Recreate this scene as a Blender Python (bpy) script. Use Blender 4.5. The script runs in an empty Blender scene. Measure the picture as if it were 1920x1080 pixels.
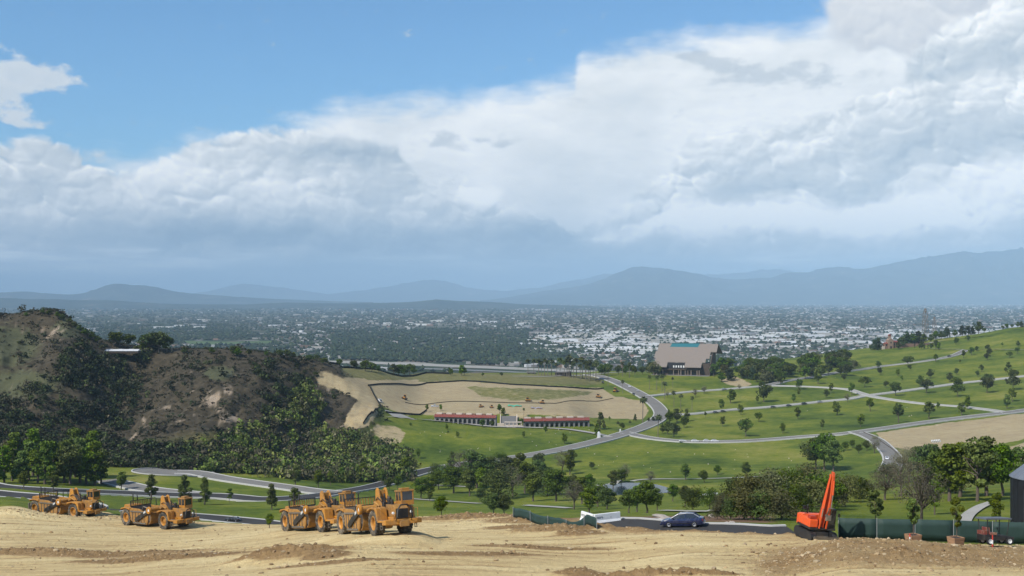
import bpy, bmesh, math, random
import numpy as np
from mathutils import Vector, Matrix, Euler

scene = bpy.context.scene
COL = scene.collection
R = math.radians
rng = np.random.default_rng(7)
random.seed(7)

# ------------------------------------------------------------------ camera
F = 2200.0            # focal length in photograph pixels (1920 wide)
KD = F / 1536.0       # metres per unit of the distance table
HY = 560.0            # row of the eye level
EYE = 150.0           # eye height above the valley plain (m)
cam_d = bpy.data.cameras.new('camera')
cam_d.sensor_width = 36.0
cam_d.lens = 36.0 * F / 1920.0
cam_d.shift_y = (HY - 540.0) / 1920.0
cam_d.clip_start = 0.5
cam_d.clip_end = 200000.0
cam = bpy.data.objects.new('camera', cam_d)
cam.location = (0, 0, EYE)
cam.rotation_euler = (R(90), 0, 0)
COL.objects.link(cam)
scene.camera = cam

# ------------------------------------------------------------------ view / engine
scene.view_settings.view_transform = 'Standard'
scene.view_settings.look = 'None'
scene.view_settings.exposure = 0.0
scene.view_settings.gamma = 1.0
scene.view_settings.use_curve_mapping = False
scene.render.engine = 'CYCLES'
scene.cycles.max_bounces = 6
scene.cycles.diffuse_bounces = 2
scene.cycles.glossy_bounces = 2
scene.cycles.transmission_bounces = 3
scene.cycles.transparent_max_bounces = 8
scene.cycles.volume_bounces = 0
scene.cycles.caustics_reflective = False
scene.cycles.caustics_refractive = False
scene.cycles.use_denoising = True
scene.cycles.use_adaptive_sampling = True
scene.cycles.adaptive_threshold = 0.02
scene.cycles.adaptive_min_samples = 8

# ------------------------------------------------------------------ sun
SUN_EL, SUN_AZ = 47.0, -132.0       # azimuth from +Y (view direction), + to the right
_se, _sa = R(SUN_EL), R(SUN_AZ)
SUN_DIR = Vector((math.sin(_sa) * math.cos(_se), math.cos(_sa) * math.cos(_se), math.sin(_se)))
sun_d = bpy.data.lights.new('sun', 'SUN')
sun_d.energy = 5.0
sun_d.angle = R(0.53)
sun_d.color = (1.0, 0.95, 0.87)
sun = bpy.data.objects.new('sun', sun_d)
sun.rotation_euler = SUN_DIR.to_track_quat('Z', 'Y').to_euler()
sun.location = (-200, -100, 400)
COL.objects.link(sun)
# ------------------------------------------------------------------ node helper
class NG:
    """tiny expression helper over a node tree"""
    def __init__(s, nt): s.nt = nt
    def node(s, t, **kw):
        n = s.nt.nodes.new(t)
        for k, v in kw.items(): setattr(n, k, v)
        return n
    def put(s, sock, v):
        if v is None: return
        if isinstance(v, bpy.types.NodeSocket): s.nt.links.new(v, sock)
        else: sock.default_value = v
    def m(s, op, a, b=None, c=None, clamp=False):
        n = s.node('ShaderNodeMath', operation=op); n.use_clamp = clamp
        s.put(n.inputs[0], a); s.put(n.inputs[1], b); s.put(n.inputs[2], c)
        return n.outputs[0]
    def add(s, *a):
        r = a[0]
        for x in a[1:]: r = s.m('ADD', r, x)
        return r
    def sub(s, a, b): return s.m('SUBTRACT', a, b)
    def mul(s, a, b): return s.m('MULTIPLY', a, b)
    def mad(s, a, b, c): return s.m('MULTIPLY_ADD', a, b, c)
    def sat(s, a): return s.m('ADD', a, 0.0, clamp=True)
    def smooth(s, x, lo, hi, a=0.0, b=1.0):
        n = s.node('ShaderNodeMapRange', interpolation_type='SMOOTHSTEP')
        s.put(n.inputs[0], x); s.put(n.inputs[1], lo); s.put(n.inputs[2], hi); s.put(n.inputs[3], a); s.put(n.inputs[4], b)
        return n.outputs[0]
    def xyz(s, x, y, z=0.0):
        n = s.node('ShaderNodeCombineXYZ'); s.put(n.inputs[0], x); s.put(n.inputs[1], y); s.put(n.inputs[2], z)
        return n.outputs[0]
    def sep(s, v):
        n = s.node('ShaderNodeSeparateXYZ'); s.put(n.inputs[0], v); return n.outputs
    def noise(s, vec, scale, detail=5.0, rough=0.5, lac=2.0, dist=0.0, col=False, ntype=None, dim='3D'):
        n = s.node('ShaderNodeTexNoise', noise_dimensions=dim)
        if ntype: n.noise_type = ntype
        s.put(n.inputs['Vector'], vec); s.put(n.inputs['Scale'], scale); s.put(n.inputs['Detail'], detail)
        s.put(n.inputs['Roughness'], rough); s.put(n.inputs['Lacunarity'], lac); s.put(n.inputs['Distortion'], dist)
        return n.outputs['Color'] if col else n.outputs[0]
    def voro(s, vec, scale, detail=0.0, rough=0.5, feature='F1', rand=1.0, out='Distance', dim='3D'):
        n = s.node('ShaderNodeTexVoronoi', voronoi_dimensions=dim, feature=feature)
        s.put(n.inputs['Vector'], vec); s.put(n.inputs['Scale'], scale)
        if 'Detail' in n.inputs: s.put(n.inputs['Detail'], detail); s.put(n.inputs['Roughness'], rough)
        s.put(n.inputs['Randomness'], rand)
        return n.outputs[out]
    def mix(s, f, a, b, blend='MIX'):
        n = s.node('ShaderNodeMix', data_type='RGBA', blend_type=blend)
        s.put(n.inputs[0], f); s.put(n.inputs[6], rgba(a)); s.put(n.inputs[7], rgba(b))
        return n.outputs[2]
    def fmix(s, f, a, b):
        n = s.node('ShaderNodeMix', data_type='FLOAT')
        s.put(n.inputs[0], f); s.put(n.inputs[2], a); s.put(n.inputs[3], b)
        return n.outputs[0]
    def vmath(s, op, a, b=None, sc=None):
        n = s.node('ShaderNodeVectorMath', operation=op)
        s.put(n.inputs[0], a)
        if b is not None: s.put(n.inputs[1], b)
        if sc is not None: s.put(n.inputs['Scale'], sc)
        return n.outputs[0]
    def ramp(s, f, pts, interp='LINEAR'):
        n = s.node('ShaderNodeValToRGB'); n.color_ramp.interpolation = interp
        el = n.color_ramp.elements
        while len(el) < len(pts): el.new(0.5)
        for e, (p, c) in zip(el, pts):
            e.position = p; e.color = rgba(c) if not isinstance(c, (int, float)) else (c, c, c, 1)
        s.put(n.inputs[0], f)
        return n.outputs[0]
    def attr(s, name, out='Fac'):
        n = s.node('ShaderNodeAttribute', attribute_name=name); return n.outputs[out]

def rgba(c):
    if isinstance(c, bpy.types.NodeSocket): return c
    return (c[0], c[1], c[2], 1.0) if len(c) == 3 else c

def srgb(r, g, b):
    f = lambda v: (v / 255 / 12.92) if v / 255 <= 0.04045 else ((v / 255 + 0.055) / 1.055) ** 2.4
    return (f(r), f(g), f(b))

# ------------------------------------------------------------------ world: physical sky with a broken bank of cumulus
def build_world():
    w = bpy.data.worlds.new('World'); scene.world = w; w.use_nodes = True
    nt = w.node_tree; nt.nodes.clear(); g = NG(nt)
    out = g.node('ShaderNodeOutputWorld'); bg = g.node('ShaderNodeBackground')
    SKY = 0.118
    bg.inputs[1].default_value = SKY
    nt.links.new(bg.outputs[0], out.inputs[0])
    sky = g.node('ShaderNodeTexSky', sky_type='NISHITA'); sky.sun_disc = False
    sky.sun_elevation = R(SUN_EL); sky.sun_rotation = R(SUN_AZ)
    sky.altitude = 200; sky.air_density = 1.0; sky.dust_density = 0.4; sky.ozone_density = 1.6
    d = g.node('ShaderNodeTexCoord').outputs['Generated']
    X, Y, Z = g.sep(g.vmath('NORMALIZE', d))
    az0 = g.m('ARCTAN2', X, Y)
    # the bank of cloud repeats its outline, mirrored, round the horizon
    az = g.sub(g.m('PINGPONG', g.add(az0, 0.435 + 0.87 * 6), 0.87), 0.435)
    el = g.m('ARCSINE', Z)
    def A(px): return math.atan((px - 960) / F)
    def E(px, py): return math.atan((HY - py) / F * math.cos(A(px)))
    k = 57.2958 * KD
    # base coordinates in degrees; noise space uses the true azimuth so that the mirrored banks differ
    P = g.xyz(g.mul(az0, k), g.mul(el, k), 0.0)
    def curve(pts, lo=-0.45, hi=0.45, vlo=-0.05, vhi=0.35):
        t = g.m('DIVIDE', g.sub(az, lo), hi - lo)
        r = g.ramp(t, [((A(px) - lo) / (hi - lo), (E(px, py) - vlo) / (vhi - vlo)) for px, py in pts])
        return g.mad(r, vhi - vlo, vlo)
    def blobs(*items):
        acc = None
        for px, py, rx, ry, wt in items:
            inv = (F / rx, F / ry, 0.0)
            q = g.node('ShaderNodeVectorMath', operation='MULTIPLY_ADD')
            nt.links.new(AEw, q.inputs[0]); q.inputs[1].default_value = inv
            q.inputs[2].default_value = (-A(px) * inv[0], -E(px, py) * inv[1], 0.0)
            dp = g.node('ShaderNodeVectorMath', operation='DOT_PRODUCT')
            nt.links.new(q.outputs[0], dp.inputs[0]); nt.links.new(q.outputs[0], dp.inputs[1])
            e = g.m('POWER', 0.3679, dp.outputs['Value'])
            acc = g.mul(e, wt) if acc is None else g.mad(e, wt, acc)
        return acc
    # ---- noises (all in degrees on the sky)
    def n2(vec, scale, detail, rough, **kw): return g.noise(vec, scale, detail, rough, dim='2D', **kw)
    warp = n2(P, 0.16, 3, 0.55, col=True)
    wx, wy, wz = g.sep(warp)
    wx = g.sub(wx, 0.5); wy = g.sub(wy, 0.5)
    AEw = g.xyz(g.mad(wx, 0.10 / KD, az), g.mad(wy, 0.05 / KD, el))
    Pw = g.vmath('ADD', P, g.vmath('SCALE', g.vmath('SUBTRACT', warp, (0.5, 0.5, 0.5)), sc=2.2))
    # cumulus heads: rounded domes of three sizes (warped Voronoi cells), and the same field a little toward the sun (up, left)
    def dome(vec, scale):
        dd = g.voro(vec, scale, 0.0, dim='2D')
        return g.m('SQRT', g.m('SUBTRACT', 1.05, g.mul(g.mul(dd, dd), 1.15), clamp=True))
    rag = g.sub(n2(Pw, 0.9, 4, 0.6, col=False), 0.5)
    Ps = g.vmath('ADD', g.vmath('MULTIPLY', Pw, (0.80, 1.15, 1.0)), g.xyz(g.mul(rag, 0.9), g.mul(rag, -0.7), 0.0))
    def billow(vec, det): return g.add(g.mul(dome(vec, 0.24), 0.62), g.mul(dome(vec, 0.60), 0.30), g.mul(dome(vec, 1.5), 0.14), g.mul(n2(vec, 0.5, det, 0.56), 0.25), -0.22)
    h0 = billow(Ps, 5)
    h1 = billow(g.vmath('ADD', Ps, (-0.20, 0.34, 0.0)), 3)
    lit = g.sub(h0, h1)
    big = n2(g.vmath('MULTIPLY', Pw, (0.7, 1.3, 1.0)), 0.13, 3, 0.5)
    fine = n2(g.vmath('MULTIPLY', P, (0.55, 1.0, 1.0)), 0.9, 5, 0.6)

    # ---- smooth bright anvil / high cloud
    anvil = curve([(-60, 330), (300, 300), (500, 260), (640, 205), (760, 198), (880, 180), (1000, 172), (1075, 160), (1088, 112),
                   (1180, 86), (1320, 68), (1480, 52), (1600, 40), (1680, 10), (1760, -60), (1980, -160)])
    streak = n2(g.vmath('MULTIPLY', P, (0.35, 0.9, 1.0)), 0.55, 5, 0.58)
    t_an = g.add(g.sub(anvil, el), g.mul(g.sub(streak, 0.5), 0.06 / KD), g.mul(wy, 0.02 / KD))
    a_an = g.smooth(t_an, -0.022 / KD, 0.022 / KD)
    # ---- cumulus bank
    bank = curve([(-60, 262), (60, 262), (130, 275), (240, 300), (330, 292), (365, 258), (450, 243), (600, 248), (740, 262), (800, 330),
                  (900, 345), (1000, 395), (1100, 410), (1230, 330), (1290, 250), (1450, 235), (1560, 190), (1620, 150), (1700, 110),
                  (1760, 60), (1840, -20), (1980, -80)])
    t_b = g.add(g.sub(bank, el), g.mul(g.sub(h0, 0.84), 0.075 / KD))
    a_b = g.smooth(t_b, -0.003 / KD, 0.011 / KD)
    # ---- separate small clouds
    sc_ = blobs((20, 150, 95, 34, 1.0), (85, 145, 70, 16, 0.7), (45, 215, 50, 9, 0.65), (5, 180, 30, 26, 0.6))
    a_s = g.smooth(g.add(sc_, g.mul(g.sub(h0, 0.84), 0.7), g.mul(g.sub(fine, 0.5), 1.5)), 0.32, 0.85)
    tr = blobs((1760, 20, 190, 66, 1.0), (1920, 60, 170, 90, 1.0))
    a_tr = g.smooth(g.add(tr, g.mul(g.sub(h0, 0.84), 0.9)), 0.26, 0.55)
    # ---- dark scud drifting in front of the bright anvil
    sd = blobs((1330, 118, 75, 18, 1.0), (1390, 140, 70, 16, 1.0), (1510, 140, 85, 20, 1.0), (1265, 115, 40, 9, 0.8), (915, 268, 60, 11, 0.8), (835, 262, 40, 20, 0.8), (1160, 120, 35, 9, 0.6))
    a_sd = g.smooth(g.add(sd, g.mul(g.sub(fine, 0.5), 2.6)), 0.35, 1.15)
    # ---- cloud high overhead, out of the frame: scattered as in the upper left of the view
    over = g.noise(g.vmath('MULTIPLY', d, (1.0, 1.0, 2.0)), 2.2, 3, 0.55)
    a_ov = g.mul(g.smooth(over, 0.52, 0.66), g.smooth(el, 0.30, 0.45))

    # ---- colours (linear radiance)
    c_white = srgb(238, 240, 240); c_gray = srgb(176, 190, 202); c_shade = srgb(140, 165, 184)
    # cumulus shade: 0 dark .. 1 bright
    dark = blobs((480, 440, 240, 34, 0.85), (700, 290, 120, 26, 0.62), (560, 290, 120, 20, 0.40), (130, 350, 160, 22, 0.35), (1820, 280, 190, 52, 0.60), (1620, 355, 200, 40, 0.40), (430, 385, 60, 45, 0.30), (900, 480, 330, 60, 0.75), (1420, 310, 130, 30, 0.25), (1860, 110, 160, 34, 0.40), (1020, 430, 150, 30, 0.40))
    brt = blobs((910, 365, 70, 24, 0.50), (1150, 442, 55, 14, 0.55), (1340, 425, 140, 22, 0.40), (1560, 412, 150, 22, 0.42), (1720, 395, 150, 40, 0.42), (1245, 345, 60, 46, 0.30), (260, 340, 160, 34, 0.22), (840, 430, 60, 14, 0.25), (1880, 325, 90, 32, 0.40), (1885, 150, 60, 30, 0.30))
    low = g.smooth(el, E(960, 455), E(960, 395))          # bases of the bank go blue-grey
    s_b = g.add(0.76, g.mul(lit, 1.55), g.mul(g.sub(big, 0.5), 0.55), brt, g.mul(dark, -0.60), g.mul(g.sub(low, 1.0), 0.16))
    s_b = g.sat(s_b)
    col_b = g.ramp(s_b, [(0.0, srgb(150, 168, 185)), (0.34, srgb(186, 199, 210)), (0.66, srgb(222, 228, 232)), (1.0, (1.2, 1.19, 1.16))])
    s_an = g.sat(g.add(0.74, g.mul(g.sub(streak, 0.5), 0.7), g.mul(g.sub(big, 0.5), 0.8), g.mul(lit, 0.22)))
    col_an = g.ramp(s_an, [(0.0, srgb(210, 220, 228)), (0.6, srgb(244, 247, 248)), (1.0, (1.12, 1.12, 1.11))])
    s_tr = g.sat(g.add(0.74, g.mul(lit, 1.4), g.mul(g.sub(big, 0.5), 0.7)))
    col_tr = g.ramp(s_tr, [(0.0, srgb(168, 182, 198)), (0.5, srgb(205, 211, 220)), (1.0, srgb(238, 239, 240))])
    # ---- low layers toward the horizon: pale stratus bands and rain haze
    bands = n2(g.vmath('MULTIPLY', P, (0.16, 1.5, 1.0)), 0.8, 5, 0.6)
    a_low = g.smooth(g.add(g.sub(E(960, 478), el), g.mul(g.sub(bands, 0.5), 0.026 / KD), g.mul(wy, 0.02 / KD)), -0.006 / KD, 0.010 / KD)
    leftw = g.smooth(az, A(560), A(200))
    rightw = g.smooth(az, A(1150), A(1400))
    s_low = g.sat(g.add(0.22, g.mul(g.sub(bands, 0.5), 1.5), g.mul(leftw, 0.50), g.mul(rightw, 0.16)))
    col_low = g.ramp(s_low, [(0.0, srgb(165, 188, 206)), (0.45, srgb(215, 228, 236)), (1.0, (1.5, 1.52, 1.50))])

    # ---- layer everything (radiance / SKY because the background strength is SKY)
    skyc = sky.outputs[0]
    tint = g.mix(1.0, skyc, (0.64, 0.98, 1.20), 'MULTIPLY')
    def L(c): return g.mix(1.0, c, (1 / SKY,) * 3, 'MULTIPLY')
    c = tint
    c = g.mix(g.mul(a_ov, 0.9), c, L(col_tr))
    c = g.mix(a_an, c, L(col_an))
    c = g.mix(g.mul(a_sd, 0.62), c, L(g.mix(fine, c_gray, srgb(196, 206, 216))))
    c = g.mix(a_tr, c, L(col_tr))
    c = g.mix(a_s, c, L(g.mix(g.sat(g.add(0.6, g.mul(lit, 1.2))), srgb(190, 208, 224), srgb(240, 242, 243))))
    c = g.mix(a_b, c, L(col_b))
    c = g.mix(a_low, c, L(col_low))
    nt.links.new(c, bg.inputs[0])
    w.cycles.sampling_method = 'NONE'
build_world()
# ------------------------------------------------------------------ numpy noise
_perm = np.random.default_rng(11).permutation(512)
_gr = np.random.default_rng(12).uniform(0, 2 * np.pi, 512); _gx, _gy = np.cos(_gr), np.sin(_gr)
def pnoise(x, y):
    x = np.asarray(x, float); y = np.asarray(y, float)
    xi = np.floor(x).astype(np.int64); yi = np.floor(y).astype(np.int64)
    xf = x - xi; yf = y - yi
    u = xf * xf * xf * (xf * (xf * 6 - 15) + 10); v = yf * yf * yf * (yf * (yf * 6 - 15) + 10)
    def gd(ix, iy, fx, fy):
        h = _perm[(_perm[ix & 511] + iy) & 511]
        return _gx[h] * fx + _gy[h] * fy
    a = gd(xi, yi, xf, yf); b = gd(xi + 1, yi, xf - 1, yf)
    c = gd(xi, yi + 1, xf, yf - 1); d = gd(xi + 1, yi + 1, xf - 1, yf - 1)
    return (a + u * (b - a) + v * ((c + u * (d - c)) - (a + u * (b - a)))) * 1.5
def fbm(x, y, oct=4, gain=0.5, lac=2.03, ridged=False):
    s = np.zeros(np.broadcast(np.asarray(x), np.asarray(y)).shape); a = 1.0; tot = 0
    for o in range(oct):
        n = pnoise(np.asarray(x) + 17.3 * o, np.asarray(y) - 9.1 * o)
        if ridged: n = 1 - 2 * np.abs(n)
        s += a * n; tot += a; a *= gain; x = np.asarray(x) * lac; y = np.asarray(y) * lac
    return s / tot
def sstep(x, a, b):
    t = np.clip((np.asarray(x, float) - a) / (b - a), 0, 1); return t * t * (3 - 2 * t)

# ------------------------------------------------------------------ the lie of the land: distance (m) -> apparent row, by bearing
TAIL = [(1300, 770), (1750, 702)]
PROF = {
 -600: [(30,1190),(40,1155),(55,1115),(70,1085),(90,1035),(105,1000),(116,975),(122,955),(128,948),(135,925),(150,915),(175,905),(200,890),(230,870),(300,790),(370,700),(430,630),(480,590),(520,595),(650,660),(850,750),(1000,800)],
 0: [(30,1190),(40,1155),(55,1115),(70,1082),(90,1032),(105,998),(116,972),(120,958),(124,946),(128,950),(133,938),(141,926),(152,916),(165,908),(180,900),(200,890),(215,880),(232,868),(280,800),(330,735),(390,670),(440,615),(470,592),(500,602),(600,650),(800,740),(1000,800)],
 100: [(30,1190),(40,1155),(55,1115),(70,1080),(90,1032),(105,1000),(117,978),(123,964),(128,952),(132,956),(137,947),(144,937),(152,927),(165,915),(180,902),(200,888),(220,874),(237,862),(290,790),(340,720),(400,650),(440,602),(460,584),(490,596),(600,650),(800,745),(1000,800)],
 200: [(30,1190),(40,1155),(55,1115),(70,1078),(90,1035),(105,1004),(117,981),(124,968),(128,960),(132,964),(138,956),(150,938),(163,926),(182,909),(205,890),(225,876),(242,864),(300,790),(350,740),(400,690),(432,660),(452,645),(485,652),(600,700),(800,760),(1000,805)],
 300: [(30,1195),(40,1157),(55,1113),(64,1086),(70,1070),(84,1040),(90,1029),(104,1006),(113,990),(119,975),(126,979),(134,968),(150,945),(165,930),(182,913),(200,899),(220,884),(242,870),(300,805),(350,757),(400,705),(432,672),(452,655),(490,660),(600,705),(800,765),(1000,806)],
 450: [(30,1195),(40,1157),(55,1110),(64,1080),(70,1062),(77,1042),(84,1026),(90,1015),(104,998),(112,989),(119,982),(127,990),(135,981),(150,955),(165,938),(182,922),(202,905),(226,890),(247,876),(290,830),(340,772),(390,714),(430,672),(450,658),(490,663),(600,705),(800,765),(1000,806)],
 600: [(30,1200),(40,1160),(55,1105),(60,1085),(66,1060),(72,1038),(77,1022),(84,1007),(90,999),(96,990),(104,983),(112,979),(124,990),(136,984),(147,958),(162,940),(182,925),(206,910),(236,895),(262,880),(300,850),(350,800),(400,748),(440,698),(458,680),(490,682),(600,715),(800,768),(1000,806)],
 700: [(30,1200),(40,1160),(55,1105),(60,1080),(66,1052),(72,1026),(77,1007),(84,998),(90,991),(100,979),(110,976),(125,971),(145,957),(170,938),(200,922),(240,900),(280,878),(320,852),(360,820),(400,786),(430,760),(460,733),(490,710),(520,694),(560,699),(700,740),(900,785),(1050,803)],
 800: [(30,1200),(40,1160),(55,1108),(66,1054),(72,1030),(78,1010),(90,989),(99,972),(104,968),(112,971),(130,965),(150,955),(180,938),(220,915),(260,893),(300,872),(350,843),(390,815),(425,793),(436,788),(446,778),(480,757),(520,735),(560,716),(600,704),(640,698),(700,705),(850,755),(1050,803)],
 960:  [(30,1200),(40,1160),(55,1116),(66,1058),(78,1012),(88,990),(96,972),(100,968),(106,970),(115,972),(135,962),(160,948),(190,930),(230,910),(270,890),(310,868),(350,845),(390,823),(425,803),(438,799),(446,776),(500,750),(540,731),(580,716),(640,703),(680,699),(740,706),(900,765),(1050,803)],
 1060: [(30,1200),(40,1158),(55,1114),(66,1062),(74,1030),(81,1003),(86,996),(90,984),(94,977),(102,972),(115,968),(140,953),(170,936),(200,920),(230,905),(265,890),(305,868),(345,847),(385,827),(420,809),(440,801),(448,778),(500,757),(540,738),(580,721),(640,705),(680,699),(740,706),(900,765),(1050,803)],
 1130: [(30,1200),(40,1158),(55,1112),(66,1065),(74,1030),(80,1004),(83,1001),(92,982),(97,974),(105,968),(120,962),(140,950),(170,934),(200,918),(230,903),(260,890),(300,868),(340,848),(380,830),(420,812),(450,797),(480,785),(520,765),(560,745),(600,728),(640,712),(680,700),(720,696),(800,712),(950,775),(1100,803)],
 1300: [(30,1200),(40,1158),(55,1108),(64,1060),(72,1025),(77,1004),(80,1001),(90,984),(94,976),(105,966),(125,952),(150,938),(180,921),(200,911),(215,905),(240,892),(280,870),(320,850),(370,833),(400,825),(450,800),(500,775),(550,750),(600,727),(650,707),(690,698),(760,697),(850,712),(1000,775),(1100,803)],
 1450: [(30,1200),(40,1158),(55,1105),(64,1062),(70,1038),(76,1008),(79,1004),(84,999),(92,982),(100,969),(115,952),(140,933),(170,916),(200,903),(240,885),(290,860),(340,840),(380,828),(400,822),(450,797),(500,770),(550,745),(600,722),(650,702),(700,688),(760,678),(800,675),(880,690),(1000,765),(1100,803)],
 1600: [(30,1200),(40,1155),(50,1110),(58,1070),(64,1030),(68,1009),(71,1013),(76,1013),(82,1002),(95,978),(110,960),(130,938),(160,915),(200,893),(240,873),(290,848),(330,832),(380,813),(420,800),(470,778),(520,752),(580,728),(640,706),(700,686),(760,668),(810,658),(830,656),(900,680),(1020,770),(1100,803)],
 1750: [(30,1200),(40,1150),(50,1110),(58,1072),(64,1038),(67,1018),(71,1021),(76,1016),(85,998),(100,970),(120,943),(150,915),(190,885),(240,858),(290,838),(340,820),(380,803),(420,786),(470,765),(530,738),(600,710),(670,682),(740,660),(800,645),(840,637),(920,670),(1040,770),(1100,803)],
 1920: [(30,1200),(40,1150),(50,1115),(58,1075),(64,1048),(67,1033),(71,1028),(76,1020),(85,998),(100,968),(120,938),(150,905),(190,872),(240,845),(290,825),(340,805),(380,788),(420,772),(480,745),(550,715),(630,680),(710,645),(770,622),(810,612),(880,640),(1040,770),(1100,803)],
 2500: [(30,1200),(40,1150),(50,1115),(58,1080),(64,1055),(70,1035),(76,1020),(85,998),(100,962),(120,930),(150,895),(190,858),(240,828),(290,800),(340,780),(380,762),(420,745),(480,718),(550,685),(630,650),(710,615),(770,592),(810,580),(880,610),(1040,760),(1100,803)],
}
def pchip(x, y, xi):
    x = np.asarray(x, float); y = np.asarray(y, float); h = np.diff(x); dl = np.diff(y) / h
    m = np.zeros(len(x)); m[0], m[-1] = dl[0], dl[-1]
    for i in range(1, len(x) - 1):
        if dl[i - 1] * dl[i] > 0:
            w1, w2 = 2 * h[i] + h[i - 1], h[i] + 2 * h[i - 1]
            m[i] = (w1 + w2) / (w1 / dl[i - 1] + w2 / dl[i])
    k = np.clip(np.searchsorted(x, xi) - 1, 0, len(x) - 2); t = (xi - x[k]) / h[k]
    return (1 + 2 * t) * (1 - t) ** 2 * y[k] + t * (1 - t) ** 2 * h[k] * m[k] + t * t * (3 - 2 * t) * y[k + 1] + t * t * (t - 1) * h[k] * m[k + 1]

LD = np.concatenate([np.linspace(math.log(30), math.log(46), 16, endpoint=False), np.linspace(math.log(46), math.log(134), 340, endpoint=False), np.linspace(math.log(134), math.log(1750), 350)])       # rows: log distance
DD = np.exp(LD)
PXS = np.concatenate([np.linspace(-700, -110, 24, endpoint=False), np.linspace(-110, 2030, 770), np.linspace(2030, 2600, 24)[1:]])
_keys = sorted(PROF)
_tab = np.array([pchip(np.log([p[0] for p in PROF[k] + TAIL]), [p[1] for p in PROF[k] + TAIL], LD) for k in _keys])
GPY = np.empty((len(PXS), len(DD)))
for j in range(len(DD)): GPY[:, j] = pchip(np.array(_keys, float), _tab[:, j], PXS)
# Beyond the edge of the site the ground drops into the valley. Rows of the sheet are numbered by the distances of the table
# above; stretch() turns such a row distance into metres (the drop hides a long stretch of valley floor).
_gk = np.array([100, 128, 150, 175, 200, 230, 300, 395, 470, 670, 830, 1100, 1300, 1750], float)
_gv = np.array([190, 230, 272, 315, 345, 380, 440, 495, 575, 790, 965, 1300, 1520, 1990], float)
def drop_edge(px): return np.interp(px, [-700, 0, 100, 200, 300, 450, 600, 700, 800, 960, 1020, 1060, 1330, 1420, 1500, 2600], [121, 124, 129, 130, 121, 121, 114, 112, 111, 108, 108, 108, 110, 125, 140, 140])
def stretch(px, d):
    px, d = np.broadcast_arrays(np.asarray(px, float), np.asarray(d, float)); e = drop_edge(px); k = e + 14; gk = np.interp(k, _gk, _gv)
    return KD * np.where(d <= e, d, np.where(d < k, e + (d - e) / 14 * (gk - e), np.interp(d, _gk, _gv)))
def unstretch(px, y):
    px, y = np.broadcast_arrays(np.asarray(px, float), np.asarray(y, float) / KD); e = drop_edge(px); gk = np.interp(e + 14, _gk, _gv)
    return np.where(y <= e, y, np.where(y < gk, e + (y - e) / (gk - e) * 14, np.interp(y, _gv, _gk)))
def T(px, d): return float(stretch(px, d))
PXg = np.broadcast_to(PXS[:, None], GPY.shape); Dg = np.broadcast_to(DD[None, :], GPY.shape)
GY = stretch(PXg, Dg).copy()
GX = (PXg - 960) / F * GY
GZ = EYE - (GPY - HY) / F * GY

def inpoly(px, py, poly):
    inside = np.zeros(px.shape, bool); n = len(poly)
    for i in range(n):
        x1, y1 = poly[i]; x2, y2 = poly[(i + 1) % n]
        if y1 == y2: continue
        c = ((y1 > py) != (y2 > py)) & (px < (x2 - x1) * (py - y1) / (y2 - y1) + x1)
        inside ^= c
    return inside

# hill masks ------------------------------------------------------------------
edge_hill = np.interp(PXS, [-600, 0, 200, 300, 450, 560, 640, 720, 800], [225, 232, 242, 242, 247, 262, 300, 395, 420])[:, None]
far_hill = np.interp(PXS, [-600, 450, 590, 640, 700, 760], [1500, 1500, 1500, 470, 440, 400])[:, None]
HILL = sstep(Dg, edge_hill - 6, edge_hill + 40) * (1 - sstep(Dg, far_hill - 20, far_hill + 20)) * (1 - sstep(PXg, 690, 760))
HILL_D = HILL * (1 - sstep(Dg, 1000, 1300))
# gullies and spurs on the left hill: ridged noise stretched down the slope
gx, gy = GX / 78.0, GY / 200.0
rid = fbm(gx + 0.8 * pnoise(gx * .7, gy * .7), gy, 5, 0.5, ridged=True)
GZ += HILL_D * (1 - 0.75 * sstep(Dg, 385, 445)) * (rid * 13.0 + fbm(GX / 20, GY / 36, 3, ridged=True) * 3.4 - 3)
# two draws seen in the photograph: the dark canyon left of centre and the one at the quarry edge
def draw(pts, width, depth):
    global GZ
    best = np.full(GX.shape, 1e9)
    P = [((px - 960) / F * T(px, d), T(px, d)) for px, d in pts]
    for (x1, y1), (x2, y2) in zip(P[:-1], P[1:]):
        dx, dy = x2 - x1, y2 - y1; L2 = dx * dx + dy * dy
        t = np.clip(((GX - x1) * dx + (GY - y1) * dy) / L2, 0, 1)
        best = np.minimum(best, np.hypot(GX - x1 - t * dx, GY - y1 - t * dy))
    GZ -= depth * np.exp(-(best / width) ** 2)
draw([(255, 430), (235, 380), (200, 330), (150, 275)], 24, 17)
draw([(600, 440), (620, 380), (600, 330), (560, 290)], 20, 13)
draw([(60, 440), (30, 380), (-40, 320)], 20, 11)
# gentle relief elsewhere
soft = sstep(Dg, 108, 150) * (1 - HILL)
GZ += soft * (fbm(GX / 60, GY / 60, 3) * 0.9) * sstep(Dg, 110, 300)

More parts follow.
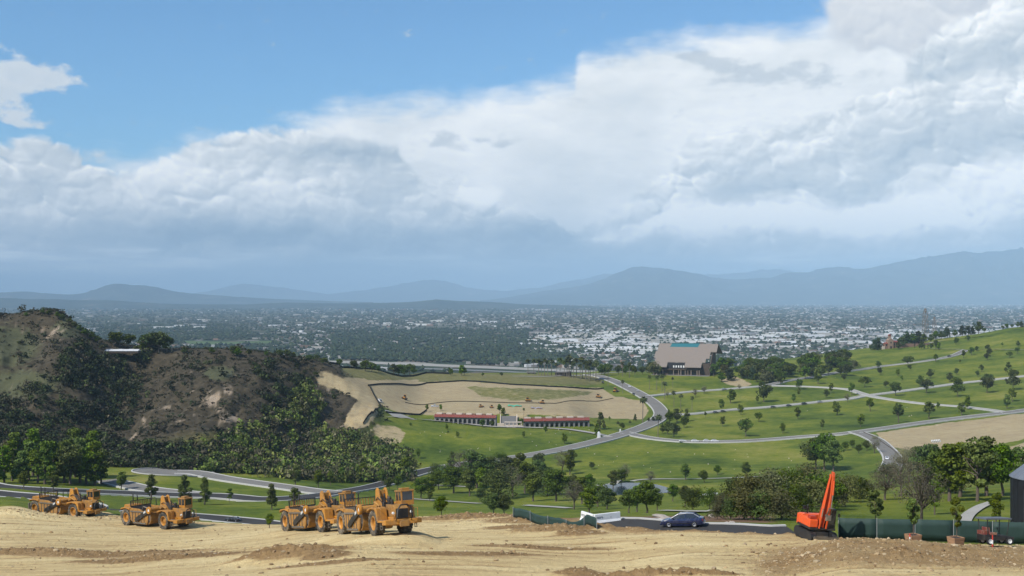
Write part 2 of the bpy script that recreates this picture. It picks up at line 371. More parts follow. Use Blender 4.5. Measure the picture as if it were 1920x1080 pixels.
# ------------------------------------------------------------------ foreground building site
dirt_far = np.interp(PXS, [-600, 0, 100, 200, 300, 450, 600, 700, 800, 960, 1050, 1090, 1300, 1450, 1560, 1600, 1750, 1920, 2500],
                     [119, 122, 127, 128, 119, 119, 112, 110, 109, 106, 90, 83, 80.5, 79.5, 77, 75.4, 75.2, 75, 75])[:, None]
PAD = 1 - sstep(Dg, dirt_far - 1.5, dirt_far + 1.0)
CHURN = np.zeros(GX.shape)
def mound(px, d, rx, ry, h, rough=0.35, rot=0.0):
    global CHURN
    y0 = T(px, d); x0 = (px - 960) / F * y0; ry *= 1.3
    dx, dy = GX - x0, GY - y0; c, s = math.cos(rot), math.sin(rot)
    a, b = (dx * c + dy * s) / rx, (-dx * s + dy * c) / ry
    q = np.exp(-(a * a + b * b)); CHURN = np.maximum(CHURN, sstep(q, .08, .6))
    return h * q * (1 + rough * 1.15 * fbm(GX / 0.7, GY / 0.9, 4, 0.62))
GZ += mound(560, 71, 4.2, 1.6, 1.0) + mound(500, 72, 3.0, 1.5, 0.75) + mound(612, 69, 2.0, 1.2, 0.4)
GZ += mound(1085, 62.5, 1.9, 1.2, 0.62, 0.4) + mound(1150, 61.2, 2.8, 0.8, 0.34, 0.7) + mound(1210, 60.8, 2.6, 0.8, 0.42, 0.7) + mound(1280, 60.6, 2.4, 0.7, 0.3, 0.7)
GZ += mound(1340, 60.5, 2.0, 0.6, 0.3, 0.9) + mound(880, 96, 7, 2.0, 0.7, 0.6) + mound(1000, 92, 5, 2.2, 0.7, 0.6)
GZ += mound(100, 86, 16, 2.2, 0.7, 0.4, -0.25) + mound(300, 79, 9, 1.8, 0.5, 0.4, -0.2) + mound(1700, 63, 2.2, 1.0, 0.5, 0.6) + mound(1500, 64, 3, 1.2, 0.4, 0.6)
GZ += mound(30, 61, 5, 1.6, .35, 1.0) + mound(120, 58.5, 5, 1.4, .3, 1.0) + mound(880, 70, 6, 1.0, .18, .8, .1) + mound(620, 66.5, 5, .8, .15, .8) + mound(1010, 74, 6, .8, .16, .8)
GZ += mound(170, 122, 8, 1.5, 0.6, 0.6) + mound(30, 119, 6, 1.5, 0.6, 0.6)
# wheel ruts sweeping across the pad, clumps and crumbs
ang = 0.10
rx_ = GX * math.cos(ang) + GY * math.sin(ang); ry_ = -GX * math.sin(ang) + GY * math.cos(ang)
ruts = fbm(rx_ / 14.0, ry_ / 1.15 + 0.5 * fbm(GX / 9, GY / 9, 2), 3, 0.55)
crumb = fbm(GX / 0.55, GY / 0.55, 3, 0.6)
patch = sstep(fbm(GX / 7.0, GY / 4.0, 3), -0.05, 0.25)
right = sstep(PXg, 1330, 1480)
MNDR = right * sstep(Dg, 57, 62) * (1 - sstep(Dg, 70, 76))
fine_c = fbm(GX / 0.28, GY / 0.28, 2, 0.6)
# pairs of tyre ruts swinging across the pad
lane = rx_ * 0 + ry_ + 2.6 * fbm(rx_ / 26, ry_ / 30, 2)
rutp = np.exp(-((np.mod(lane, 5.3) - 1.0) / .28) ** 2) + np.exp(-((np.mod(lane, 5.3) - 3.2) / .28) ** 2) + 0.8 * np.exp(-((np.mod(lane + 2.2, 8.9) - 1.0) / .24) ** 2)
rutm = rutp * sstep(fbm(GX / 11, GY / 5 + 9, 2), -.1, .25)
GZ += PAD * (fine_c * .03 - 0.13 * rutm + ruts * 0.04 + crumb * (0.035 + 0.075 * patch + 0.10 * MNDR) + 0.18 * MNDR * fbm(GX / 2.2, GY / 2.2, 3)) * sstep(Dg, 30, 45)
# flatten the standings of the machines a little
GPY = HY + (EYE - GZ) * F / GY

def col_index(px): return np.interp(px, PXS, np.arange(len(PXS)))
def py_profile(px):
    i = col_index(px); a = int(min(max(math.floor(i), 0), len(PXS) - 2)); t = i - a
    return GPY[a] * (1 - t) + GPY[a + 1] * t
def ground_z(x, y):
    """height of the ground at world x, y (bilinear in the ground sheet)"""
    x = np.asarray(x, float); y = np.asarray(y, float)
    px = 960 + F * x / y
    i = np.clip(np.interp(px, PXS, np.arange(len(PXS))), 0, len(PXS) - 1.001)
    j = np.clip(np.interp(np.log(unstretch(px, y)), LD, np.arange(len(LD))), 0, len(LD) - 1.001)
    a = np.floor(i).astype(int); b = np.floor(j).astype(int); s = i - a; t = j - b
    return (GZ[a, b] * (1 - s) * (1 - t) + GZ[a + 1, b] * s * (1 - t) + GZ[a, b + 1] * (1 - s) * t + GZ[a + 1, b + 1] * s * t)
def at(px, py, dmin=45.0, dmax=1200.0):
    """first ground point met by looking along that direction, between two distances"""
    pr = py_profile(px); ok = (DD >= dmin) & (DD <= dmax)
    idx = np.where(ok & (pr <= py))[0]
    if len(idx) == 0:
        sub = np.where(ok, pr, 1e9); k = int(np.argmin(sub)); d = DD[k]
    else:
        k = idx[0]
        if k > 0 and ok[k - 1] and pr[k - 1] > py:
            t = (pr[k - 1] - py) / (pr[k - 1] - pr[k]); d = math.exp(LD[k - 1] + t * (LD[k] - LD[k - 1]))
        else: d = DD[k]
    d = T(px, d); x = (px - 960) / F * d
    return Vector((x, d, float(ground_z(x, d))))
def at_d(px, d):
    d = T(px, d); x = (px - 960) / F * d
    return Vector((x, d, float(ground_z(x, d))))

# ------------------------------------------------------------------ pond basin and levelled road beds
POND = at(1190, 917, 150, 260)
pond_r = np.hypot((GX - POND.x) / 17.5, (GY - POND.y) / 22.0)
pond_r = pond_r * (1 + 0.12 * fbm(GX / 9, GY / 9, 2))
_rim = 1 - sstep(pond_r, 1.0, 1.5)
GZ = GZ * (1 - _rim) + (POND.z - 0.15) * _rim - 0.9 * (1 - sstep(pond_r, 0.75, 1.0))
GPY = HY + (EYE - GZ) * F / GY

def smooth_line(P, step):
    """Catmull-Rom through 2D points, resampled evenly"""
    P = np.asarray(P, float); Q = np.vstack([2 * P[0] - P[1], P, 2 * P[-1] - P[-2]]); out = []
    for i in range(1, len(Q) - 2):
        p0, p1, p2, p3 = Q[i - 1], Q[i], Q[i + 1], Q[i + 2]
        for t in np.linspace(0, 1, 12, endpoint=False):
            out.append(0.5 * ((2 * p1) + (-p0 + p2) * t + (2 * p0 - 5 * p1 + 4 * p2 - p3) * t * t + (-p0 + 3 * p1 - 3 * p2 + p3) * t ** 3))
    out.append(Q[-2]); out = np.array(out)
    s = np.concatenate([[0], np.cumsum(np.hypot(*np.diff(out, axis=0).T))])
    n = max(3, int(s[-1] / step) + 1); si = np.linspace(0, s[-1], n)
    return np.stack([np.interp(si, s, out[:, 0]), np.interp(si, s, out[:, 1])], 1)
# name, surface, width, near limit, far limit, (column, row) points along the middle
ROADS = [
 ('road', 'asphalt', 6.0, 83, 100, [(1114, 987), (1140, 987), (1200, 988), (1290, 992), (1380, 997), (1440, 1001), (1490, 1004)], 'near dark road where the blue car drives'),
 ('road', 'asphalt', 7.6, 129, 150, [(-160, 918), (-60, 923), (0, 927), (100, 940), (187, 952), (260, 961), (367, 972), (480, 983), (560, 989)], 'dark road along the edge of the building site'),
 ('road', 'asphalt', 9.0, 140, 330, [(-160, 903), (-60, 907), (0, 911), (100, 920), (250, 928), (400, 934), (500, 936), (590, 931), (660, 921), (720, 909), (760, 896), (800, 884), (830, 878)], 'main valley road, winding behind the yellow machines'),
 ('road', 'worn', 10.0, 140, 700, [(830, 878), (880, 871), (950, 862), (1020, 850), (1080, 838), (1140, 822), (1190, 808), (1228, 792), (1240, 776), (1226, 757), (1196, 738), (1160, 719), (1125, 707), (1100, 702)], 'worn grey road climbing past the palms to the chapel'),
 ('road', 'worn', 8.5, 140, 260, [(330, 886), (370, 889), (430, 900), (520, 913), (590, 922), (630, 926)], 'pale lane leading to the turning circle'),
 ('road', 'worn', 8.5, 140, 230, [(200, 902), (225, 908), (270, 918), (330, 926), (360, 930)], 'short side road beside the left grove'),
 ('road', 'worn', 7.6, 300, 470, [(1170, 813), (1220, 823), (1290, 829), (1370, 829), (1440, 826), (1510, 820), (1580, 814), (1650, 805), (1750, 791), (1850, 779), (1920, 771), (2020, 757)], 'road along the foot of the right lawns'),
 ('road', 'worn', 8.0, 180, 420, [(1604, 811), (1630, 820), (1652, 834), (1668, 850), (1674, 866), (1668, 884)], 'grey road bending downhill beside the straw field'),
 ('path', 'concrete', 5.8, 380, 620, [(1252, 779), (1300, 777), (1370, 770), (1440, 764), (1540, 754), (1590, 749), (1625, 743), (1700, 733), (1800, 720), (1860, 713), (1920, 706), (2000, 696)], 'pale lane crossing the middle of the right lawns'),
 ('path', 'concrete', 5.8, 380, 680, [(1440, 724), (1500, 725), (1550, 728), (1590, 731), (1612, 738), (1640, 745), (1720, 757), (1800, 763), (1850, 769), (1890, 775)], 'pale lane curving down to the lower road'),
 ('path', 'concrete', 5.8, 450, 720, [(1215, 744), (1240, 741), (1300, 735), (1370, 730), (1415, 726), (1440, 724)], 'pale drive below the chapel lawn'),
 ('path', 'worn', 6.0, 500, 830, [(1440, 724), (1480, 714), (1530, 707), (1565, 700), (1620, 693), (1660, 687), (1740, 677), (1785, 668), (1805, 660), (1812, 656)], 'lane climbing to the hilltop tower'),
 ('path', 'concrete', 4.5, 600, 860, [(1745, 655), (1812, 656), (1870, 656), (1920, 657), (2000, 655)], 'thin pale lane high on the right hill'),
 ('path', 'concrete', 4.5, 600, 860, [(1715, 649), (1760, 641), (1810, 635), (1858, 630)], 'topmost pale lane by the hilltop cypresses'),
 ('path', 'concrete', 4.0, 560, 760, [(1105, 702), (1140, 700), (1180, 697), (1225, 694)], 'pale path to the chapel forecourt'),
 ('path', 'concrete', 4.0, 560, 760, [(960, 706), (1040, 706), (1105, 703)], 'pale lane on the brow left of the palms'),
 ('path', 'concrete', 4.5, 340, 470, [(726, 781), (790, 788), (860, 794), (930, 801), (1000, 803), (1060, 806), (1110, 813), (1145, 820)], 'pale walk in front of the arcades'),
 ('path', 'concrete', 3.2, 180, 330, [(782, 909), (830, 911), (880, 914)], 'thin white footpath among the valley trees'),
 ('path', 'concrete', 3.2, 115, 240, [(772, 936), (830, 940), (900, 945)], 'thin white footpath below the valley trees'),
 ('path', 'concrete', 3.0, 110, 200, [(985, 948), (1030, 951), (1068, 954)], 'thin white footpath left of the white barriers'),
 ('path', 'concrete', 3.6, 150, 260, [(1090, 921), (1130, 922), (1190, 924), (1265, 925)], 'white footpath along the near bank of the pond'),
 ('path', 'concrete', 3.2, 170, 330, [(1120, 912), (1150, 908), (1190, 902), (1240, 899), (1300, 899), (1370, 897), (1450, 893)], 'white footpath curving behind the pond'),
 ('path', 'concrete', 1.6, 78, 160, [(1806, 990), (1810, 975), (1822, 962), (1842, 950), (1862, 943)], 'curved white garden walk beyond the green fence'),
 ('path', 'concrete', 3.0, 100, 200, [(1240, 958), (1300, 960), (1330, 961)], 'thin white footpath behind the blue car'),
]
ROAD_LINES = []
for name, surf, wid, d0, d1, pts, lab in ROADS:
    W = [at(px, py, d0, d1) for px, py in pts]
    L = smooth_line([(w.x, w.y) for w in W], 2.0 if W[0].y < 360 else 4.0)
    ROAD_LINES.append((name, surf, wid, L, lab))
# grade the ground to each road bed
ROAD_Z = {}
_GXf, _GYf = GX, GY
for ri, (name, surf, wid, L, lab) in enumerate(ROAD_LINES):
    if wid < 4.4: continue
    z = ground_z(L[:, 0], L[:, 1]); kz = max(3, len(z) // 14)
    zp = np.pad(z, kz, mode='edge'); z = np.convolve(zp, np.ones(2 * kz + 1) / (2 * kz + 1), 'valid')
    ROAD_Z[ri] = z
    lo, hi = L.min(0) - 18, L.max(0) + 18
    sel = np.where((GX > lo[0]) & (GX < hi[0]) & (GY > lo[1]) & (GY < hi[1]))
    if len(sel[0]) == 0: continue
    gx_, gy_ = GX[sel], GY[sel]; best = np.full(gx_.shape, 1e9); bz = np.zeros(gx_.shape)
    for i in range(len(L)):
        dq = (gx_ - L[i, 0]) ** 2 + (gy_ - L[i, 1]) ** 2; m_ = dq < best
        best[m_] = dq[m_]; bz[m_] = z[i]
    w = 1 - sstep(np.sqrt(best), wid * 0.62, wid * 0.62 + 5)
    GZ[sel] = GZ[sel] * (1 - w) + bz * w
# spoil berm between the pad and the near road
_bd = np.interp(PXS, [1060, 1150, 1300, 1450, 1520, 1560], [85.5, 82.8, 80.8, 79.0, 78.0, 77.5])[:, None]
_bw = sstep(PXg, 1085, 1125) * (1 - sstep(PXg, 1500, 1560))
_bq = np.exp(-((Dg - _bd) / 1.5) ** 2) * _bw
GZ += _bq * (0.62 + 0.45 * fbm(GX / 2.4, GY / 2.4, 3)); CHURN = np.maximum(CHURN, _bq)
GZ += mound(1050, 83.5, 5.0, 1.6, 0.9, .5) + mound(1000, 87, 5.0, 1.6, .5, .5) + mound(1090, 80.8, 2.4, 1.3, 0.5, .5)
GPY = HY + (EYE - GZ) * F / GY

# level standings under the four parked scrapers: near-side wheel contacts seen on the photograph (column, row), front distance (m)
STANDS = []
for (pf, yf, df), (pr_, yr), sc in (((708, 1004, 110), (647, 1001.5), 1.05), ((608, 997.5, 128), (541, 995.5), 1.05), ((311, 992, 161), (241, 984.5), 1.05), ((141, 973, 177), (69, 966), 1.05)):
    wb = 8.8 * sc; W3 = lambda px, py, d: Vector(((px - 960) / F * d, d, EYE - (py - HY) / F * d))
    f_ = W3(pf, yf, df); best_ = min((abs((W3(pr_, yr, df + q) - f_).length - wb), df + q) for q in np.linspace(0.5, 14, 400))
    r_ = W3(pr_, yr, best_[1]); xx = (f_ - r_).normalized(); yy = Vector((0, 0, 1)).cross(xx).normalized(); up = xx.cross(yy)
    mid = f_ + xx * (-4.3 * sc) + yy * (1.32 * sc)
    STANDS.append((mid, xx, yy, up, sc))
    a_ = (GX - mid.x) * xx.x + (GY - mid.y) * xx.y; b_ = (GX - mid.x) * yy.x + (GY - mid.y) * yy.y
    rr_ = np.hypot(a_ / 7.2, b_ / 3.2); wgt = 1 - sstep(rr_, 0.9, 1.7)
    plane = mid.z - (up.x * (GX - mid.x) + up.y * (GY - mid.y)) / up.z
    GZ = GZ * (1 - wgt) + (plane + 0.03 * crumb) * wgt
GPY = HY + (EYE - GZ) * F / GY

# ------------------------------------------------------------------ mesh helpers
def mesh_np(name, V, Fc, mats=(), smooth=True, attrs=None, cols=None):
    """V (n,3), Fc (m,k) index array with k = 3 or 4"""
    me = bpy.data.meshes.new(name); V = np.ascontiguousarray(V, np.float32); Fc = np.ascontiguousarray(Fc, np.int32)
    me.vertices.add(len(V)); me.vertices.foreach_set('co', V.ravel())
    k = Fc.shape[1]
    me.loops.add(Fc.size); me.loops.foreach_set('vertex_index', Fc.ravel())
    me.polygons.add(len(Fc)); me.polygons.foreach_set('loop_start', np.arange(0, Fc.size, k, dtype=np.int32))
    me.polygons.foreach_set('use_smooth', np.full(len(Fc), bool(smooth)))
    me.update(calc_edges=True)
    for n, a in (attrs or {}).items():
        at_ = me.attributes.new(n, 'FLOAT', 'POINT'); at_.data.foreach_set('value', np.ascontiguousarray(a, np.float32).ravel())
    for n, a in (cols or {}).items():
        at_ = me.attributes.new(n, 'FLOAT_COLOR', 'POINT'); at_.data.foreach_set('color', np.ascontiguousarray(a, np.float32).ravel())
    for m in (mats if isinstance(mats, (list, tuple)) else [mats]): me.materials.append(m)
    return me
def link(name, me, parent=None, loc=None):
    o = bpy.data.objects.new(name, me); COL.objects.link(o)
    if parent: o.parent = parent
    if loc is not None: o.location = loc
    return o
def grid_faces(nu, nv):
    i = np.arange(nu - 1)[:, None] * nv + np.arange(nv - 1)[None, :]
    i = i.ravel()
    return np.stack([i, i + nv, i + nv + 1, i + 1], 1)
def tag(o, label=None, category=None, group=None, kind=None):
    if label: o['label'] = label
    if category: o['category'] = category
    if group: o['group'] = group
    if kind: o['kind'] = kind
    return o

# ------------------------------------------------------------------ land cover on the ground sheet
JX = PXg + 5.0 * fbm(GX / (0.02 * Dg + 2), GY / (0.05 * Dg + 3), 3)
JY = GPY + 2.5 * fbm(GX / (0.02 * Dg + 2) + 40, GY / (0.05 * Dg + 3), 3)
def region(poly, d0, d1): return inpoly(JX, JY, poly) & (Dg >= d0) & (Dg <= d1)
bare = np.maximum(PAD, sstep(CHURN, .12, .35) * (Dg < 108))
bare = np.maximum(bare, sstep(PXg, 940, 990) * (1 - sstep(PXg, 1095, 1125)) * (Dg > 80) * (1 - sstep(Dg + 2 * fbm(GX / 3, GY / 3, 2), 100, 106)))
tan_ = np.zeros(GX.shape)      # dry, straw-coloured grass
# verge of brown soil beyond the near road
verge = sstep(PXg, 1040, 1075) * (1 - sstep(PXg, 1430, 1470)) * sstep(Dg, 92, 93.5) * (1 - sstep(Dg + 3 * fbm(GX / 3, GY / 3, 3), 100, 106))
# levelled terrace behind the arcades
terr = region([(690, 721), (850, 714), (1010, 722), (1125, 728), (1150, 742), (1205, 752), (1218, 772), (1205, 786), (1110, 783), (1000, 778), (800, 778), (718, 778), (700, 750)], 436, 700)
bare = np.maximum(bare, terr * 1.0)
gpatch = region([(868, 723), (1000, 728), (1122, 733), (1100, 742), (1040, 750), (960, 752), (900, 744)], 440, 700)
bare = np.where(gpatch, 0.35, bare); tan_ = np.where(gpatch, 0.6, tan_)
# tracks on the slope left of the terrace
trk = region([(592, 694), (640, 706), (700, 712), (790, 712), (770, 719), (690, 722), (712, 768), (690, 800), (640, 812), (650, 780), (670, 750), (640, 735), (600, 722), (585, 705)], 330, 620)
bare = np.maximum(bare, trk * 0.85); 
dry = region([(575, 678), (700, 690), (900, 700), (1130, 703), (1130, 722), (700, 722), (590, 700)], 430, 700)
tan_ = np.where(dry, 0.75, tan_)
bl = region([(700, 795), (740, 797), (765, 812), (755, 830), (725, 836), (700, 815)], 300, 460)
bare = np.maximum(bare, bl * 0.6)
# straw field on the right and the scraped slope above it
fld = region([(1640, 812), (1700, 802), (1800, 790), (1930, 774), (2300, 735), (2300, 800), (1930, 822), (1850, 836), (1780, 842), (1700, 843), (1672, 838)], 230, 440)
bare = np.maximum(bare, fld * 0.8)
fld2 = region([(1640, 838), (1720, 842), (1800, 850), (1750, 860), (1690, 868)], 200, 420); tan_ = np.where(fld2, 0.7, tan_)
cut = region([(1868, 846), (1930, 826), (2300, 800), (2300, 850), (1930, 880), (1890, 868)], 150, 330); bare = np.maximum(bare, cut * 1.0)
brown = region([(1345, 712), (1380, 706), (1412, 722), (1395, 728), (1368, 722)], 500, 760); bare = np.maximum(bare, brown * 0.7)
# pond
for k in range(1): pass
wild = HILL_D.copy()
rockn = fbm(GX / 9.0, GY / 16.0, 4, 0.6)
rock_pockets = [((395, 755), (46, 24), 1.0), ((440, 780), (34, 18), 1.0), ((345, 840), (26, 14), .8), ((235, 685), (14, 16), .9), ((40, 770), (22, 14), .8), ((620, 815), (36, 20), 1.0),
                ((95, 625), (60, 20), .8), ((270, 800), (60, 22), .7), ((430, 725), (20, 22), .9), ((330, 770), (60, 26), .6), ((600, 735), (24, 16), .7), ((540, 700), (30, 12), .5)]
rock = np.zeros(GX.shape)
for (cx, cy), (rx, ry), w in rock_pockets:
    rock = np.maximum(rock, w * np.exp(-(((PXg - cx) / rx) ** 2 + ((GPY - cy) / ry) ** 2)) * ((Dg > 225) & (Dg < 475)))
rock = sstep(rock * 0.8 + 1.3 * rockn, 0.55, 0.95) * HILL_D
grs_spots = [((40, 720), (80, 26)), ((15, 650), (60, 40)), ((130, 615), (30, 20)), ((410, 700), (30, 14))]
hgr = np.zeros(GX.shape)
for (cx, cy), (rx, ry) in grs_spots:
    hgr = np.maximum(hgr, np.exp(-(((PXg - cx) / rx) ** 2 + ((GPY - cy) / ry) ** 2)) * (Dg < 475))
hgr = hgr * HILL_D
# soften masks a touch
def soften(a, n=1):
    a = a.astype(float)
    for _ in range(n):
        a[1:-1] = (a[:-2] + 2 * a[1:-1] + a[2:]) / 4; a[:, 1:-1] = (a[:, :-2] + 2 * a[:, 1:-1] + a[:, 2:]) / 4
    return a
bare = soften(bare, 1); tan_ = soften(tan_, 2)

def mat_new(name):
    m = bpy.data.materials.new(name); m.use_nodes = True
    nt = m.node_tree; nt.nodes.clear(); g = NG(nt)
    out = g.node('ShaderNodeOutputMaterial'); b = g.node('ShaderNodeBsdfPrincipled')
    nt.links.new(b.outputs[0], out.inputs[0])
    return m, g, b
def bump(g, b, h, dist, strength=1.0):
    n = g.node('ShaderNodeBump'); n.inputs['Distance'].default_value = dist; n.inputs['Strength'].default_value = strength
    g.put(n.inputs['Height'], h); g.nt.links.new(n.outputs[0], b.inputs['Normal'])

def ground_material():
    m, g, b = mat_new('ground_cover')
    P = g.node('ShaderNodeTexCoord').outputs['Object']
    bare_, dry_, wild_, rock_, hg_, vg_, ch_ = (g.attr(n) for n in ('bare', 'dry', 'wild', 'rock', 'hillgrass', 'verge', 'churn'))
    n_big = g.noise(P, 0.035, 4, 0.55); n_mid = g.noise(P, 0.22, 5, 0.6); n_fin = g.noise(P, 1.7, 5, 0.65); n_vf = g.noise(P, 9.0, 4, 0.65)
    # lawn
    n_hug = g.noise(P, 0.011, 4, 0.6)
    t = g.sat(g.add(g.mul(n_hug, 0.9), g.mul(n_big, 0.8), g.mul(n_mid, 0.55), g.mul(n_fin, 0.3), -0.80))
    lawn = g.ramp(t, [(0.16, (0.032, 0.058, 0.007)), (0.38, (0.080, 0.114, 0.012)), (0.58, (0.145, 0.165, 0.019)), (0.82, (0.240, 0.215, 0.055))])
    dryc = g.ramp(g.sat(g.add(n_mid, g.mul(n_fin, 0.5), -0.22)), [(0.2, (0.085, 0.085, 0.030)), (0.55, (0.170, 0.145, 0.065)), (0.9, (0.270, 0.225, 0.120))])
    # worked soil: pale where wheels have packed it, browner where it is churned up
    Pr = g.node('ShaderNodeMapping'); g.put(Pr.inputs['Vector'], P); Pr.inputs['Rotation'].default_value = (0, 0, -0.12); Pr.inputs['Scale'].default_value = (0.10, 1.0, 1.0)
    trk = g.noise(Pr.outputs[0], 0.55, 5, 0.62)
    t2 = g.sat(g.add(g.mul(n_big, 0.35), g.mul(n_mid, 0.40), g.mul(n_fin, 0.30), g.mul(trk, 0.85), g.mul(ch_, -0.30), -0.36))
    soil = g.ramp(t2, [(0.16, (0.200, 0.122, 0.052)), (0.36, (0.350, 0.238, 0.112)), (0.54, (0.500, 0.372, 0.180)), (0.80, (0.640, 0.515, 0.275))])
    loose = g.ramp(g.sat(g.add(g.mul(n_mid, 0.5), g.mul(n_fin, 0.7), -0.1)), [(0.2, (0.125, 0.073, 0.032)), (0.5, (0.235, 0.150, 0.068)), (0.85, (0.380, 0.265, 0.135))])
    soil = g.mix(g.mul(g.smooth(g.add(ch_, g.mul(g.sub(n_mid, 0.5), 0.8), g.mul(g.sub(n_fin, 0.5), 0.5)), 0.25, 0.62), 0.85), soil, loose)
    soil = g.mix(g.mul(g.sat(g.attr('rut')), 0.9), soil, (0.225, 0.142, 0.066))
    soil = g.mix(g.mul(g.attr('old'), 0.62), soil, g.mix(n_mid, (0.180, 0.152, 0.098), (0.34, 0.292, 0.195)))
    crumbs = g.smooth(g.add(n_vf, g.mul(ch_, 0.06)), 0.60, 0.70)
    soil = g.mix(g.mul(crumbs, 0.45), soil, (0.15, 0.09, 0.042))
    # wild hillside soil
    wsoil = g.ramp(g.sat(g.add(g.mul(n_mid, 0.9), g.mul(n_fin, 0.45), -0.18)), [(0.15, (0.022, 0.020, 0.012)), (0.5, (0.056, 0.046, 0.029)), (0.85, (0.118, 0.095, 0.062))])
    hgc = g.ramp(g.sat(g.add(g.mul(n_mid, 0.8), g.mul(n_fin, 0.4), -0.1)), [(0.2, (0.048, 0.054, 0.026)), (0.8, (0.105, 0.105, 0.056))])
    rk = g.ramp(g.sat(g.add(g.mul(n_fin, 0.9), g.mul(n_vf, 0.3), -0.1)), [(0.2, (0.170, 0.125, 0.082)), (0.6, (0.340, 0.270, 0.195)), (0.95, (0.48, 0.40, 0.31))])
    c = g.mix(dry_, lawn, dryc)
    c = g.mix(wild_, c, wsoil)
    c = g.mix(g.smooth(g.add(hg_, g.mul(g.sub(n_mid, 0.5), 0.9)), 0.25, 0.6), c, hgc)
    c = g.mix(rock_, c, rk)
    c = g.mix(g.smooth(g.add(bare_, g.mul(g.sub(n_mid, 0.5), 0.7)), 0.30, 0.62), c, soil)
    c = g.mix(vg_, c, g.mix(n_mid, (0.10, 0.058, 0.036), (0.24, 0.150, 0.090)))
    g.nt.links.new(c, b.inputs['Base Color'])
    b.inputs['Roughness'].default_value = 0.95; b.inputs['Specular IOR Level'].default_value = 0.15
    bump(g, b, g.add(n_fin, g.mul(n_vf, 0.5)), 0.20, 0.9)
    return m
M_ground = ground_material()

ground_me = mesh_np('ground', np.stack([GX, GY, GZ], -1).reshape(-1, 3), grid_faces(*GX.shape), M_ground,
                    attrs=dict(rut=rutm * PAD, bare=bare, dry=tan_, wild=wild, rock=rock, hillgrass=hgr, verge=verge, churn=np.maximum(np.maximum(CHURN, 0.55 * MNDR) * (Dg < 112), 0.25 * (Dg > 150)), old=(Dg > 150) * 1.0))
ground = tag(link('ground', ground_me), 'bare earth building site, mown lawns and brush hills of the near ground', kind='structure')

# ------------------------------------------------------------------ the valley plain, to the horizon
def plain_material():
    m, g, b = mat_new('plain_cover')
    P = g.node('ShaderNodeTexCoord').outputs['Object']
    n1 = g.noise(P, 0.0011, 5, 0.6); n2 = g.noise(P, 0.007, 5, 0.65); n3 = g.noise(P, 0.03, 4, 0.6)
    t = g.sat(g.add(g.mul(n1, 0.6), g.mul(n2, 0.6), g.mul(n3, 0.3), -0.30))
    c = g.ramp(t, [(0.2, (0.022, 0.036, 0.018)), (0.5, (0.045, 0.058, 0.030)), (0.72, (0.095, 0.098, 0.066)), (0.95, (0.19, 0.175, 0.14))])
    v = g.voro(P, 0.016, out='Color'); vx, vy, vz = g.sep(v)
    c = g.mix(g.smooth(vx, 0.90, 0.93), c, (0.24, 0.225, 0.20))
    c = g.mix(g.mul(g.smooth(vy, 0.80, 0.85), 0.7), c, (0.14, 0.11, 0.085))
    g.nt.links.new(c, b.inputs['Base Color']); b.inputs['Roughness'].default_value = 1.0; b.inputs['Specular IOR Level'].default_value = 0.05
    return m
pu = np.linspace(-1.2, 1.2, 60); pd = np.exp(np.linspace(math.log(900), math.log(110000), 60))
plain_me = mesh_np('plain', np.stack([pu[:, None] * pd[None], np.broadcast_to(pd[None], (60, 60)), np.zeros((60, 60))], -1).reshape(-1, 3), grid_faces(60, 60), plain_material())
tag(link('plain', plain_me), 'wide suburban valley plain reaching to the mountains', kind='structure')

# ------------------------------------------------------------------ mountains and far hills
def mountain_material():
    m, g, b = mat_new('mountain_brush')
    P = g.node('ShaderNodeTexCoord').outputs['Object']
    n = g.noise(P, 0.0016, 6, 0.6)
    c = g.ramp(n, [(0.35, (0.018, 0.030, 0.022)), (0.6, (0.050, 0.060, 0.040)), (0.72, (0.16, 0.13, 0.10))])
    g.nt.links.new(c, b.inputs['Base Color']); b.inputs['Roughness'].default_value = 1.0; b.inputs['Specular IOR Level'].default_value = 0.0
    return m
M_mtn = mountain_material()
def range_(name, label, d, depth, crest, seed, rough=0.10):
    d *= KD; depth *= KD
    xs = np.array([c[0] for c in crest], float); ys = np.array([c[1] for c in crest], float)
    px = np.linspace(xs[0], xs[-1], 420); n = 34
    py = np.interp(px, xs, ys); py = np.convolve(np.pad(py, 6, mode='edge'), np.hanning(15)[1:-1] / np.hanning(15)[1:-1].sum(), 'valid')
    H = np.maximum((HY - py) / F * d + EYE, 0.0)                 # crest height above the plain
    t = np.linspace(0, 1, n)
    prof = np.where(t < 0.62, (t / 0.62) ** 1.25, ((1 - t) / 0.38) ** 1.1)   # foot -> crest -> behind
    D = d + (t - 0.62) * depth
    X = (px[:, None] - 960) / F * D[None]; Yy = np.broadcast_to(D[None], X.shape)
    Z = H[:, None] * prof[None]
    nz = fbm(X / (depth * .13) + seed, Yy / (depth * .30) + seed, 5, 0.55, ridged=True)
    Z = Z * (1 + 0.55 * (nz - 0.15) * (4 * prof * (1 - prof))[None]) + H[:, None] * rough * fbm(X / (d * .03) + seed, Yy / (d * .05), 4)* prof[None] - 8
    me = mesh_np(name, np.stack([X, Yy, Z], -1).reshape(-1, 3), grid_faces(*X.shape), M_mtn)
    return tag(link(name, me), label, kind='structure')
range_('mountains', 'long blue mountain range rising on the right', 26000, 8000,
       [(900, 563), (960, 556), (1020, 545), (1080, 538), (1130, 522), (1175, 506), (1210, 500), (1250, 503), (1300, 512), (1335, 522), (1390, 524), (1440, 520), (1475, 509), (1510, 512), (1545, 501), (1580, 500), (1625, 503), (1680, 492), (1730, 485), (1790, 476), (1850, 470), (1900, 468), (1960, 474), (2100, 470), (2400, 490)], 3.1)
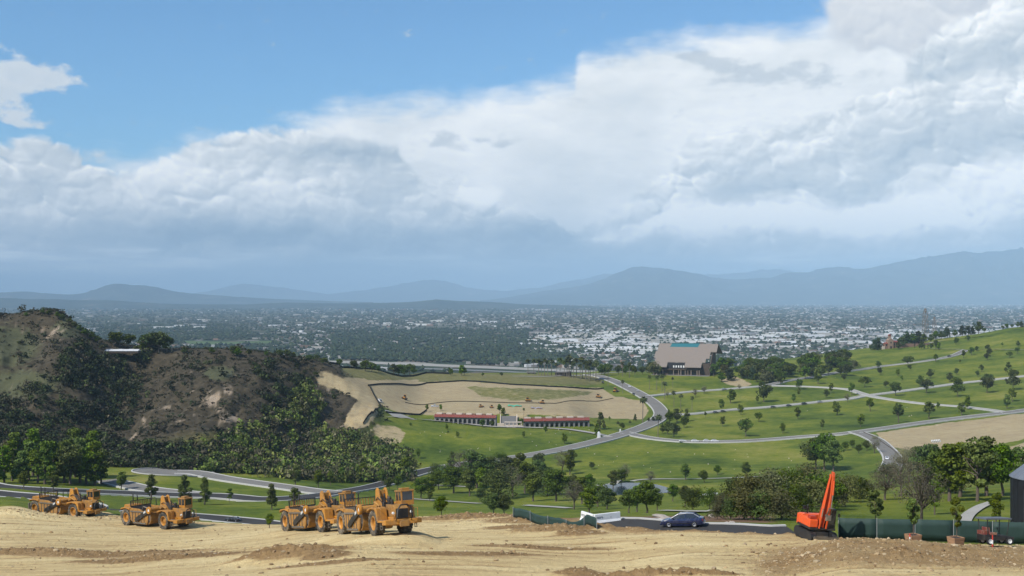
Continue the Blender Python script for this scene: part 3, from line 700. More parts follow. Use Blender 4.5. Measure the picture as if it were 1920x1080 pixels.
range_('mountains', 'pale far mountains behind the long range', 36000, 8000,
       [(560, 556), (640, 549), (700, 541), (740, 534), (790, 524), (830, 526), (880, 540), (940, 546), (1010, 540), (1060, 528), (1120, 515), (1200, 508), (1300, 515), (1380, 512), (1460, 505), (1520, 512), (1600, 515), (1700, 520)], 8.3)
range_('hills', 'blue knoll and low hills on the far left horizon', 20000, 4000,
       [(-500, 545), (-200, 552), (-60, 549), (0, 548), (50, 546), (90, 549), (140, 552), (185, 541), (200, 533), (225, 531), (262, 534), (290, 537), (330, 546), (390, 552), (450, 556), (520, 560), (600, 563), (700, 566)], 5.7, 0.05)
range_('hills', 'faint mountain far beyond the low hills', 36000, 5000,
       [(330, 556), (390, 545), (430, 536), (460, 531), (500, 535), (560, 543), (620, 552), (680, 556)], 1.7, 0.05)
range_('hills', 'low wooded ridge across the valley floor', 13500, 2600,
       [(-500, 560), (0, 558), (60, 559), (130, 561), (210, 562), (260, 566), (330, 569), (460, 570), (540, 566), (640, 568), (760, 566), (820, 560), (860, 563), (930, 566), (1000, 570), (1080, 572), (1200, 577), (1260, 578)], 2.2, 0.06)
# ------------------------------------------------------------------ paving
def paving(name, base, var, rough=0.9):
    m, g, b = mat_new(name)
    P = g.node('ShaderNodeTexCoord').outputs['Object']
    n1 = g.noise(P, 0.12, 5, 0.6); n2 = g.noise(P, 2.5, 4, 0.6)
    t = g.sat(g.add(g.mul(n1, 0.8), g.mul(n2, 0.4), -0.1))
    c = g.mix(t, tuple(x * (1 - var) for x in base), tuple(x * (1 + var) for x in base))
    g.nt.links.new(c, b.inputs['Base Color']); b.inputs['Roughness'].default_value = 1.0; b.inputs['Specular IOR Level'].default_value = 0.08
    return m
M_pave = {'asphalt': paving('asphalt', (0.052, 0.051, 0.050), 0.35), 'worn': paving('worn_asphalt', (0.185, 0.175, 0.158), 0.30), 'concrete': paving('concrete', (0.33, 0.315, 0.28), 0.25)}
M_kerb = paving('kerb_concrete', (0.46, 0.45, 0.42), 0.18)
def normals2(L):
    t = np.gradient(L, axis=0); t /= np.linalg.norm(t, axis=1)[:, None] + 1e-9
    return np.stack([-t[:, 1], t[:, 0]], 1)
def ribbon_mesh(name, L, offs, lifts, mat, smooth=True, zc=None):
    N = normals2(L); cols = []
    for o, l in zip(offs, lifts):
        p = L + N * o
        cols.append(np.stack([p[:, 0], p[:, 1], (ground_z(p[:, 0], p[:, 1]) if zc is None else zc) + l + 0.00035 * p[:, 1]], 1))
    V = np.stack(cols, 1)
    return mesh_np(name, V.reshape(-1, 3), grid_faces(V.shape[0], V.shape[1])[:, ::-1], mat, smooth)
for i, (name, surf, wid, L, lab) in enumerate(ROAD_LINES):
    h = wid / 2; zc = ROAD_Z.get(i); lift = (0.05 if zc is None else 0.12 if L[:, 1].min() < 300 else 0.3) + 0.004 * i
    o = tag(link(name, ribbon_mesh(name, L, np.linspace(-h, h, 7), [lift] * 7, M_pave[surf], zc=zc)), lab, kind='structure')
    if wid > 5:
        kw = 0.45 if L[:, 1].min() < 180 else 0.7
        for s in (-1, 1):
            offs = [s * h, s * h, s * (h + kw), s * (h + kw)]
            link('kerb', ribbon_mesh('kerb', L, offs, [0.0, lift + 0.13, lift + 0.13, -0.3], M_kerb, False, zc=zc), o)
# turning circle
def disc(name, c, rx, ry, mat, lift, n=40, rot=0.0):
    a = np.linspace(0, 2 * np.pi, n, endpoint=False); rr = np.linspace(0.0, 1.0, 6)[1:]
    x = [c.x]; y = [c.y]
    for r in rr:
        ca, sa = np.cos(a) * rx * r, np.sin(a) * ry * r
        x += list(c.x + ca * math.cos(rot) - sa * math.sin(rot)); y += list(c.y + ca * math.sin(rot) + sa * math.cos(rot))
    x, y = np.array(x), np.array(y); z = ground_z(x, y) + lift
    fc = [(0, 1 + k, 1 + (k + 1) % n, 1 + (k + 1) % n) for k in range(n)]
    me = bpy.data.meshes.new(name)
    faces = [(0, 1 + k, 1 + (k + 1) % n) for k in range(n)]
    for r in range(len(rr) - 1):
        for k in range(n):
            a0 = 1 + r * n + k; a1 = 1 + r * n + (k + 1) % n
            faces.append((a0, a0 + n, a1 + n, a1))
    me.from_pydata(np.stack([x, y, z], 1).tolist(), [], faces); me.materials.append(mat)
    for p in me.polygons: p.use_smooth = True
    return me
tc = at(325, 886, 150, 260)
o = tag(link('turning_circle', disc('turning_circle', tc, 17.5, 17.5, M_pave['worn'], 0.26)), 'pale paved turning circle at the end of its lane', kind='structure')
ang_ = np.linspace(0.35, 2 * np.pi - 0.55, 50); Lk = np.stack([tc.x + 17.5 * np.cos(ang_), tc.y + 17.5 * np.sin(ang_)], 1)
link('kerb', ribbon_mesh('kerb', Lk, [0, 0, -0.5, -0.5], [0, 0.42, 0.42, 0], M_kerb, False), o)
# white forecourt left of the arcades
fc_ = at(752, 782, 400, 460)
tag(link('forecourt', disc('forecourt', fc_, 10.5, 9, M_pave['concrete'], 0.3)), 'pale oval forecourt at the end of the arcade walk', kind='structure')
# pond water
def water_mat():
    m, g, b = mat_new('pond_water')
    P = g.node('ShaderNodeTexCoord').outputs['Object']
    b.inputs['Base Color'].default_value = (0.018, 0.030, 0.036, 1); b.inputs['Roughness'].default_value = 0.12; b.inputs['Specular IOR Level'].default_value = 0.12
    bump(g, b, g.noise(P, 1.3, 3, 0.5), 0.03, 0.4)
    return m
def flat_disc(name, c, rx, ry, mat, n=48):
    a = np.linspace(0, 2 * np.pi, n, endpoint=False)
    me = bpy.data.meshes.new(name)
    me.from_pydata([(c.x + rx * math.cos(t), c.y + ry * math.sin(t), c.z) for t in a], [], [tuple(range(n))]); me.materials.append(mat)
    return me
tag(link('pond', flat_disc('pond', Vector((POND.x, POND.y, POND.z - 0.42)), 17.5, 22.5, water_mat())), 'small still pond in the valley lawn', kind='structure')
# ------------------------------------------------------------------ foliage
def leaf_mat(name, dark, light, rough=0.7, var=0.35):
    m, g, b = mat_new(name)
    t = g.attr('tint'); r = g.node('ShaderNodeObjectInfo').outputs['Random']
    c = g.mix(t, dark, light)
    h = g.node('ShaderNodeHueSaturation'); g.put(h.inputs['Color'], c)
    g.put(h.inputs['Hue'], g.mad(r, 0.05, 0.475)); g.put(h.inputs['Value'], g.mad(r, var * 2, 1 - var))
    g.put(h.inputs['Saturation'], g.mad(g.m('FRACT', g.mul(r, 7.3)), 0.35, 1.0))
    g.nt.links.new(h.outputs[0], b.inputs['Base Color'])
    b.inputs['Roughness'].default_value = rough; b.inputs['Specular IOR Level'].default_value = 0.25
    return m
def bark_mat(name, a, c):
    m, g, b = mat_new(name)
    P = g.node('ShaderNodeTexCoord').outputs['Object']
    n = g.noise(g.vmath('MULTIPLY', P, (1, 1, 0.25)), 30, 4, 0.6)
    g.nt.links.new(g.mix(n, a, c), b.inputs['Base Color']); b.inputs['Roughness'].default_value = 0.95
    return m
M_leaf = {
 'oak': leaf_mat('oak_leaves', (0.018, 0.030, 0.008), (0.100, 0.132, 0.028)),
 'fresh': leaf_mat('fresh_leaves', (0.032, 0.054, 0.012), (0.150, 0.188, 0.038)),
 'pine': leaf_mat('dark_needles', (0.014, 0.025, 0.011), (0.055, 0.078, 0.026)),
 'grey': leaf_mat('grey_twigs', (0.066, 0.062, 0.042), (0.190, 0.180, 0.115)),
 'rust': leaf_mat('russet_leaves', (0.040, 0.042, 0.018), (0.125, 0.124, 0.050)),
 'palm': leaf_mat('palm_fronds', (0.022, 0.032, 0.010), (0.095, 0.105, 0.036)),
}
M_bark = bark_mat('bark', (0.055, 0.042, 0.032), (0.16, 0.125, 0.095)); M_pbark = bark_mat('palm_bark', (0.09, 0.075, 0.058), (0.22, 0.19, 0.15))

def tube(path, radii, sides=6):
    """V, F(quads) of a tapered tube along path (n,3)"""
    path = np.asarray(path, float); n = len(path)
    t = np.gradient(path, axis=0); t /= np.linalg.norm(t, axis=1)[:, None] + 1e-9
    ref = np.where(np.abs(t[:, 2:3]) < 0.9, np.array([[0, 0, 1.0]]), np.array([[1.0, 0, 0]]))
    u = np.cross(t, ref); u /= np.linalg.norm(u, axis=1)[:, None] + 1e-9; v = np.cross(t, u)
    a = np.linspace(0, 2 * np.pi, sides, endpoint=False)
    V = path[:, None] + (u[:, None] * np.cos(a)[None, :, None] + v[:, None] * np.sin(a)[None, :, None]) * np.asarray(radii, float)[:, None, None]
    V = V.reshape(-1, 3); Fc = []
    for i in range(n - 1):
        for k in range(sides):
            Fc.append((i * sides + k, i * sides + (k + 1) % sides, (i + 1) * sides + (k + 1) % sides, (i + 1) * sides + k))
    return V, np.array(Fc)
def joinVF(parts):
    V, Fc, o = [], [], 0
    for v, f in parts:
        V.append(v); Fc.append(np.asarray(f) + o); o += len(v)
    return np.vstack(V), np.vstack(Fc)
def leaves_at(P, N, size, r, jitter=0.7):
    """one small bent quad at each point; N outward directions"""
    n = len(P); nn = N + r.normal(0, jitter, (n, 3)); nn /= np.linalg.norm(nn, axis=1)[:, None] + 1e-9
    u = np.cross(nn, r.normal(0, 1, (n, 3))); u /= np.linalg.norm(u, axis=1)[:, None] + 1e-9; v = np.cross(nn, u)
    s = (size * r.uniform(0.6, 1.35, n))[:, None]; w = s * r.uniform(0.5, 0.95, n)[:, None]
    V = np.stack([P - u * s, P - v * w + nn * s * 0.15, P + u * s, P + v * w + nn * s * 0.15], 1).reshape(-1, 3)
    return V, np.arange(4 * n).reshape(n, 4)
def crown_points(n, env, lobes, r, lobe_r):
    """points spread over lobes that fill an envelope env(t)->(radius, height)"""
    C, Rr = [], []
    for _ in range(lobes):
        t = r.uniform(0, 1); rad, z = env(t); a = r.uniform(0, 2 * np.pi); q = rad * math.sqrt(r.uniform(0.0, 1)) * 0.85
        C.append((q * math.cos(a), q * math.sin(a), z)); Rr.append(lobe_r * r.uniform(0.6, 1.25))
    C = np.array(C); Rr = np.array(Rr)
    k = r.integers(0, lobes, n); d = r.normal(0, 1, (n, 3)); d /= np.linalg.norm(d, axis=1)[:, None]
    rad = Rr[k] * r.uniform(0.35, 1.0, n) ** 0.5
    P = C[k] + d * rad[:, None] * np.array([1, 1, 0.8])
    return P, d, k
def make_tree_meshes(kind, seed, nleaf, leaf):
    r = np.random.default_rng(seed)
    if kind == 'round': env = lambda t: (0.36 * math.sin(math.pi * (0.12 + 0.80 * t)) + .02, 0.34 + 0.54 * t); lr, lo, th = 0.17, 22, 0.50; mat = 'oak'
    elif kind == 'oval': env = lambda t: (0.25 * math.sin(math.pi * (0.15 + 0.75 * t)) + .02, 0.28 + 0.62 * t); lr, lo, th = 0.12, 20, 0.6; mat = 'fresh'
    elif kind == 'spread': env = lambda t: (0.58 * math.sin(math.pi * (0.20 + 0.65 * t)), 0.44 + 0.40 * t); lr, lo, th = 0.17, 26, 0.5; mat = 'oak'
    elif kind == 'cone': env = lambda t: (0.30 * (1 - t) ** 0.8 + .02, 0.16 + 0.80 * t); lr, lo, th = 0.095, 34, 0.9; mat = 'fresh'
    elif kind == 'pine': env = lambda t: (0.32 * (1 - 0.7 * t) + .02, 0.14 + 0.78 * t); lr, lo, th = 0.13, 34, 0.85; mat = 'pine'
    elif kind == 'thin': env = lambda t: (0.22 * math.sin(math.pi * (0.15 + 0.75 * t)) + .02, 0.34 + 0.58 * t); lr, lo, th = 0.085, 16, 0.75; mat = 'fresh'
    elif kind == 'bush': env = lambda t: (0.55 * (1 - 0.5 * t), 0.15 + 0.65 * t); lr, lo, th = 0.26, 16, 0.25; mat = 'oak'
    elif kind == 'rust': env = lambda t: (0.62 * (1 - 0.6 * t), 0.15 + 0.65 * t); lr, lo, th = 0.26, 18, 0.25; mat = 'rust'
    elif kind == 'bare': env = lambda t: (0.42 * math.sin(math.pi * (0.15 + 0.75 * t)), 0.30 + 0.62 * t); lr, lo, th = 0.15, 26, 0.5; mat = 'grey'
    elif kind == 'cypress': env = lambda t: (0.09 * math.sin(math.pi * (0.1 + 0.85 * t)), 0.06 + 0.9 * t); lr, lo, th = 0.05, 30, 0.9; mat = 'pine'
    P, d, k = crown_points(nleaf, env, lo, r, lr)
    P[:, 2] = np.maximum(P[:, 2], 0.02)
    V, Fc = leaves_at(P, d, leaf, r)
    lobe_t = r.uniform(0, 1, lo)
    tint = np.clip(0.45 * lobe_t[k] + 0.55 * r.uniform(0, 1, nleaf), 0, 1)
    crown = mesh_np('crown', V, Fc, M_leaf[mat], smooth=False, attrs=dict(tint=np.repeat(tint, 4)))
    parts = []; b = r.normal(0, 0.012, (5, 2))
    tz = np.linspace(-0.04, th, 5); path = np.stack([np.cumsum(b[:, 0]), np.cumsum(b[:, 1]), tz], 1); path[0, :2] = path[1, :2] * 0.3
    tr = 0.024 if kind not in ('thin', 'cypress') else 0.014
    parts.append(tube(path, np.linspace(tr * 1.25, tr * 0.35, 5)))
    for q in range(9 if kind != 'bare' else 26):
        z0 = r.uniform(0.45, 0.95) * th; base = np.array([np.interp(z0, tz, path[:, 0]), np.interp(z0, tz, path[:, 1]), z0])
        rad, zz = env(r.uniform(0.15, 0.95)); a = r.uniform(0, 2 * np.pi); tip = np.array([rad * .85 * math.cos(a), rad * .85 * math.sin(a), max(zz, z0 + .05)])
        mid = (base + tip) / 2 + r.normal(0, 0.02, 3)
        parts.append(tube([base, mid, tip], [tr * 0.5, tr * 0.3, tr * 0.08], 4))
    V, Fc = joinVF(parts)
    trunk = mesh_np('trunk', V, Fc, M_bark)
    return trunk, crown
def make_palm(seed):
    r = np.random.default_rng(seed); parts = []; tt = []
    lean = r.normal(0, 0.015, 2); z = np.linspace(-0.02, 0.88, 6)
    trunk = mesh_np('trunk', *tube(np.stack([lean[0] * z * z, lean[1] * z * z, z], 1), [0.017, 0.013, 0.012, 0.0115, 0.011, 0.013], 7), M_pbark)
    top = np.array([lean[0] * .77, lean[1] * .77, 0.88]); Vs, Fs, o = [], [], 0
    for q in range(46):
        a = r.uniform(0, 2 * np.pi); el = r.uniform(-1.0, 1.3); L = r.uniform(0.12, 0.175)
        d = np.array([math.cos(a) * math.cos(el), math.sin(a) * math.cos(el), math.sin(el)])
        side = np.array([-math.sin(a), math.cos(a), 0]); droop = np.array([0, 0, -1.0]); pts = []
        for t in np.linspace(0, 1, 4): pts.append(top + d * L * t + droop * L * 0.45 * t * t)
        w = [0.008, 0.028, 0.030, 0.004]
        for p, ww in zip(pts, w): Vs += [p - side * ww - np.array([0, 0, ww * .5]), p + np.array([0, 0, ww * .35]), p + side * ww - np.array([0, 0, ww * .5])]
        for i in range(3):
            for c in range(2): Fs.append((o + i * 3 + c, o + i * 3 + c + 1, o + i * 3 + c + 4, o + i * 3 + c + 3))
        o += 12; tt += [r.uniform(0, 1) * (0.4 if el < -0.2 else 1.0)] * 12
    crown = mesh_np('crown', np.array(Vs), np.array(Fs), M_leaf['palm'], smooth=False, attrs=dict(tint=np.array(tt)))
    return trunk, crown
PROTO = {}
for kd, n in (('round', 4), ('oval', 4), ('spread', 3), ('cone', 3), ('pine', 3), ('thin', 2), ('bush', 3), ('rust', 2), ('bare', 2), ('cypress', 2)):
    PROTO[kd] = [make_tree_meshes(kd, 100 + 17 * q + len(kd), 900, 0.046 if kd not in ('cypress', 'bare') else 0.022) for q in range(n)]
    PROTO[kd + '_near'] = [make_tree_meshes(kd, 900 + 17 * q + len(kd), 3200, 0.024 if kd not in ('bare',) else 0.011) for q in range(n if n < 3 else 2)]
PROTO['palm'] = [make_palm(40 + q) for q in range(5)]

BIGGER = dict(upper=1.15, middle=1.15, lower=1.15, grove=1.1, leftgrove=1.08, valley=0.92, chapelgrove=1.0)
TREES = []        # (kind, base point, height m, width factor, near?, zone)
def plant(kind, px, py, hpx, zone, wide=1.0, d0=45, d1=1200, d=None, near=False):
    p = at(px, py, d0, d1) if d is None else at_d(px, d)
    if zone in BIGGER: hpx = hpx * BIGGER[zone]
    TREES.append((kind, p, hpx * p.y / F, wide, near, zone, px, hpx))

# ---- right-hand lawns (columns and rows measured on the photograph, row = foot of the trunk)
def z4(l): return [(1440 + x / 4, 580 + y / 4, h / 4, k) for x, y, h, k in l]
def z3(l): return [(960 + x / 4, 620 + y / 4, h / 4, k) for x, y, h, k in l]
upper = z4([(825, 445, 52, 'round'), (840, 490, 52, 'round'), (1050, 425, 70, 'spread'), (1065, 458, 40, 'round'), (1258, 395, 55, 'oval'), (1465, 368, 55, 'oval'), (1525, 345, 58, 'round'), (1563, 315, 38, 'round'), (1650, 318, 50, 'round'), (1665, 348, 50, 'round'),
  (1645, 382, 52, 'round'), (1410, 265, 52, 'round'), (1498, 240, 42, 'round'), (1757, 283, 32, 'thin'), (1875, 280, 40, 'round'), (1870, 332, 45, 'spread'), (1810, 365, 45, 'spread'), (975, 500, 50, 'oval'), (1218, 518, 64, 'round'), (1412, 492, 50, 'round'),
  (1600, 470, 50, 'round'), (1573, 505, 44, 'round'), (1785, 475, 36, 'round'), (1805, 450, 50, 'round'), (570, 535, 44, 'round'), (1440, 408, 30, 'thin'), (1280, 305, 50, 'oval'), (1220, 300, 40, 'round')])
middle = z4([(725, 585, 76, 'spread'), (885, 592, 52, 'round'), (1005, 545, 44, 'thin'), (1140, 580, 76, 'round'), (1190, 630, 95, 'spread'), (955, 650, 98, 'spread'), (1360, 545, 64, 'round'), (1420, 600, 84, 'spread'), (1425, 655, 86, 'spread'), (1650, 570, 80, 'spread'),
  (1645, 628, 110, 'spread'), (1835, 540, 80, 'spread'), (1835, 605, 94, 'spread'), (1835, 692, 92, 'oval'), (1797, 745, 94, 'oval'), (1500, 752, 94, 'oval'), (625, 645, 86, 'oval'), (595, 698, 62, 'bare'), (230, 600, 75, 'round'), (230, 655, 62, 'thin'),
  (470, 625, 66, 'oval'), (435, 666, 58, 'round'), (190, 698, 58, 'oval'), (380, 560, 110, 'oval'), (95, 570, 62, 'round')])
lower = z4([(1455, 795, 98, 'oval'), (1210, 822, 118, 'oval'), (1272, 742, 46, 'oval'), (975, 852, 136, 'oval'), (765, 765, 90, 'oval'), (515, 795, 104, 'oval'), (695, 880, 86, 'oval'), (405, 906, 72, 'thin'), (110, 930, 70, 'oval'), (225, 822, 80, 'oval')])
lower += z3([(1750, 795, 122, 'spread'), (1580, 718, 74, 'oval'), (1850, 684, 64, 'spread'), (1715, 630, 76, 'oval'), (1575, 598, 78, 'oval'), (1640, 545, 108, 'oval'), (1890, 535, 130, 'round'), (1450, 655, 44, 'thin'), (1840, 545, 50, 'thin')])
grove = z3([(1165, 778, 92, 'round'), (1215, 800, 100, 'round'), (1240, 690, 100, 'round'), (1290, 728, 86, 'round'), (1185, 700, 90, 'round'), (1310, 680, 86, 'oval'), (1130, 770, 60, 'round')])
belowchapel = z3([(1440, 472, 62, 'bare'), (1705, 442, 42, 'bare'), (1375, 500, 66, 'bare'), (1165, 500, 50, 'bare'), (1870, 430, 60, 'round')])
for L, zone, d0, d1 in ((upper, 'upper', 480, 860), (middle, 'middle', 380, 700), (lower, 'lower', 330, 620), (grove, 'grove', 330, 560), (belowchapel, 'belowchapel', 430, 720)):
    for px, py, h, k in L: plant(k, px, py, h, zone, 1.0, d0, d1)
# ---- palms
for px, py, h in [(990, 688, 19), (1001, 688, 20), (1010, 690, 22), (1021, 691, 24), (1034, 690, 20), (1050, 690, 24), (1058, 692, 20), (1067, 694, 34), (1081, 694, 28), (1092, 696, 32), (1098, 697, 26), (1107, 697, 28), (1117, 699, 28), (1044, 692, 16), (1075, 695, 22), (1088, 698, 20), (1063, 693, 26), (1071, 694, 22), (1103, 697, 24), (1112, 698, 22), (1015, 690, 18), (1027, 691, 20)]:
    plant('palm', px, py + 14, h + 11, 'palm_brow', 1.35, 560, 720)
for px, py, h in z3([(830, 345, 118, 0), (880, 355, 124, 0), (630, 375, 138, 0), (720, 415, 150, 0), (830, 470, 105, 0), (580, 382, 120, 0), (555, 372, 118, 0)]) and [(a, b, c) for a, b, c, _ in z3([(830, 345, 118, 0), (880, 355, 124, 0), (630, 375, 138, 0), (720, 415, 150, 0), (830, 470, 105, 0), (580, 382, 120, 0), (555, 372, 118, 0)])]:
    plant('palm', px, py, h, 'palm_road', 1.1, 480, 720)
for a, b, c in [(980, 690, 206), (1095, 805, 186), (1175, 672, 86), (1032, 440, 112), (1085, 447, 118), (1125, 456, 138), (1145, 515, 140), (1205, 425, 80), (1215, 572, 128), (1265, 590, 120), (1350, 605, 120), (795, 760, 84), (885, 750, 80)]:
    plant('palm', 960 + a / 4, 620 + b / 4, c / 4, 'palm_lawn', 1.2, 380, 640)
# ---- around the arcades
for px, py, h, k in [(838, 806, 13, 'oval'), (858, 821, 14, 'oval'), (982, 821, 14, 'oval'), (1023, 812, 13, 'oval'), (1058, 832, 22, 'oval'), (1126, 805, 32, 'cone'), (1120, 818, 24, 'cone'), (1167, 806, 14, 'round'), (1056, 798, 14, 'thin'), (1191, 784, 14, 'cone'), (1216, 784, 8, 'round'), (1225, 786, 10, 'round'),
                     (1143, 786, 9, 'thin'), (905, 802, 17, 'round'), (922, 802, 14, 'round'), (936, 775, 18, 'oval'), (943, 780, 18, 'oval'), (982, 784, 20, 'palm'), (978, 800, 16, 'round'), (801, 772, 14, 'oval'), (826, 770, 12, 'oval'), (770, 798, 6, 'bush'), (840, 812, 5, 'bush')]:
    plant(k, px, py, h, 'arcade', 1.0, 330, 470)
# ---- dark planting beside the chapel
rg = np.random.default_rng(5)
for i in range(84):
    px = rg.uniform(1350, 1602); py = np.interp(px, [1350, 1420, 1500, 1600], [704, 706, 700, 690]) + rg.uniform(-16, 14)
    plant(['round', 'spread', 'round', 'rust', 'round', 'pine', 'spread'][i % 7], px, py, rg.uniform(17, 27), 'chapelgrove', 1.2, 520, 800)
for px, py, h, k in [(1218, 700, 22, 'round'), (1226, 706, 30, 'rust'), (1234, 704, 20, 'round'), (1338, 706, 26, 'round'), (1330, 703, 22, 'rust'), (1205, 702, 16, 'round'), (1190, 702, 14, 'round')]:
    plant(k, px, py, h, 'chapelside', 1.0, 560, 760)
# ---- hilltop by the little tower
for px, py, h, k in [(1640, 656, 20, 'pine'), (1647, 655, 22, 'pine'), (1632, 656, 10, 'round'), (1692, 652, 22, 'round'), (1700, 650, 28, 'pine'), (1710, 648, 24, 'round'), (1722, 646, 26, 'pine'), (1733, 646, 20, 'round'), (1754, 638, 18, 'round'), (1765, 636, 16, 'round'), (1776, 634, 22, 'pine'), (1790, 632, 14, 'round'),
                     (1804, 628, 20, 'pine'), (1815, 626, 18, 'pine'), (1823, 625, 16, 'pine'), (1834, 623, 24, 'round'), (1846, 622, 10, 'round'), (1888, 616, 10, 'round'), (1897, 615, 8, 'round'), (1908, 614, 11, 'round'), (1915, 614, 12, 'pine'), (1880, 618, 8, 'round'), (1745, 642, 16, 'round'), (1684, 655, 14, 'round'), (1728, 655, 16, 'round'), (1755, 655, 18, 'round')]:
    plant(k, px, py, h, 'hilltop', 1.15, 700, 850)
for px, py, h in [(1645, 657, 12), (1652, 657, 11), (1715, 652, 10), (1724, 653, 10), (1733, 654, 10), (1740, 654, 9)]:
    plant('cypress', px, py, h, 'cypress', 1.6, 700, 850)
# ---- brow of the left hill
for px, py, h, k in [(50, 592, 8, 'bush'), (80, 588, 9, 'bush'), (92, 590, 10, 'bush'), (108, 598, 14, 'round'), (118, 602, 14, 'round'), (130, 610, 14, 'round'), (140, 616, 14, 'round'), (150, 622, 14, 'round'), (160, 630, 15, 'round'), (172, 637, 16, 'round'), (181, 643, 14, 'round'),
                     (212, 650, 30, 'round'), (225, 650, 28, 'round'), (242, 650, 26, 'round'), (280, 660, 36, 'spread'), (298, 660, 40, 'spread'), (312, 660, 30, 'round'), (266, 662, 22, 'oval'), (255, 662, 14, 'oval'), (345, 664, 14, 'round'), (398, 664, 14, 'round'), (438, 668, 22, 'round'), (447, 670, 18, 'round'), (466, 668, 14, 'round'),
                     (500, 670, 12, 'round'), (525, 670, 16, 'round'), (538, 672, 18, 'round'), (550, 674, 14, 'oval'), (580, 678, 14, 'round'), (607, 684, 14, 'round'), (636, 686, 14, 'round'), (665, 692, 18, 'round'), (685, 696, 22, 'round'), (697, 698, 20, 'round'), (710, 698, 14, 'round'), (738, 700, 22, 'round'), (748, 702, 24, 'round'), (758, 702, 24, 'round'), (768, 702, 22, 'round'), (775, 702, 16, 'round'),
                     (845, 704, 16, 'oval'), (866, 704, 20, 'oval'), (870, 704, 16, 'oval'), (905, 706, 8, 'round'), (940, 706, 8, 'round'), (1128, 704, 22, 'round'), (1140, 704, 24, 'round'), (1133, 704, 20, 'round'), (1160, 702, 18, 'round'), (1172, 702, 18, 'round'), (1185, 700, 16, 'round')]:
    plant(k, px, py, h, 'brow', 1.2, 420, 760)
# ---- grove at the left and the street trees in front of it
for i, (px, py, h, k) in enumerate([(8, 905, 62, 'cone'), (22, 902, 70, 'cone'), (40, 906, 56, 'cone'), (55, 900, 66, 'cone'), (70, 905, 60, 'oval'), (84, 908, 74, 'cone'), (98, 903, 68, 'cone'), (108, 900, 66, 'oval'), (120, 905, 72, 'cone'), (133, 908, 70, 'oval'), (150, 905, 76, 'cone'), (163, 908, 68, 'oval'), (178, 910, 74, 'cone'), (190, 908, 62, 'oval'), (30, 895, 76, 'cone'), (62, 892, 80, 'cone'), (140, 895, 84, 'cone'), (172, 893, 78, 'cone'), (-20, 905, 70, 'cone'), (-45, 900, 74, 'cone')]):
    plant(k, px, py, h, 'leftgrove', 1.15, 140, 240, near=True)
for px, py, h, k in [(45, 918, 36, 'oval'), (100, 922, 40, 'oval'), (228, 919, 36, 'oval'), (284, 938, 48, 'cone'), (346, 940, 48, 'cone'), (384, 946, 50, 'cone'), (430, 943, 28, 'thin'), (509, 956, 48, 'cone'), (553, 950, 36, 'oval'), (505, 990, 28, 'oval'), (828, 970, 42, 'round'), (925, 966, 42, 'round'), (945, 966, 40, 'round'), (806, 940, 20, 'oval'), (730, 920, 26, 'round'), (745, 916, 24, 'round'), (900, 940, 26, 'round')]:
    plant(k, px, py, h, 'street', 1.05, 100, 260, near=True)
for px, py, h, k in [(554, 912, 40, 'oval'), (597, 914, 34, 'oval'), (620, 910, 28, 'oval'), (716, 908, 30, 'oval'), (470, 885, 26, 'oval'), (640, 902, 26, 'oval'), (680, 900, 34, 'oval'), (760, 900, 44, 'oval'), (784, 860, 20, 'oval'), (848, 868, 22, 'oval')]:
    plant(k, px, py, h, 'culdesac', 1.0, 150, 340, near=True)
# ---- valley grove in the middle
vg = [(790, 935, 46), (808, 930, 40), (822, 918, 40), (835, 912, 44), (850, 925, 58), (868, 900, 60), (880, 930, 56), (893, 915, 78), (905, 930, 60), (920, 905, 56), (935, 935, 66), (950, 905, 54), (962, 930, 60), (975, 900, 56), (985, 925, 66), (1000, 940, 60), (1012, 905, 48), (1025, 930, 56), (1042, 940, 70),
      (1055, 885, 44), (1068, 890, 42), (1075, 930, 44), (1090, 945, 56), (1105, 925, 40), (940, 875, 30), (1010, 880, 34), (885, 880, 40), (845, 890, 34), (1070, 868, 28), (1150, 918, 40), (1165, 906, 30), (1120, 950, 50), (1138, 955, 46), (1220, 905, 24), (1285, 900, 34), (1320, 905, 26), (1398, 895, 32), (1345, 890, 20), (820, 895, 30), (1110, 880, 16), (1170, 900, 34), (1195, 960, 56), (1212, 962, 66), (1232, 958, 48), (1285, 950, 44), (1300, 955, 48), (1262, 940, 36), (1075, 955, 60), (1105, 962, 54), (1180, 962, 50)]
rg = np.random.default_rng(9)
for i, (px, py, h) in enumerate(vg):
    plant(['round', 'oval', 'round', 'bush', 'round', 'bare', 'oval'][i % 7], px, py, h, 'valley', 1.15, 105, 330, near=True)
for px, py, h, k in [(1546, 882, 72, 'round'), (1530, 880, 62, 'round'), (1562, 884, 60, 'oval'), (1640, 850, 34, 'bare'), (1625, 845, 20, 'round'), (1598, 840, 16, 'round'), (1585, 845, 18, 'round'), (1610, 850, 18, 'round')]:
    plant(k, px, py, h, 'bigtree', 1.1, 170, 330, near=True)
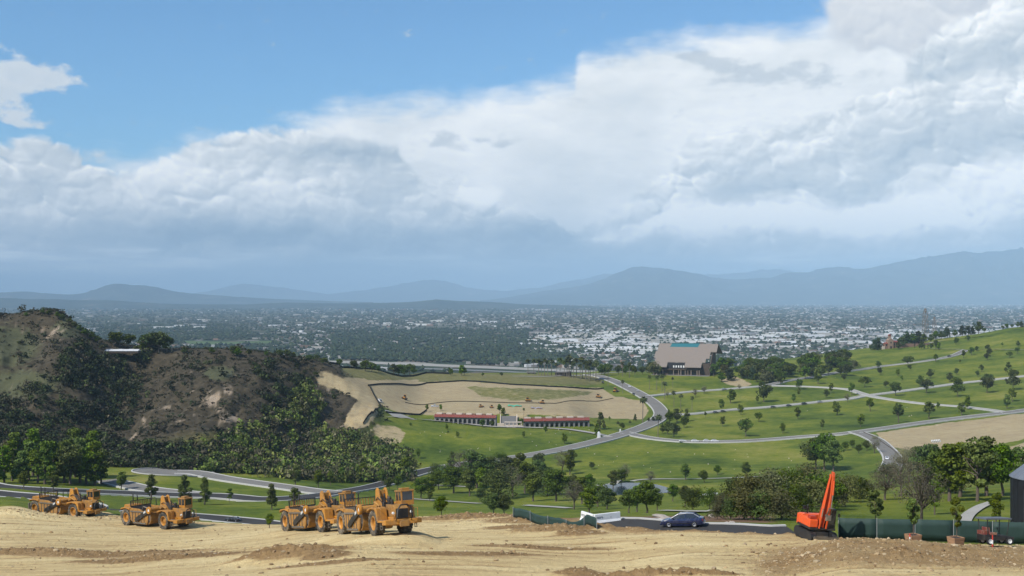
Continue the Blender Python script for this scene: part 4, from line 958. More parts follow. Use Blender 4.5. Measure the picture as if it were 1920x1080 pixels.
# ---- thicket behind the near road and garden trees behind the fence
for i, (px, py, h) in enumerate([(1345, 978, 30), (1370, 978, 44), (1395, 982, 60), (1420, 984, 56), (1440, 980, 62), (1465, 975, 60), (1490, 968, 62), (1515, 962, 66), (1540, 956, 70), (1565, 950, 60), (1590, 942, 56), (1610, 936, 44), (1625, 932, 34), (1380, 950, 60), (1410, 950, 64), (1450, 940, 66), (1480, 935, 60), (1520, 925, 60), (1330, 955, 40), (1355, 958, 36)]):
    plant(['rust', 'bush', 'rust', 'bush', 'rust'][i % 5], px, py, h, 'thicket', 1.1, 96, 170, near=True)
for px, py, h, k, w in [(1722, 984, 118, 'bare', 1.0), (1660, 938, 64, 'bare', 1.2), (1690, 930, 80, 'bare', 1.0), (1752, 965, 66, 'oval', .8), (1780, 940, 106, 'cone', 1.2), (1800, 932, 104, 'oval', 1.2), (1832, 940, 118, 'oval', 1.1), (1850, 930, 110, 'cone', 1.2), (1878, 930, 100, 'round', 1.0), (1760, 925, 84, 'round', 1.0), (1740, 912, 84, 'round', 1.0), (1705, 905, 66, 'bare', 1.1), (1868, 985, 62, 'oval', .8), (1640, 988, 70, 'thin', 1.0), (1720, 880, 46, 'round', 1.0), (1880, 905, 70, 'oval', 1.0), (1905, 915, 80, 'round', 1.0), (1665, 905, 40, 'rust', 1.2), (1735, 925, 40, 'rust', 1.3), (1790, 925, 44, 'rust', 1.4), (1640, 1012, 26, 'bush', 1.0)]:
    plant(k, px, py, h, 'garden', w, 78, 230, near=True)

ORD = ['first', 'second', 'third', 'fourth', 'fifth', 'sixth', 'seventh', 'eighth', 'ninth', 'tenth', 'eleventh', 'twelfth', 'thirteenth', 'fourteenth', 'fifteenth', 'sixteenth', 'seventeenth', 'eighteenth', 'nineteenth', 'twentieth',
       'twenty-first', 'twenty-second', 'twenty-third', 'twenty-fourth', 'twenty-fifth', 'twenty-sixth', 'twenty-seventh', 'twenty-eighth', 'twenty-ninth', 'thirtieth', 'thirty-first', 'thirty-second', 'thirty-third', 'thirty-fourth', 'thirty-fifth', 'thirty-sixth', 'thirty-seventh', 'thirty-eighth', 'thirty-ninth', 'fortieth',
       'forty-first', 'forty-second', 'forty-third', 'forty-fourth', 'forty-fifth', 'forty-sixth', 'forty-seventh', 'forty-eighth', 'forty-ninth', 'fiftieth', 'fifty-first', 'fifty-second', 'fifty-third', 'fifty-fourth']
ZONE = {
 'upper': ('on the upper right lawn', 'trees on the upper right lawn'), 'middle': ('beside the pale lawn lanes', 'trees on the middle right lawns'), 'lower': ('on the lower right lawn', 'trees on the lower right lawn'),
 'grove': ('by the road bend', 'trees by the road bend'), 'belowchapel': ('along the chapel drive', 'trees along the chapel drive'), 'palm_brow': ('on the valley brow', 'palms on the brow'),
 'palm_road': ('beside the climbing road', 'palms beside the climbing road'), 'palm_lawn': ('before the chapel', 'palms on the chapel lawn'), 'arcade': ('around the red-roofed arcades', 'small trees around the arcades'),
 'chapelgrove': ('in the chapel grove', 'dark grove beside the chapel'), 'chapelside': ('against the chapel walls', 'trees against the chapel'), 'hilltop': ('around the hilltop brick tower', 'trees on the right hilltop'),
 'cypress': ('in the garden of the hilltop tower', 'cypresses by the tower'), 'brow': ('along the skyline brow', 'trees along the brow'), 'leftgrove': ('in the left grove', 'trees of the left grove'),
 'street': ('on the grass strip', 'young street trees'), 'culdesac': ('near the turning circle', 'trees by the turning circle'), 'valley': ('in the valley grove', 'trees of the valley grove'),
 'bigtree': ('beside the bending road', 'trees by the bending road'), 'thicket': ('in the roadside thicket', 'shrubs of the roadside thicket'), 'garden': ('beyond the green fence', 'trees beyond the green fence'),
}
KINDW = {'round': ('round_tree', 'round-crowned green tree', 'tree'), 'oval': ('upright_tree', 'upright oval green tree', 'tree'), 'spread': ('spreading_tree', 'broad spreading green tree', 'tree'), 'cone': ('tapering_tree', 'tall tapering green tree', 'tree'), 'pine': ('dark_tree', 'dense dark evergreen tree', 'tree'),
         'thin': ('sapling', 'slim young tree', 'tree'), 'bush': ('bush', 'dense green bush', 'bush'), 'rust': ('brown_shrub', 'brownish twiggy shrub', 'shrub'), 'bare': ('bare_tree', 'grey half-bare tree', 'tree'), 'cypress': ('cypress', 'narrow dark cypress', 'tree'), 'palm': ('palm_tree', 'tall fan palm', 'palm')}
def build_trees():
    count = {}
    for kind, p, H, wide, near, zone, px, hpx in TREES: count.setdefault((kind, zone), []).append(px)
    for v in count.values(): v.sort()
    seen = {}
    for kind, p, H, wide, near, zone, px, hpx in TREES:
        pr = PROTO[kind + '_near'] if near and kind + '_near' in PROTO else PROTO[kind]
        tm, cm = pr[random.randrange(len(pr))]
        nm, desc, cat = KINDW[kind]
        root = bpy.data.objects.new(nm, None); COL.objects.link(root)
        root.location = p; root.rotation_euler = (0, 0, random.uniform(0, 6.28)); w = H * wide * random.uniform(0.92, 1.12); root.scale = (w, w, H)
        lst = count[(kind, zone)]; where, grp = ZONE[zone]
        if len(lst) == 1: lab = f'{desc} {where}'
        else:
            k = lst.index(px) + seen.get((kind, zone, px), 0); seen[(kind, zone, px)] = seen.get((kind, zone, px), 0) + 1
            lab = f'{ORD[k]} {desc} from the left, {where}'
        tag(root, lab, cat, grp)
        link('trunk', tm, root); link('crown', cm, root)
build_trees()

# ------------------------------------------------------------------ brush and woodland that read as one mass
def scatter_points(dens, n, seed):
    """random ground points; dens on the sheet's vertices is plants per square metre (relative)"""
    r = np.random.default_rng(seed)
    area = np.abs(np.gradient(GX, axis=0) * np.gradient(GY, axis=1)) * dens
    area = area[:-1, :-1]; cdf = np.cumsum(area.ravel()); k = np.searchsorted(cdf, r.uniform(0, cdf[-1], n)); i, j = np.unravel_index(k, area.shape)
    a, b = r.uniform(0, 1, n), r.uniform(0, 1, n)
    x = GX[i, j] + (GX[np.minimum(i + 1, GX.shape[0] - 1), j] - GX[i, j]) * a; y = GY[i, j] + (GY[i, j + 1] - GY[i, j]) * b
    px = 960 + F * x / y; x = (px - 960) / F * y
    return np.stack([x, y, ground_z(x, y)], 1)
def bush_proto(r, n, leaf, flat=0.8):
    lob = r.normal(0, 0.28, (6, 3)); lob[:, 2] = np.abs(lob[:, 2]) + 0.25
    k = r.integers(0, 6, n); d = r.normal(0, 1, (n, 3)); d /= np.linalg.norm(d, axis=1)[:, None]
    P = lob[k] + d * 0.34 * np.array([1, 1, flat]); P[:, 2] = np.maximum(P[:, 2], 0.02)
    return leaves_at(P, d, leaf, r, 0.5)
def mass(name, label, pts, size, cols, n_leaf, leaf, seed, lo=0.4, hi=1.5, tall=1.0):
    r = np.random.default_rng(seed); protos = [bush_proto(r, n_leaf, leaf)[0] for _ in range(8)]
    n = len(pts); Vs = np.empty((n, n_leaf * 4, 3), np.float32); Cs = np.empty((n, n_leaf, 4), np.float32)
    sz = size * r.uniform(lo, hi, n); an = r.uniform(0, 2 * np.pi, n); pk = r.integers(0, 8, n); cols = np.array(cols)
    ci = r.integers(0, len(cols), n); val = r.uniform(0.4, 1.3, n)
    for q in range(n):
        c, s = math.cos(an[q]) * sz[q], math.sin(an[q]) * sz[q]; V = protos[pk[q]]
        Vs[q, :, 0] = V[:, 0] * c - V[:, 1] * s + pts[q, 0]; Vs[q, :, 1] = V[:, 0] * s + V[:, 1] * c + pts[q, 1]; Vs[q, :, 2] = V[:, 2] * sz[q] * tall + pts[q, 2] - 0.1
    Cs[:, :, :3] = (cols[ci] * val[:, None])[:, None] * r.uniform(0.55, 1.45, (n, n_leaf, 1)); Cs[:, :, 3] = 1
    m, g, b = mat_new(name + '_leaves'); g.nt.links.new(g.attr('leafcol', 'Color'), b.inputs['Base Color']); b.inputs['Roughness'].default_value = 0.8; b.inputs['Specular IOR Level'].default_value = 0.15
    me = mesh_np(name, Vs.reshape(-1, 3), np.arange(n * n_leaf * 4).reshape(-1, 4), m, smooth=False, cols=dict(leafcol=np.repeat(Cs.reshape(-1, 4), 4, axis=0)))
    return tag(link(name, me), label, kind='stuff')
def poly_d(poly, d0, d1): return (inpoly(JX, JY, poly) & (Dg > d0) & (Dg < d1)).astype(float)
canyon = poly_d([(90, 705), (120, 660), (160, 640), (240, 640), (290, 650), (262, 720), (250, 790), (200, 850), (210, 880), (-120, 900), (-120, 750), (20, 745)], 225, 480)
gully = poly_d([(420, 815), (480, 800), (530, 770), (570, 720), (595, 740), (600, 800), (690, 825), (760, 850), (770, 895), (560, 900), (380, 885), (340, 850)], 215, 470)
foot = poly_d([(170, 840), (420, 840), (420, 900), (170, 900)], 225, 300)
side = poly_d([(480, 680), (570, 672), (600, 690), (570, 760), (500, 790), (460, 740)], 300, 480)
band = poly_d([(640, 836), (720, 842), (770, 870), (770, 905), (600, 905)], 215, 360)
canyon = canyon * (1 - poly_d([(160, 636), (272, 640), (272, 668), (160, 664)], 300, 500))
clump = sstep(fbm(GX / 16, GY / 16, 3), -0.12, 0.30)
vis = (Dg < 480).astype(float)
scr = HILL_D * vis * (0.15 + 0.9 * sstep(fbm(GX / 20 + 5, GY / 20, 3), -0.1, 0.35)) * (1 - 0.85 * rock) * (1 - 0.8 * sstep(hgr, 0.2, 0.6)) * (bare < 0.4)
mass('hillside_scrub', 'low grey-brown scrub covering the left hill', scatter_points(scr, 11000, 21), 1.35, [(0.060, 0.062, 0.038), (0.052, 0.056, 0.030), (0.034, 0.042, 0.020), (0.085, 0.070, 0.046), (0.045, 0.050, 0.026)], 14, 0.28, 31, tall=0.8)
chd = np.maximum.reduce([canyon * (0.2 + clump), side * 0.55 * clump, foot, 0.05 * HILL_D * vis * clump]) * (bare < 0.4) * (1 - rock)
mass('hillside_chaparral', 'dark green chaparral filling the canyon of the left hill', scatter_points(chd, 3000, 22), 3.6, [(0.030, 0.044, 0.016), (0.044, 0.060, 0.020), (0.056, 0.074, 0.022), (0.028, 0.038, 0.017), (0.072, 0.072, 0.040), (0.085, 0.074, 0.048)], 62, 0.14, 32)
gd_ = np.maximum(gully * (0.4 + clump), band) * (bare < 0.5)
mass('gully_woodland', 'lighter green woodland filling the gully between hill and lawn', scatter_points(gd_, 2150, 23), 4.0, [(0.095, 0.136, 0.026), (0.135, 0.178, 0.034), (0.052, 0.078, 0.020), (0.160, 0.184, 0.044), (0.112, 0.112, 0.048), (0.130, 0.118, 0.066)], 78, 0.13, 33, tall=1.15)
# ------------------------------------------------------------------ the city on the plain
def on_plain(px, py):
    d = EYE * F / (np.asarray(py, float) - HY); return (np.asarray(px, float) - 960) / F * d, d
def plain_poly(name, label, pts, col, z, var=0.3):
    m = paving(name + '_surface', col, var)
    V = [(*map(float, on_plain(px, py)), z) for px, py in pts]; me = bpy.data.meshes.new(name); me.from_pydata(V, [], [tuple(range(len(V)))]); me.materials.append(m)
    return tag(link(name, me), label, kind='structure')
plain_poly('river_channel', 'pale concrete river channel along the near edge of the plain', [(600, 676), (700, 678), (800, 682), (900, 686), (1060, 693), (1240, 700), (1240, 704), (1060, 697), (900, 690.5), (800, 686.5), (700, 682.5), (600, 680)], (0.30, 0.285, 0.25), 0.3)
plain_poly('field', 'flat green field on the plain', [(340, 639), (430, 641), (520, 639), (500, 644), (430, 647), (360, 646)], (0.085, 0.125, 0.05), 0.35)
plain_poly('road', 'pale road slanting across the plain', [(512, 618), (560, 622), (602, 628), (602, 630), (560, 624.5), (512, 620)], (0.32, 0.32, 0.31), 0.4)
plain_poly('freeway', 'grey freeway beside the river channel', [(620, 684), (760, 689), (900, 694), (1060, 701), (1060, 703), (900, 696), (760, 691), (620, 686)], (0.20, 0.20, 0.195), 0.45)

def colour_mat(name, attr='col', rough=0.8):
    m, g, b = mat_new(name); g.nt.links.new(g.attr(attr, 'Color'), b.inputs['Base Color']); b.inputs['Roughness'].default_value = rough; b.inputs['Specular IOR Level'].default_value = 0.2
    return m
def flat_mat(name, col, rough=0.75, metal=0.0, spec=0.3):
    m, g, b = mat_new(name)
    P = g.node('ShaderNodeTexCoord').outputs['Object']
    n = g.noise(P, 1.2, 4, 0.6)
    g.nt.links.new(g.mix(n, tuple(c * 0.82 for c in col), tuple(min(1, c * 1.14) for c in col)), b.inputs['Base Color'])
    b.inputs['Roughness'].default_value = rough; b.inputs['Metallic'].default_value = metal; b.inputs['Specular IOR Level'].default_value = spec
    return m
rc = np.random.default_rng(77)
def wh_mesh(k, col):
    """flat-roofed shed with parapet, a raised bay and rooftop units; unit footprint"""
    bm = bmesh.new()
    def bx(x0, x1, y0, y1, z0, z1):
        r_ = bmesh.ops.create_cube(bm, size=1.0)
        for v in r_['verts']: v.co = Vector(((x0 + x1) / 2 + v.co.x * (x1 - x0), (y0 + y1) / 2 + v.co.y * (y1 - y0), (z0 + z1) / 2 + v.co.z * (z1 - z0)))
    bx(-.5, .5, -.5, .5, 0, .86)
    e = 0.02
    bx(-.5, .5, -.5, -.5 + e, .861, 1.0); bx(-.5, .5, .5 - e, .5, .861, 1.0); bx(-.5, -.5 + e, -.5 + e, .5 - e, .861, .999); bx(.5 - e, .5, -.5 + e, .5 - e, .861, .999)
    for q in range(2 + k % 3):
        x, y = rc.uniform(-.4, .3), rc.uniform(-.35, .3); bx(x, x + .08, y, y + .1, .862, 1.05 + .1 * rc.random())
    if k % 2: bx(.1, .46, -.56, -.5001, 0, .55)
    me = bpy.data.meshes.new('warehouse'); bm.to_mesh(me); bm.free(); me.materials.append(col); return me
WCOL = [flat_mat('warehouse_white', (0.64, 0.64, 0.62)), flat_mat('warehouse_cream', (0.42, 0.40, 0.36)), flat_mat('warehouse_grey', (0.26, 0.27, 0.28)), flat_mat('warehouse_pale', (0.68, 0.69, 0.70))]
WH = [wh_mesh(k, WCOL[[0, 3, 0, 1, 3, 2, 0, 1, 3, 0][k]]) for k in range(10)]
placed = []
def build_warehouses():
    n = 0; tries = 0
    while n < 250 and tries < 6000:
        tries += 1; u = rc.random()
        if u < 0.52: px, py = rc.triangular(990, 1120, 1320), rc.triangular(619, 638, 664)
        elif u < 0.90: px, py = rc.uniform(1280, 1920), rc.triangular(608, 628, 660)
        elif u < 0.96: px, py = rc.uniform(280, 1000), rc.uniform(596, 616)
        else: px, py = rc.uniform(960, 1200), rc.uniform(650, 672)
        if px < 1010 and py > 655: continue
        x, d = on_plain(px, py); w = rc.uniform(28, 110); dp = rc.uniform(24, 60); h = rc.uniform(5.5, 9.5)
        if any(abs(x - a) < (w + c) * .42 and abs(d - b) < (dp + e) * .5 for a, b, c, e in placed): continue
        placed.append((x, d, w, dp))
        o = link('warehouse', WH[n % 10]); o.location = (x, d, 0.02); o.scale = (w, dp, h); o.rotation_euler = (0, 0, rc.choice([0.08, 0.08, 0.1, -0.15]))
        tag(o, 'pale flat-roofed warehouse ' + ('among the trees left of the river brow' if px < 990 else 'in the white district left of the chapel' if px < 1225 else 'on the plain behind the chapel roof' if px < 1345 else 'in the white district between chapel and hilltop tower' if px < 1650 else 'on the plain beyond the hilltop tower'), 'warehouse', 'warehouses on the valley plain' + (', left' if px < 990 else ', left of the chapel' if px < 1225 else ', behind the chapel' if px < 1345 else ', right of the chapel' if px < 1650 else ', beyond the tower')); n += 1
build_warehouses()
def sample_city(n, kind, seed):
    r = np.random.default_rng(seed); out = []
    px = r.uniform(-140, 2060, n * 3); py = 566.2 + 131 * r.uniform(0, 1, n * 3) ** (1.55 if kind == 'tree' else 1.9)
    x, d = on_plain(px, py)
    dn = fbm(x / 900, d / 900, 3)
    forest = inpoly(px, py, [(620, 622), (820, 616), (985, 620), (1000, 640), (1080, 652), (1100, 668), (1000, 682), (620, 676)]) | inpoly(px, py, [(180, 612), (420, 606), (500, 632), (360, 640), (200, 640)])
    river = inpoly(px, py, [(600, 674), (800, 680), (1060, 691), (1240, 698), (1240, 710), (900, 698), (600, 688)]) | inpoly(px, py, [(338, 638), (522, 638), (500, 646), (350, 648)])
    if kind == 'tree': keep = r.uniform(0, 1, n * 3) < np.where(forest, 1.0, 0.42 + 0.5 * dn)
    else: keep = r.uniform(0, 1, n * 3) < np.where(forest, 0.03, np.where(px < 560, 0.16, np.where(px < 960, .34, 0.62)) + 0.6 * dn)
    keep &= ~river
    i = np.where(keep)[0][:n]
    return x[i], d[i], px[i], py[i], r
def build_city():
    x, d, px, py, r = sample_city(9000, 'house', 5); n = len(x)
    w = r.uniform(8, 20, n) * (1 + 1.6 * (r.uniform(0, 1, n) < 0.12)) * np.clip(d / KD / 5200, 1, 1.6); dp = r.uniform(9, 20, n) * np.clip(d / KD / 5200, 1, 1.6); h = r.uniform(3.5, 7.5, n) * np.clip(d / KD / 6500, 1, 2.0)
    cube = np.array([(-.5, -.5, 0), (.5, -.5, 0), (.5, .5, 0), (-.5, .5, 0), (-.5, -.5, 1), (.5, -.5, 1), (.5, .5, 1), (-.5, .5, 1)])
    V = cube[None] * np.stack([w, dp, h], 1)[:, None]
    a = r.choice([0.05, 0.1, -0.2, 0.3], n) + r.normal(0, .05, n); c, s = np.cos(a)[:, None], np.sin(a)[:, None]
    Vx = V[:, :, 0] * c - V[:, :, 1] * s + x[:, None]; Vy = V[:, :, 0] * s + V[:, :, 1] * c + d[:, None]
    V = np.stack([Vx, Vy, V[:, :, 2]], -1).reshape(-1, 3)
    fc = np.array([(0, 1, 5, 4), (1, 2, 6, 5), (2, 3, 7, 6), (3, 0, 4, 7), (4, 5, 6, 7)])
    Fc = (fc[None] + 8 * np.arange(n)[:, None, None]).reshape(-1, 4)
    pal = np.array([(0.62, 0.61, 0.58), (0.48, 0.45, 0.40), (0.36, 0.34, 0.32), (0.30, 0.20, 0.15), (0.70, 0.70, 0.69), (0.42, 0.40, 0.37), (0.22, 0.20, 0.19)])
    cc = pal[r.integers(0, len(pal), n)] * r.uniform(.5, 1.0, n)[:, None]; C = np.ones((n, 8, 4)); C[:, :, :3] = cc[:, None]; C[:, 4:, :3] *= 0.9
    me = mesh_np('distant_houses', V, Fc, colour_mat('house_colours'), smooth=False, cols=dict(col=C.reshape(-1, 4)))
    tag(link('distant_houses', me), 'countless small houses spread over the valley plain', kind='stuff')
    x, d, px, py, r = sample_city(25000, 'tree', 6); n = len(x)
    rad = r.uniform(4.5, 10, n) * np.clip(d / KD / 4200, 1, 2.8); hh = r.uniform(6, 13, n) * np.clip(d / KD / 6000, 1, 1.8)
    octa = np.array([(1, 0, .45), (0, 1, .45), (-1, 0, .45), (0, -1, .45), (0, 0, 1.0), (0, 0, -.05)])
    V = octa[None] * np.stack([rad, rad, hh], 1)[:, None] * r.uniform(.75, 1.25, (n, 6, 1)); a = r.uniform(0, 6.28, n); c, s = np.cos(a)[:, None], np.sin(a)[:, None]
    V = np.stack([V[:, :, 0] * c - V[:, :, 1] * s + x[:, None], V[:, :, 0] * s + V[:, :, 1] * c + d[:, None], V[:, :, 2]], -1).reshape(-1, 3)
    ft = np.array([(0, 1, 4), (1, 2, 4), (2, 3, 4), (3, 0, 4), (1, 0, 5), (2, 1, 5), (3, 2, 5), (0, 3, 5)]); Fc = (ft[None] + 6 * np.arange(n)[:, None, None]).reshape(-1, 3)
    pal = np.array([(0.018, 0.032, 0.014), (0.028, 0.044, 0.018), (0.022, 0.034, 0.020), (0.036, 0.048, 0.022)])
    C = np.ones((n, 6, 4)); C[:, :, :3] = (pal[r.integers(0, 4, n)] * r.uniform(.7, 1.4, n)[:, None])[:, None]
    me = mesh_np('distant_trees', V, Fc, colour_mat('distant_tree_colours'), smooth=False, cols=dict(col=C.reshape(-1, 4)))
    tag(link('distant_trees', me), 'dark trees massed between the houses of the plain', kind='stuff')
build_city()
# ------------------------------------------------------------------ shape kit for built things
class MB:
    """collects solids, then links them as ONE mesh object"""
    def __init__(s): s.V, s.F = [], []
    def add(s, V, Fc):
        o = len(s.V); s.V += [tuple(map(float, v)) for v in V]; s.F += [tuple(int(i) + o for i in f) for f in Fc]; return s
    def box(s, x0, x1, y0, y1, z0, z1, M=None):
        V = [Vector((x, y, z)) for x in (x0, x1) for y in (y0, y1) for z in (z0, z1)]
        if M is not None: V = [M @ v for v in V]
        return s.add(V, [(0, 1, 3, 2), (4, 6, 7, 5), (0, 4, 5, 1), (2, 3, 7, 6), (0, 2, 6, 4), (1, 5, 7, 3)])
    def prism(s, prof, a, b, axis='y', M=None):
        """extrude a 2D outline; axis y: prof in (x, z); axis x: (y, z); axis z: (x, y)"""
        n = len(prof)
        area = sum(prof[i][0] * prof[(i + 1) % n][1] - prof[(i + 1) % n][0] * prof[i][1] for i in range(n))
        f = {'y': lambda p, t: (p[0], t, p[1]), 'x': lambda p, t: (t, p[0], p[1]), 'z': lambda p, t: (p[0], p[1], t)}[axis]
        V = [Vector(f(p, a)) for p in prof] + [Vector(f(p, b)) for p in prof]
        if M is not None: V = [M @ v for v in V]
        F = [tuple(range(n)), tuple(range(2 * n - 1, n - 1, -1))] + [(i, i + n, (i + 1) % n + n, (i + 1) % n) for i in range(n)]
        if (area < 0) ^ (axis == 'y') ^ (b < a): pass
        return s.add(V, F)
    def tube(s, path, radii, sides=8, cap=True):
        if isinstance(radii, (int, float)): radii = [radii] * len(path)
        V, Fc = tube(path, radii, sides); s2 = list(map(tuple, Fc)); n = len(path)
        if cap: s2 += [tuple(range(sides - 1, -1, -1)), tuple(range((n - 1) * sides, n * sides))]
        return s.add(V, s2)
    def lathe(s, prof, c=(0, 0, 0), axis='y', n=24, closed=False):
        """prof: (radius, along) pairs spun round an axis through c"""
        V = []; m = len(prof)
        for k in range(n):
            a = 2 * math.pi * k / n
            for r_, t in prof:
                p = {'y': (r_ * math.cos(a), t, r_ * math.sin(a)), 'z': (r_ * math.cos(a), r_ * math.sin(a), t), 'x': (t, r_ * math.cos(a), r_ * math.sin(a))}[axis]
                V.append((p[0] + c[0], p[1] + c[1], p[2] + c[2]))
        Fc = []
        for k in range(n):
            for i in range(m if closed else m - 1):
                j = (i + 1) % m; Fc.append((k * m + i, k * m + j, ((k + 1) % n) * m + j, ((k + 1) % n) * m + i))
        return s.add(V, Fc)
    def mesh(s, name, mat, smooth=False, bevel=0.0):
        me = bpy.data.meshes.new(name); me.from_pydata(s.V, [], s.F)
        bm = bmesh.new(); bm.from_mesh(me)
        bmesh.ops.recalc_face_normals(bm, faces=bm.faces)
        if bevel:
            es = [e for e in bm.edges if len(e.link_faces) == 2 and e.calc_face_angle(0) > 0.5]
            bmesh.ops.bevel(bm, geom=es, offset=bevel, segments=1, affect='EDGES', clamp_overlap=True)
        bm.to_mesh(me); bm.free(); me.materials.append(mat)
        if smooth:
            for p in me.polygons: p.use_smooth = True
        return me
    def build(s, name, mat, parent=None, smooth=False, bevel=0.0): return link(name, s.mesh(name, mat, smooth, bevel), parent)
def empty(name, loc, rz=0.0, label=None, category=None, group=None, up=None, scale=1.0):
    o = bpy.data.objects.new(name, None); COL.objects.link(o); o.location = loc
    if up is not None:
        up = Vector(up).normalized(); x = Vector((math.cos(rz), math.sin(rz), 0)); x = (x - up * x.dot(up)).normalized(); y = up.cross(x)
        o.rotation_euler = Matrix((x, y, up)).transposed().to_euler()
    else: o.rotation_euler = (0, 0, rz)
    o.scale = (scale,) * 3
    return tag(o, label, category, group)
def copy_tree(o, parent=None):
    c = o.copy(); COL.objects.link(c); c.parent = parent
    for ch in o.children: copy_tree(ch, c)
    return c
def ground_up(x, y, r=3.0):
    zx = (ground_z(x + r, y) - ground_z(x - r, y)) / (2 * r); zy = (ground_z(x, y + r) - ground_z(x, y - r)) / (2 * r)
    return Vector((-float(zx), -float(zy), 1)).normalized()
def paint(name, col, rough=0.45, dust=0.3, dustcol=(0.30, 0.22, 0.13), metal=0.0, coat=0.0):
    m, g, b = mat_new(name)
    rnd = g.node('ShaderNodeObjectInfo').outputs['Random']
    P = g.vmath('ADD', g.node('ShaderNodeTexCoord').outputs['Object'], g.xyz(g.mul(rnd, 37.0), g.mul(rnd, 11.0), 0.0)); n = g.noise(P, 1.6, 5, 0.65); n2 = g.noise(P, 9.0, 4, 0.7)
    f = g.sat(g.mul(g.smooth(g.add(g.mul(n, 0.7), g.mul(n2, 0.3)), 0.40, 0.68), dust * 2.0))
    hs = g.node('ShaderNodeHueSaturation'); g.put(hs.inputs['Color'], g.mix(f, col, dustcol)); g.put(hs.inputs['Value'], g.mad(rnd, 0.26, 0.84))
    g.nt.links.new(hs.outputs[0], b.inputs['Base Color'])
    g.nt.links.new(g.mad(f, 0.5, rough), b.inputs['Roughness']); b.inputs['Metallic'].default_value = metal; b.inputs['Coat Weight'].default_value = coat
    return m
def glass_mat(name, col=(0.02, 0.025, 0.03)):
    m, g, b = mat_new(name); b.inputs['Base Color'].default_value = (*col, 1); b.inputs['Roughness'].default_value = 0.08; b.inputs['Specular IOR Level'].default_value = 0.8
    return m
M_yel = paint('machine_yellow', (0.47, 0.205, 0.022), 0.5, 0.42, (0.24, 0.135, 0.055)); M_yeld = paint('dirty_yellow', (0.36, 0.175, 0.032), 0.65, 0.45, (0.18, 0.11, 0.055))
M_blk = paint('black_paint', (0.012, 0.012, 0.013), 0.5, 0.2, (0.10, 0.08, 0.05)); M_steel = paint('worn_steel', (0.16, 0.145, 0.125), 0.5, 0.4, (0.26, 0.20, 0.13), 0.4)
M_tyre = paint('dusty_rubber', (0.030, 0.028, 0.026), 0.9, 0.55, (0.26, 0.21, 0.145)); M_glass = glass_mat('dark_glass'); M_white = flat_mat('white_paint', (0.72, 0.72, 0.70), 0.5)
M_rubber = flat_mat('black_rubber', (0.02, 0.02, 0.02), 0.8); M_chrome = flat_mat('bright_metal', (0.55, 0.55, 0.56), 0.25, 0.9)
# ------------------------------------------------------------------ wheels
def wheel(parent, x, y, z, rad, wid, rimmat, tyremat, lugs=0, side=1, n=28):
    """wheel > tyre, rim; axle along y; side = which way the dish faces"""
    w = bpy.data.objects.new('wheel', None); COL.objects.link(w); w.parent = parent; w.location = (x, y, z)
    key = (rad, wid, lugs, side, tyremat.name, rimmat.name)
    if key not in WHEELS:
        h = wid / 2; ri = rad * 0.56
        t = MB(); t.lathe([(ri, -h * .8), (ri * 1.25, -h), (rad * .90, -h), (rad * .965, -h * .86), (rad * .965, h * .86), (rad * .90, h), (ri * 1.25, h), (ri, h * .8)], n=n, closed=True)
        for k in range(lugs):
            for s in (-1, 1):
                a = 2 * math.pi * (k + (0.5 if s > 0 else 0)) / lugs
                M = Matrix.Rotation(-a, 4, 'Y') @ Matrix.Translation((rad * .975, s * h * .48, 0)) @ Matrix.Rotation(s * 0.5, 4, 'X')
                t.box(-rad * .05, rad * .035, -h * .52, h * .52, -rad * .065, rad * .065, M)
        d = MB(); o = side
        d.lathe([(0.001, o * h * .35), (ri * .34, o * h * .38), (ri * .36, o * h * .22), (ri * .72, o * h * .10), (ri * .80, o * h * .62), (ri * .93, o * h * .86), (ri * 1.02, o * h * .80), (ri * 1.02, -o * h * .7), (0.001, -o * h * .6)], n=n)
        for k in range(10):
            a = 2 * math.pi * k / 10; c = (ri * .52 * math.cos(a), o * h * .2, ri * .52 * math.sin(a)); d.box(c[0] - .03 * rad, c[0] + .03 * rad, c[1] - .06 * rad, c[1] + .06 * rad, c[2] - .03 * rad, c[2] + .03 * rad)
        WHEELS[key] = (t.mesh('tyre', tyremat), d.mesh('rim', rimmat))
    tm, rm = WHEELS[key]
    link('tyre', tm, w); link('rim', rm, w)
    return w
WHEELS = {}

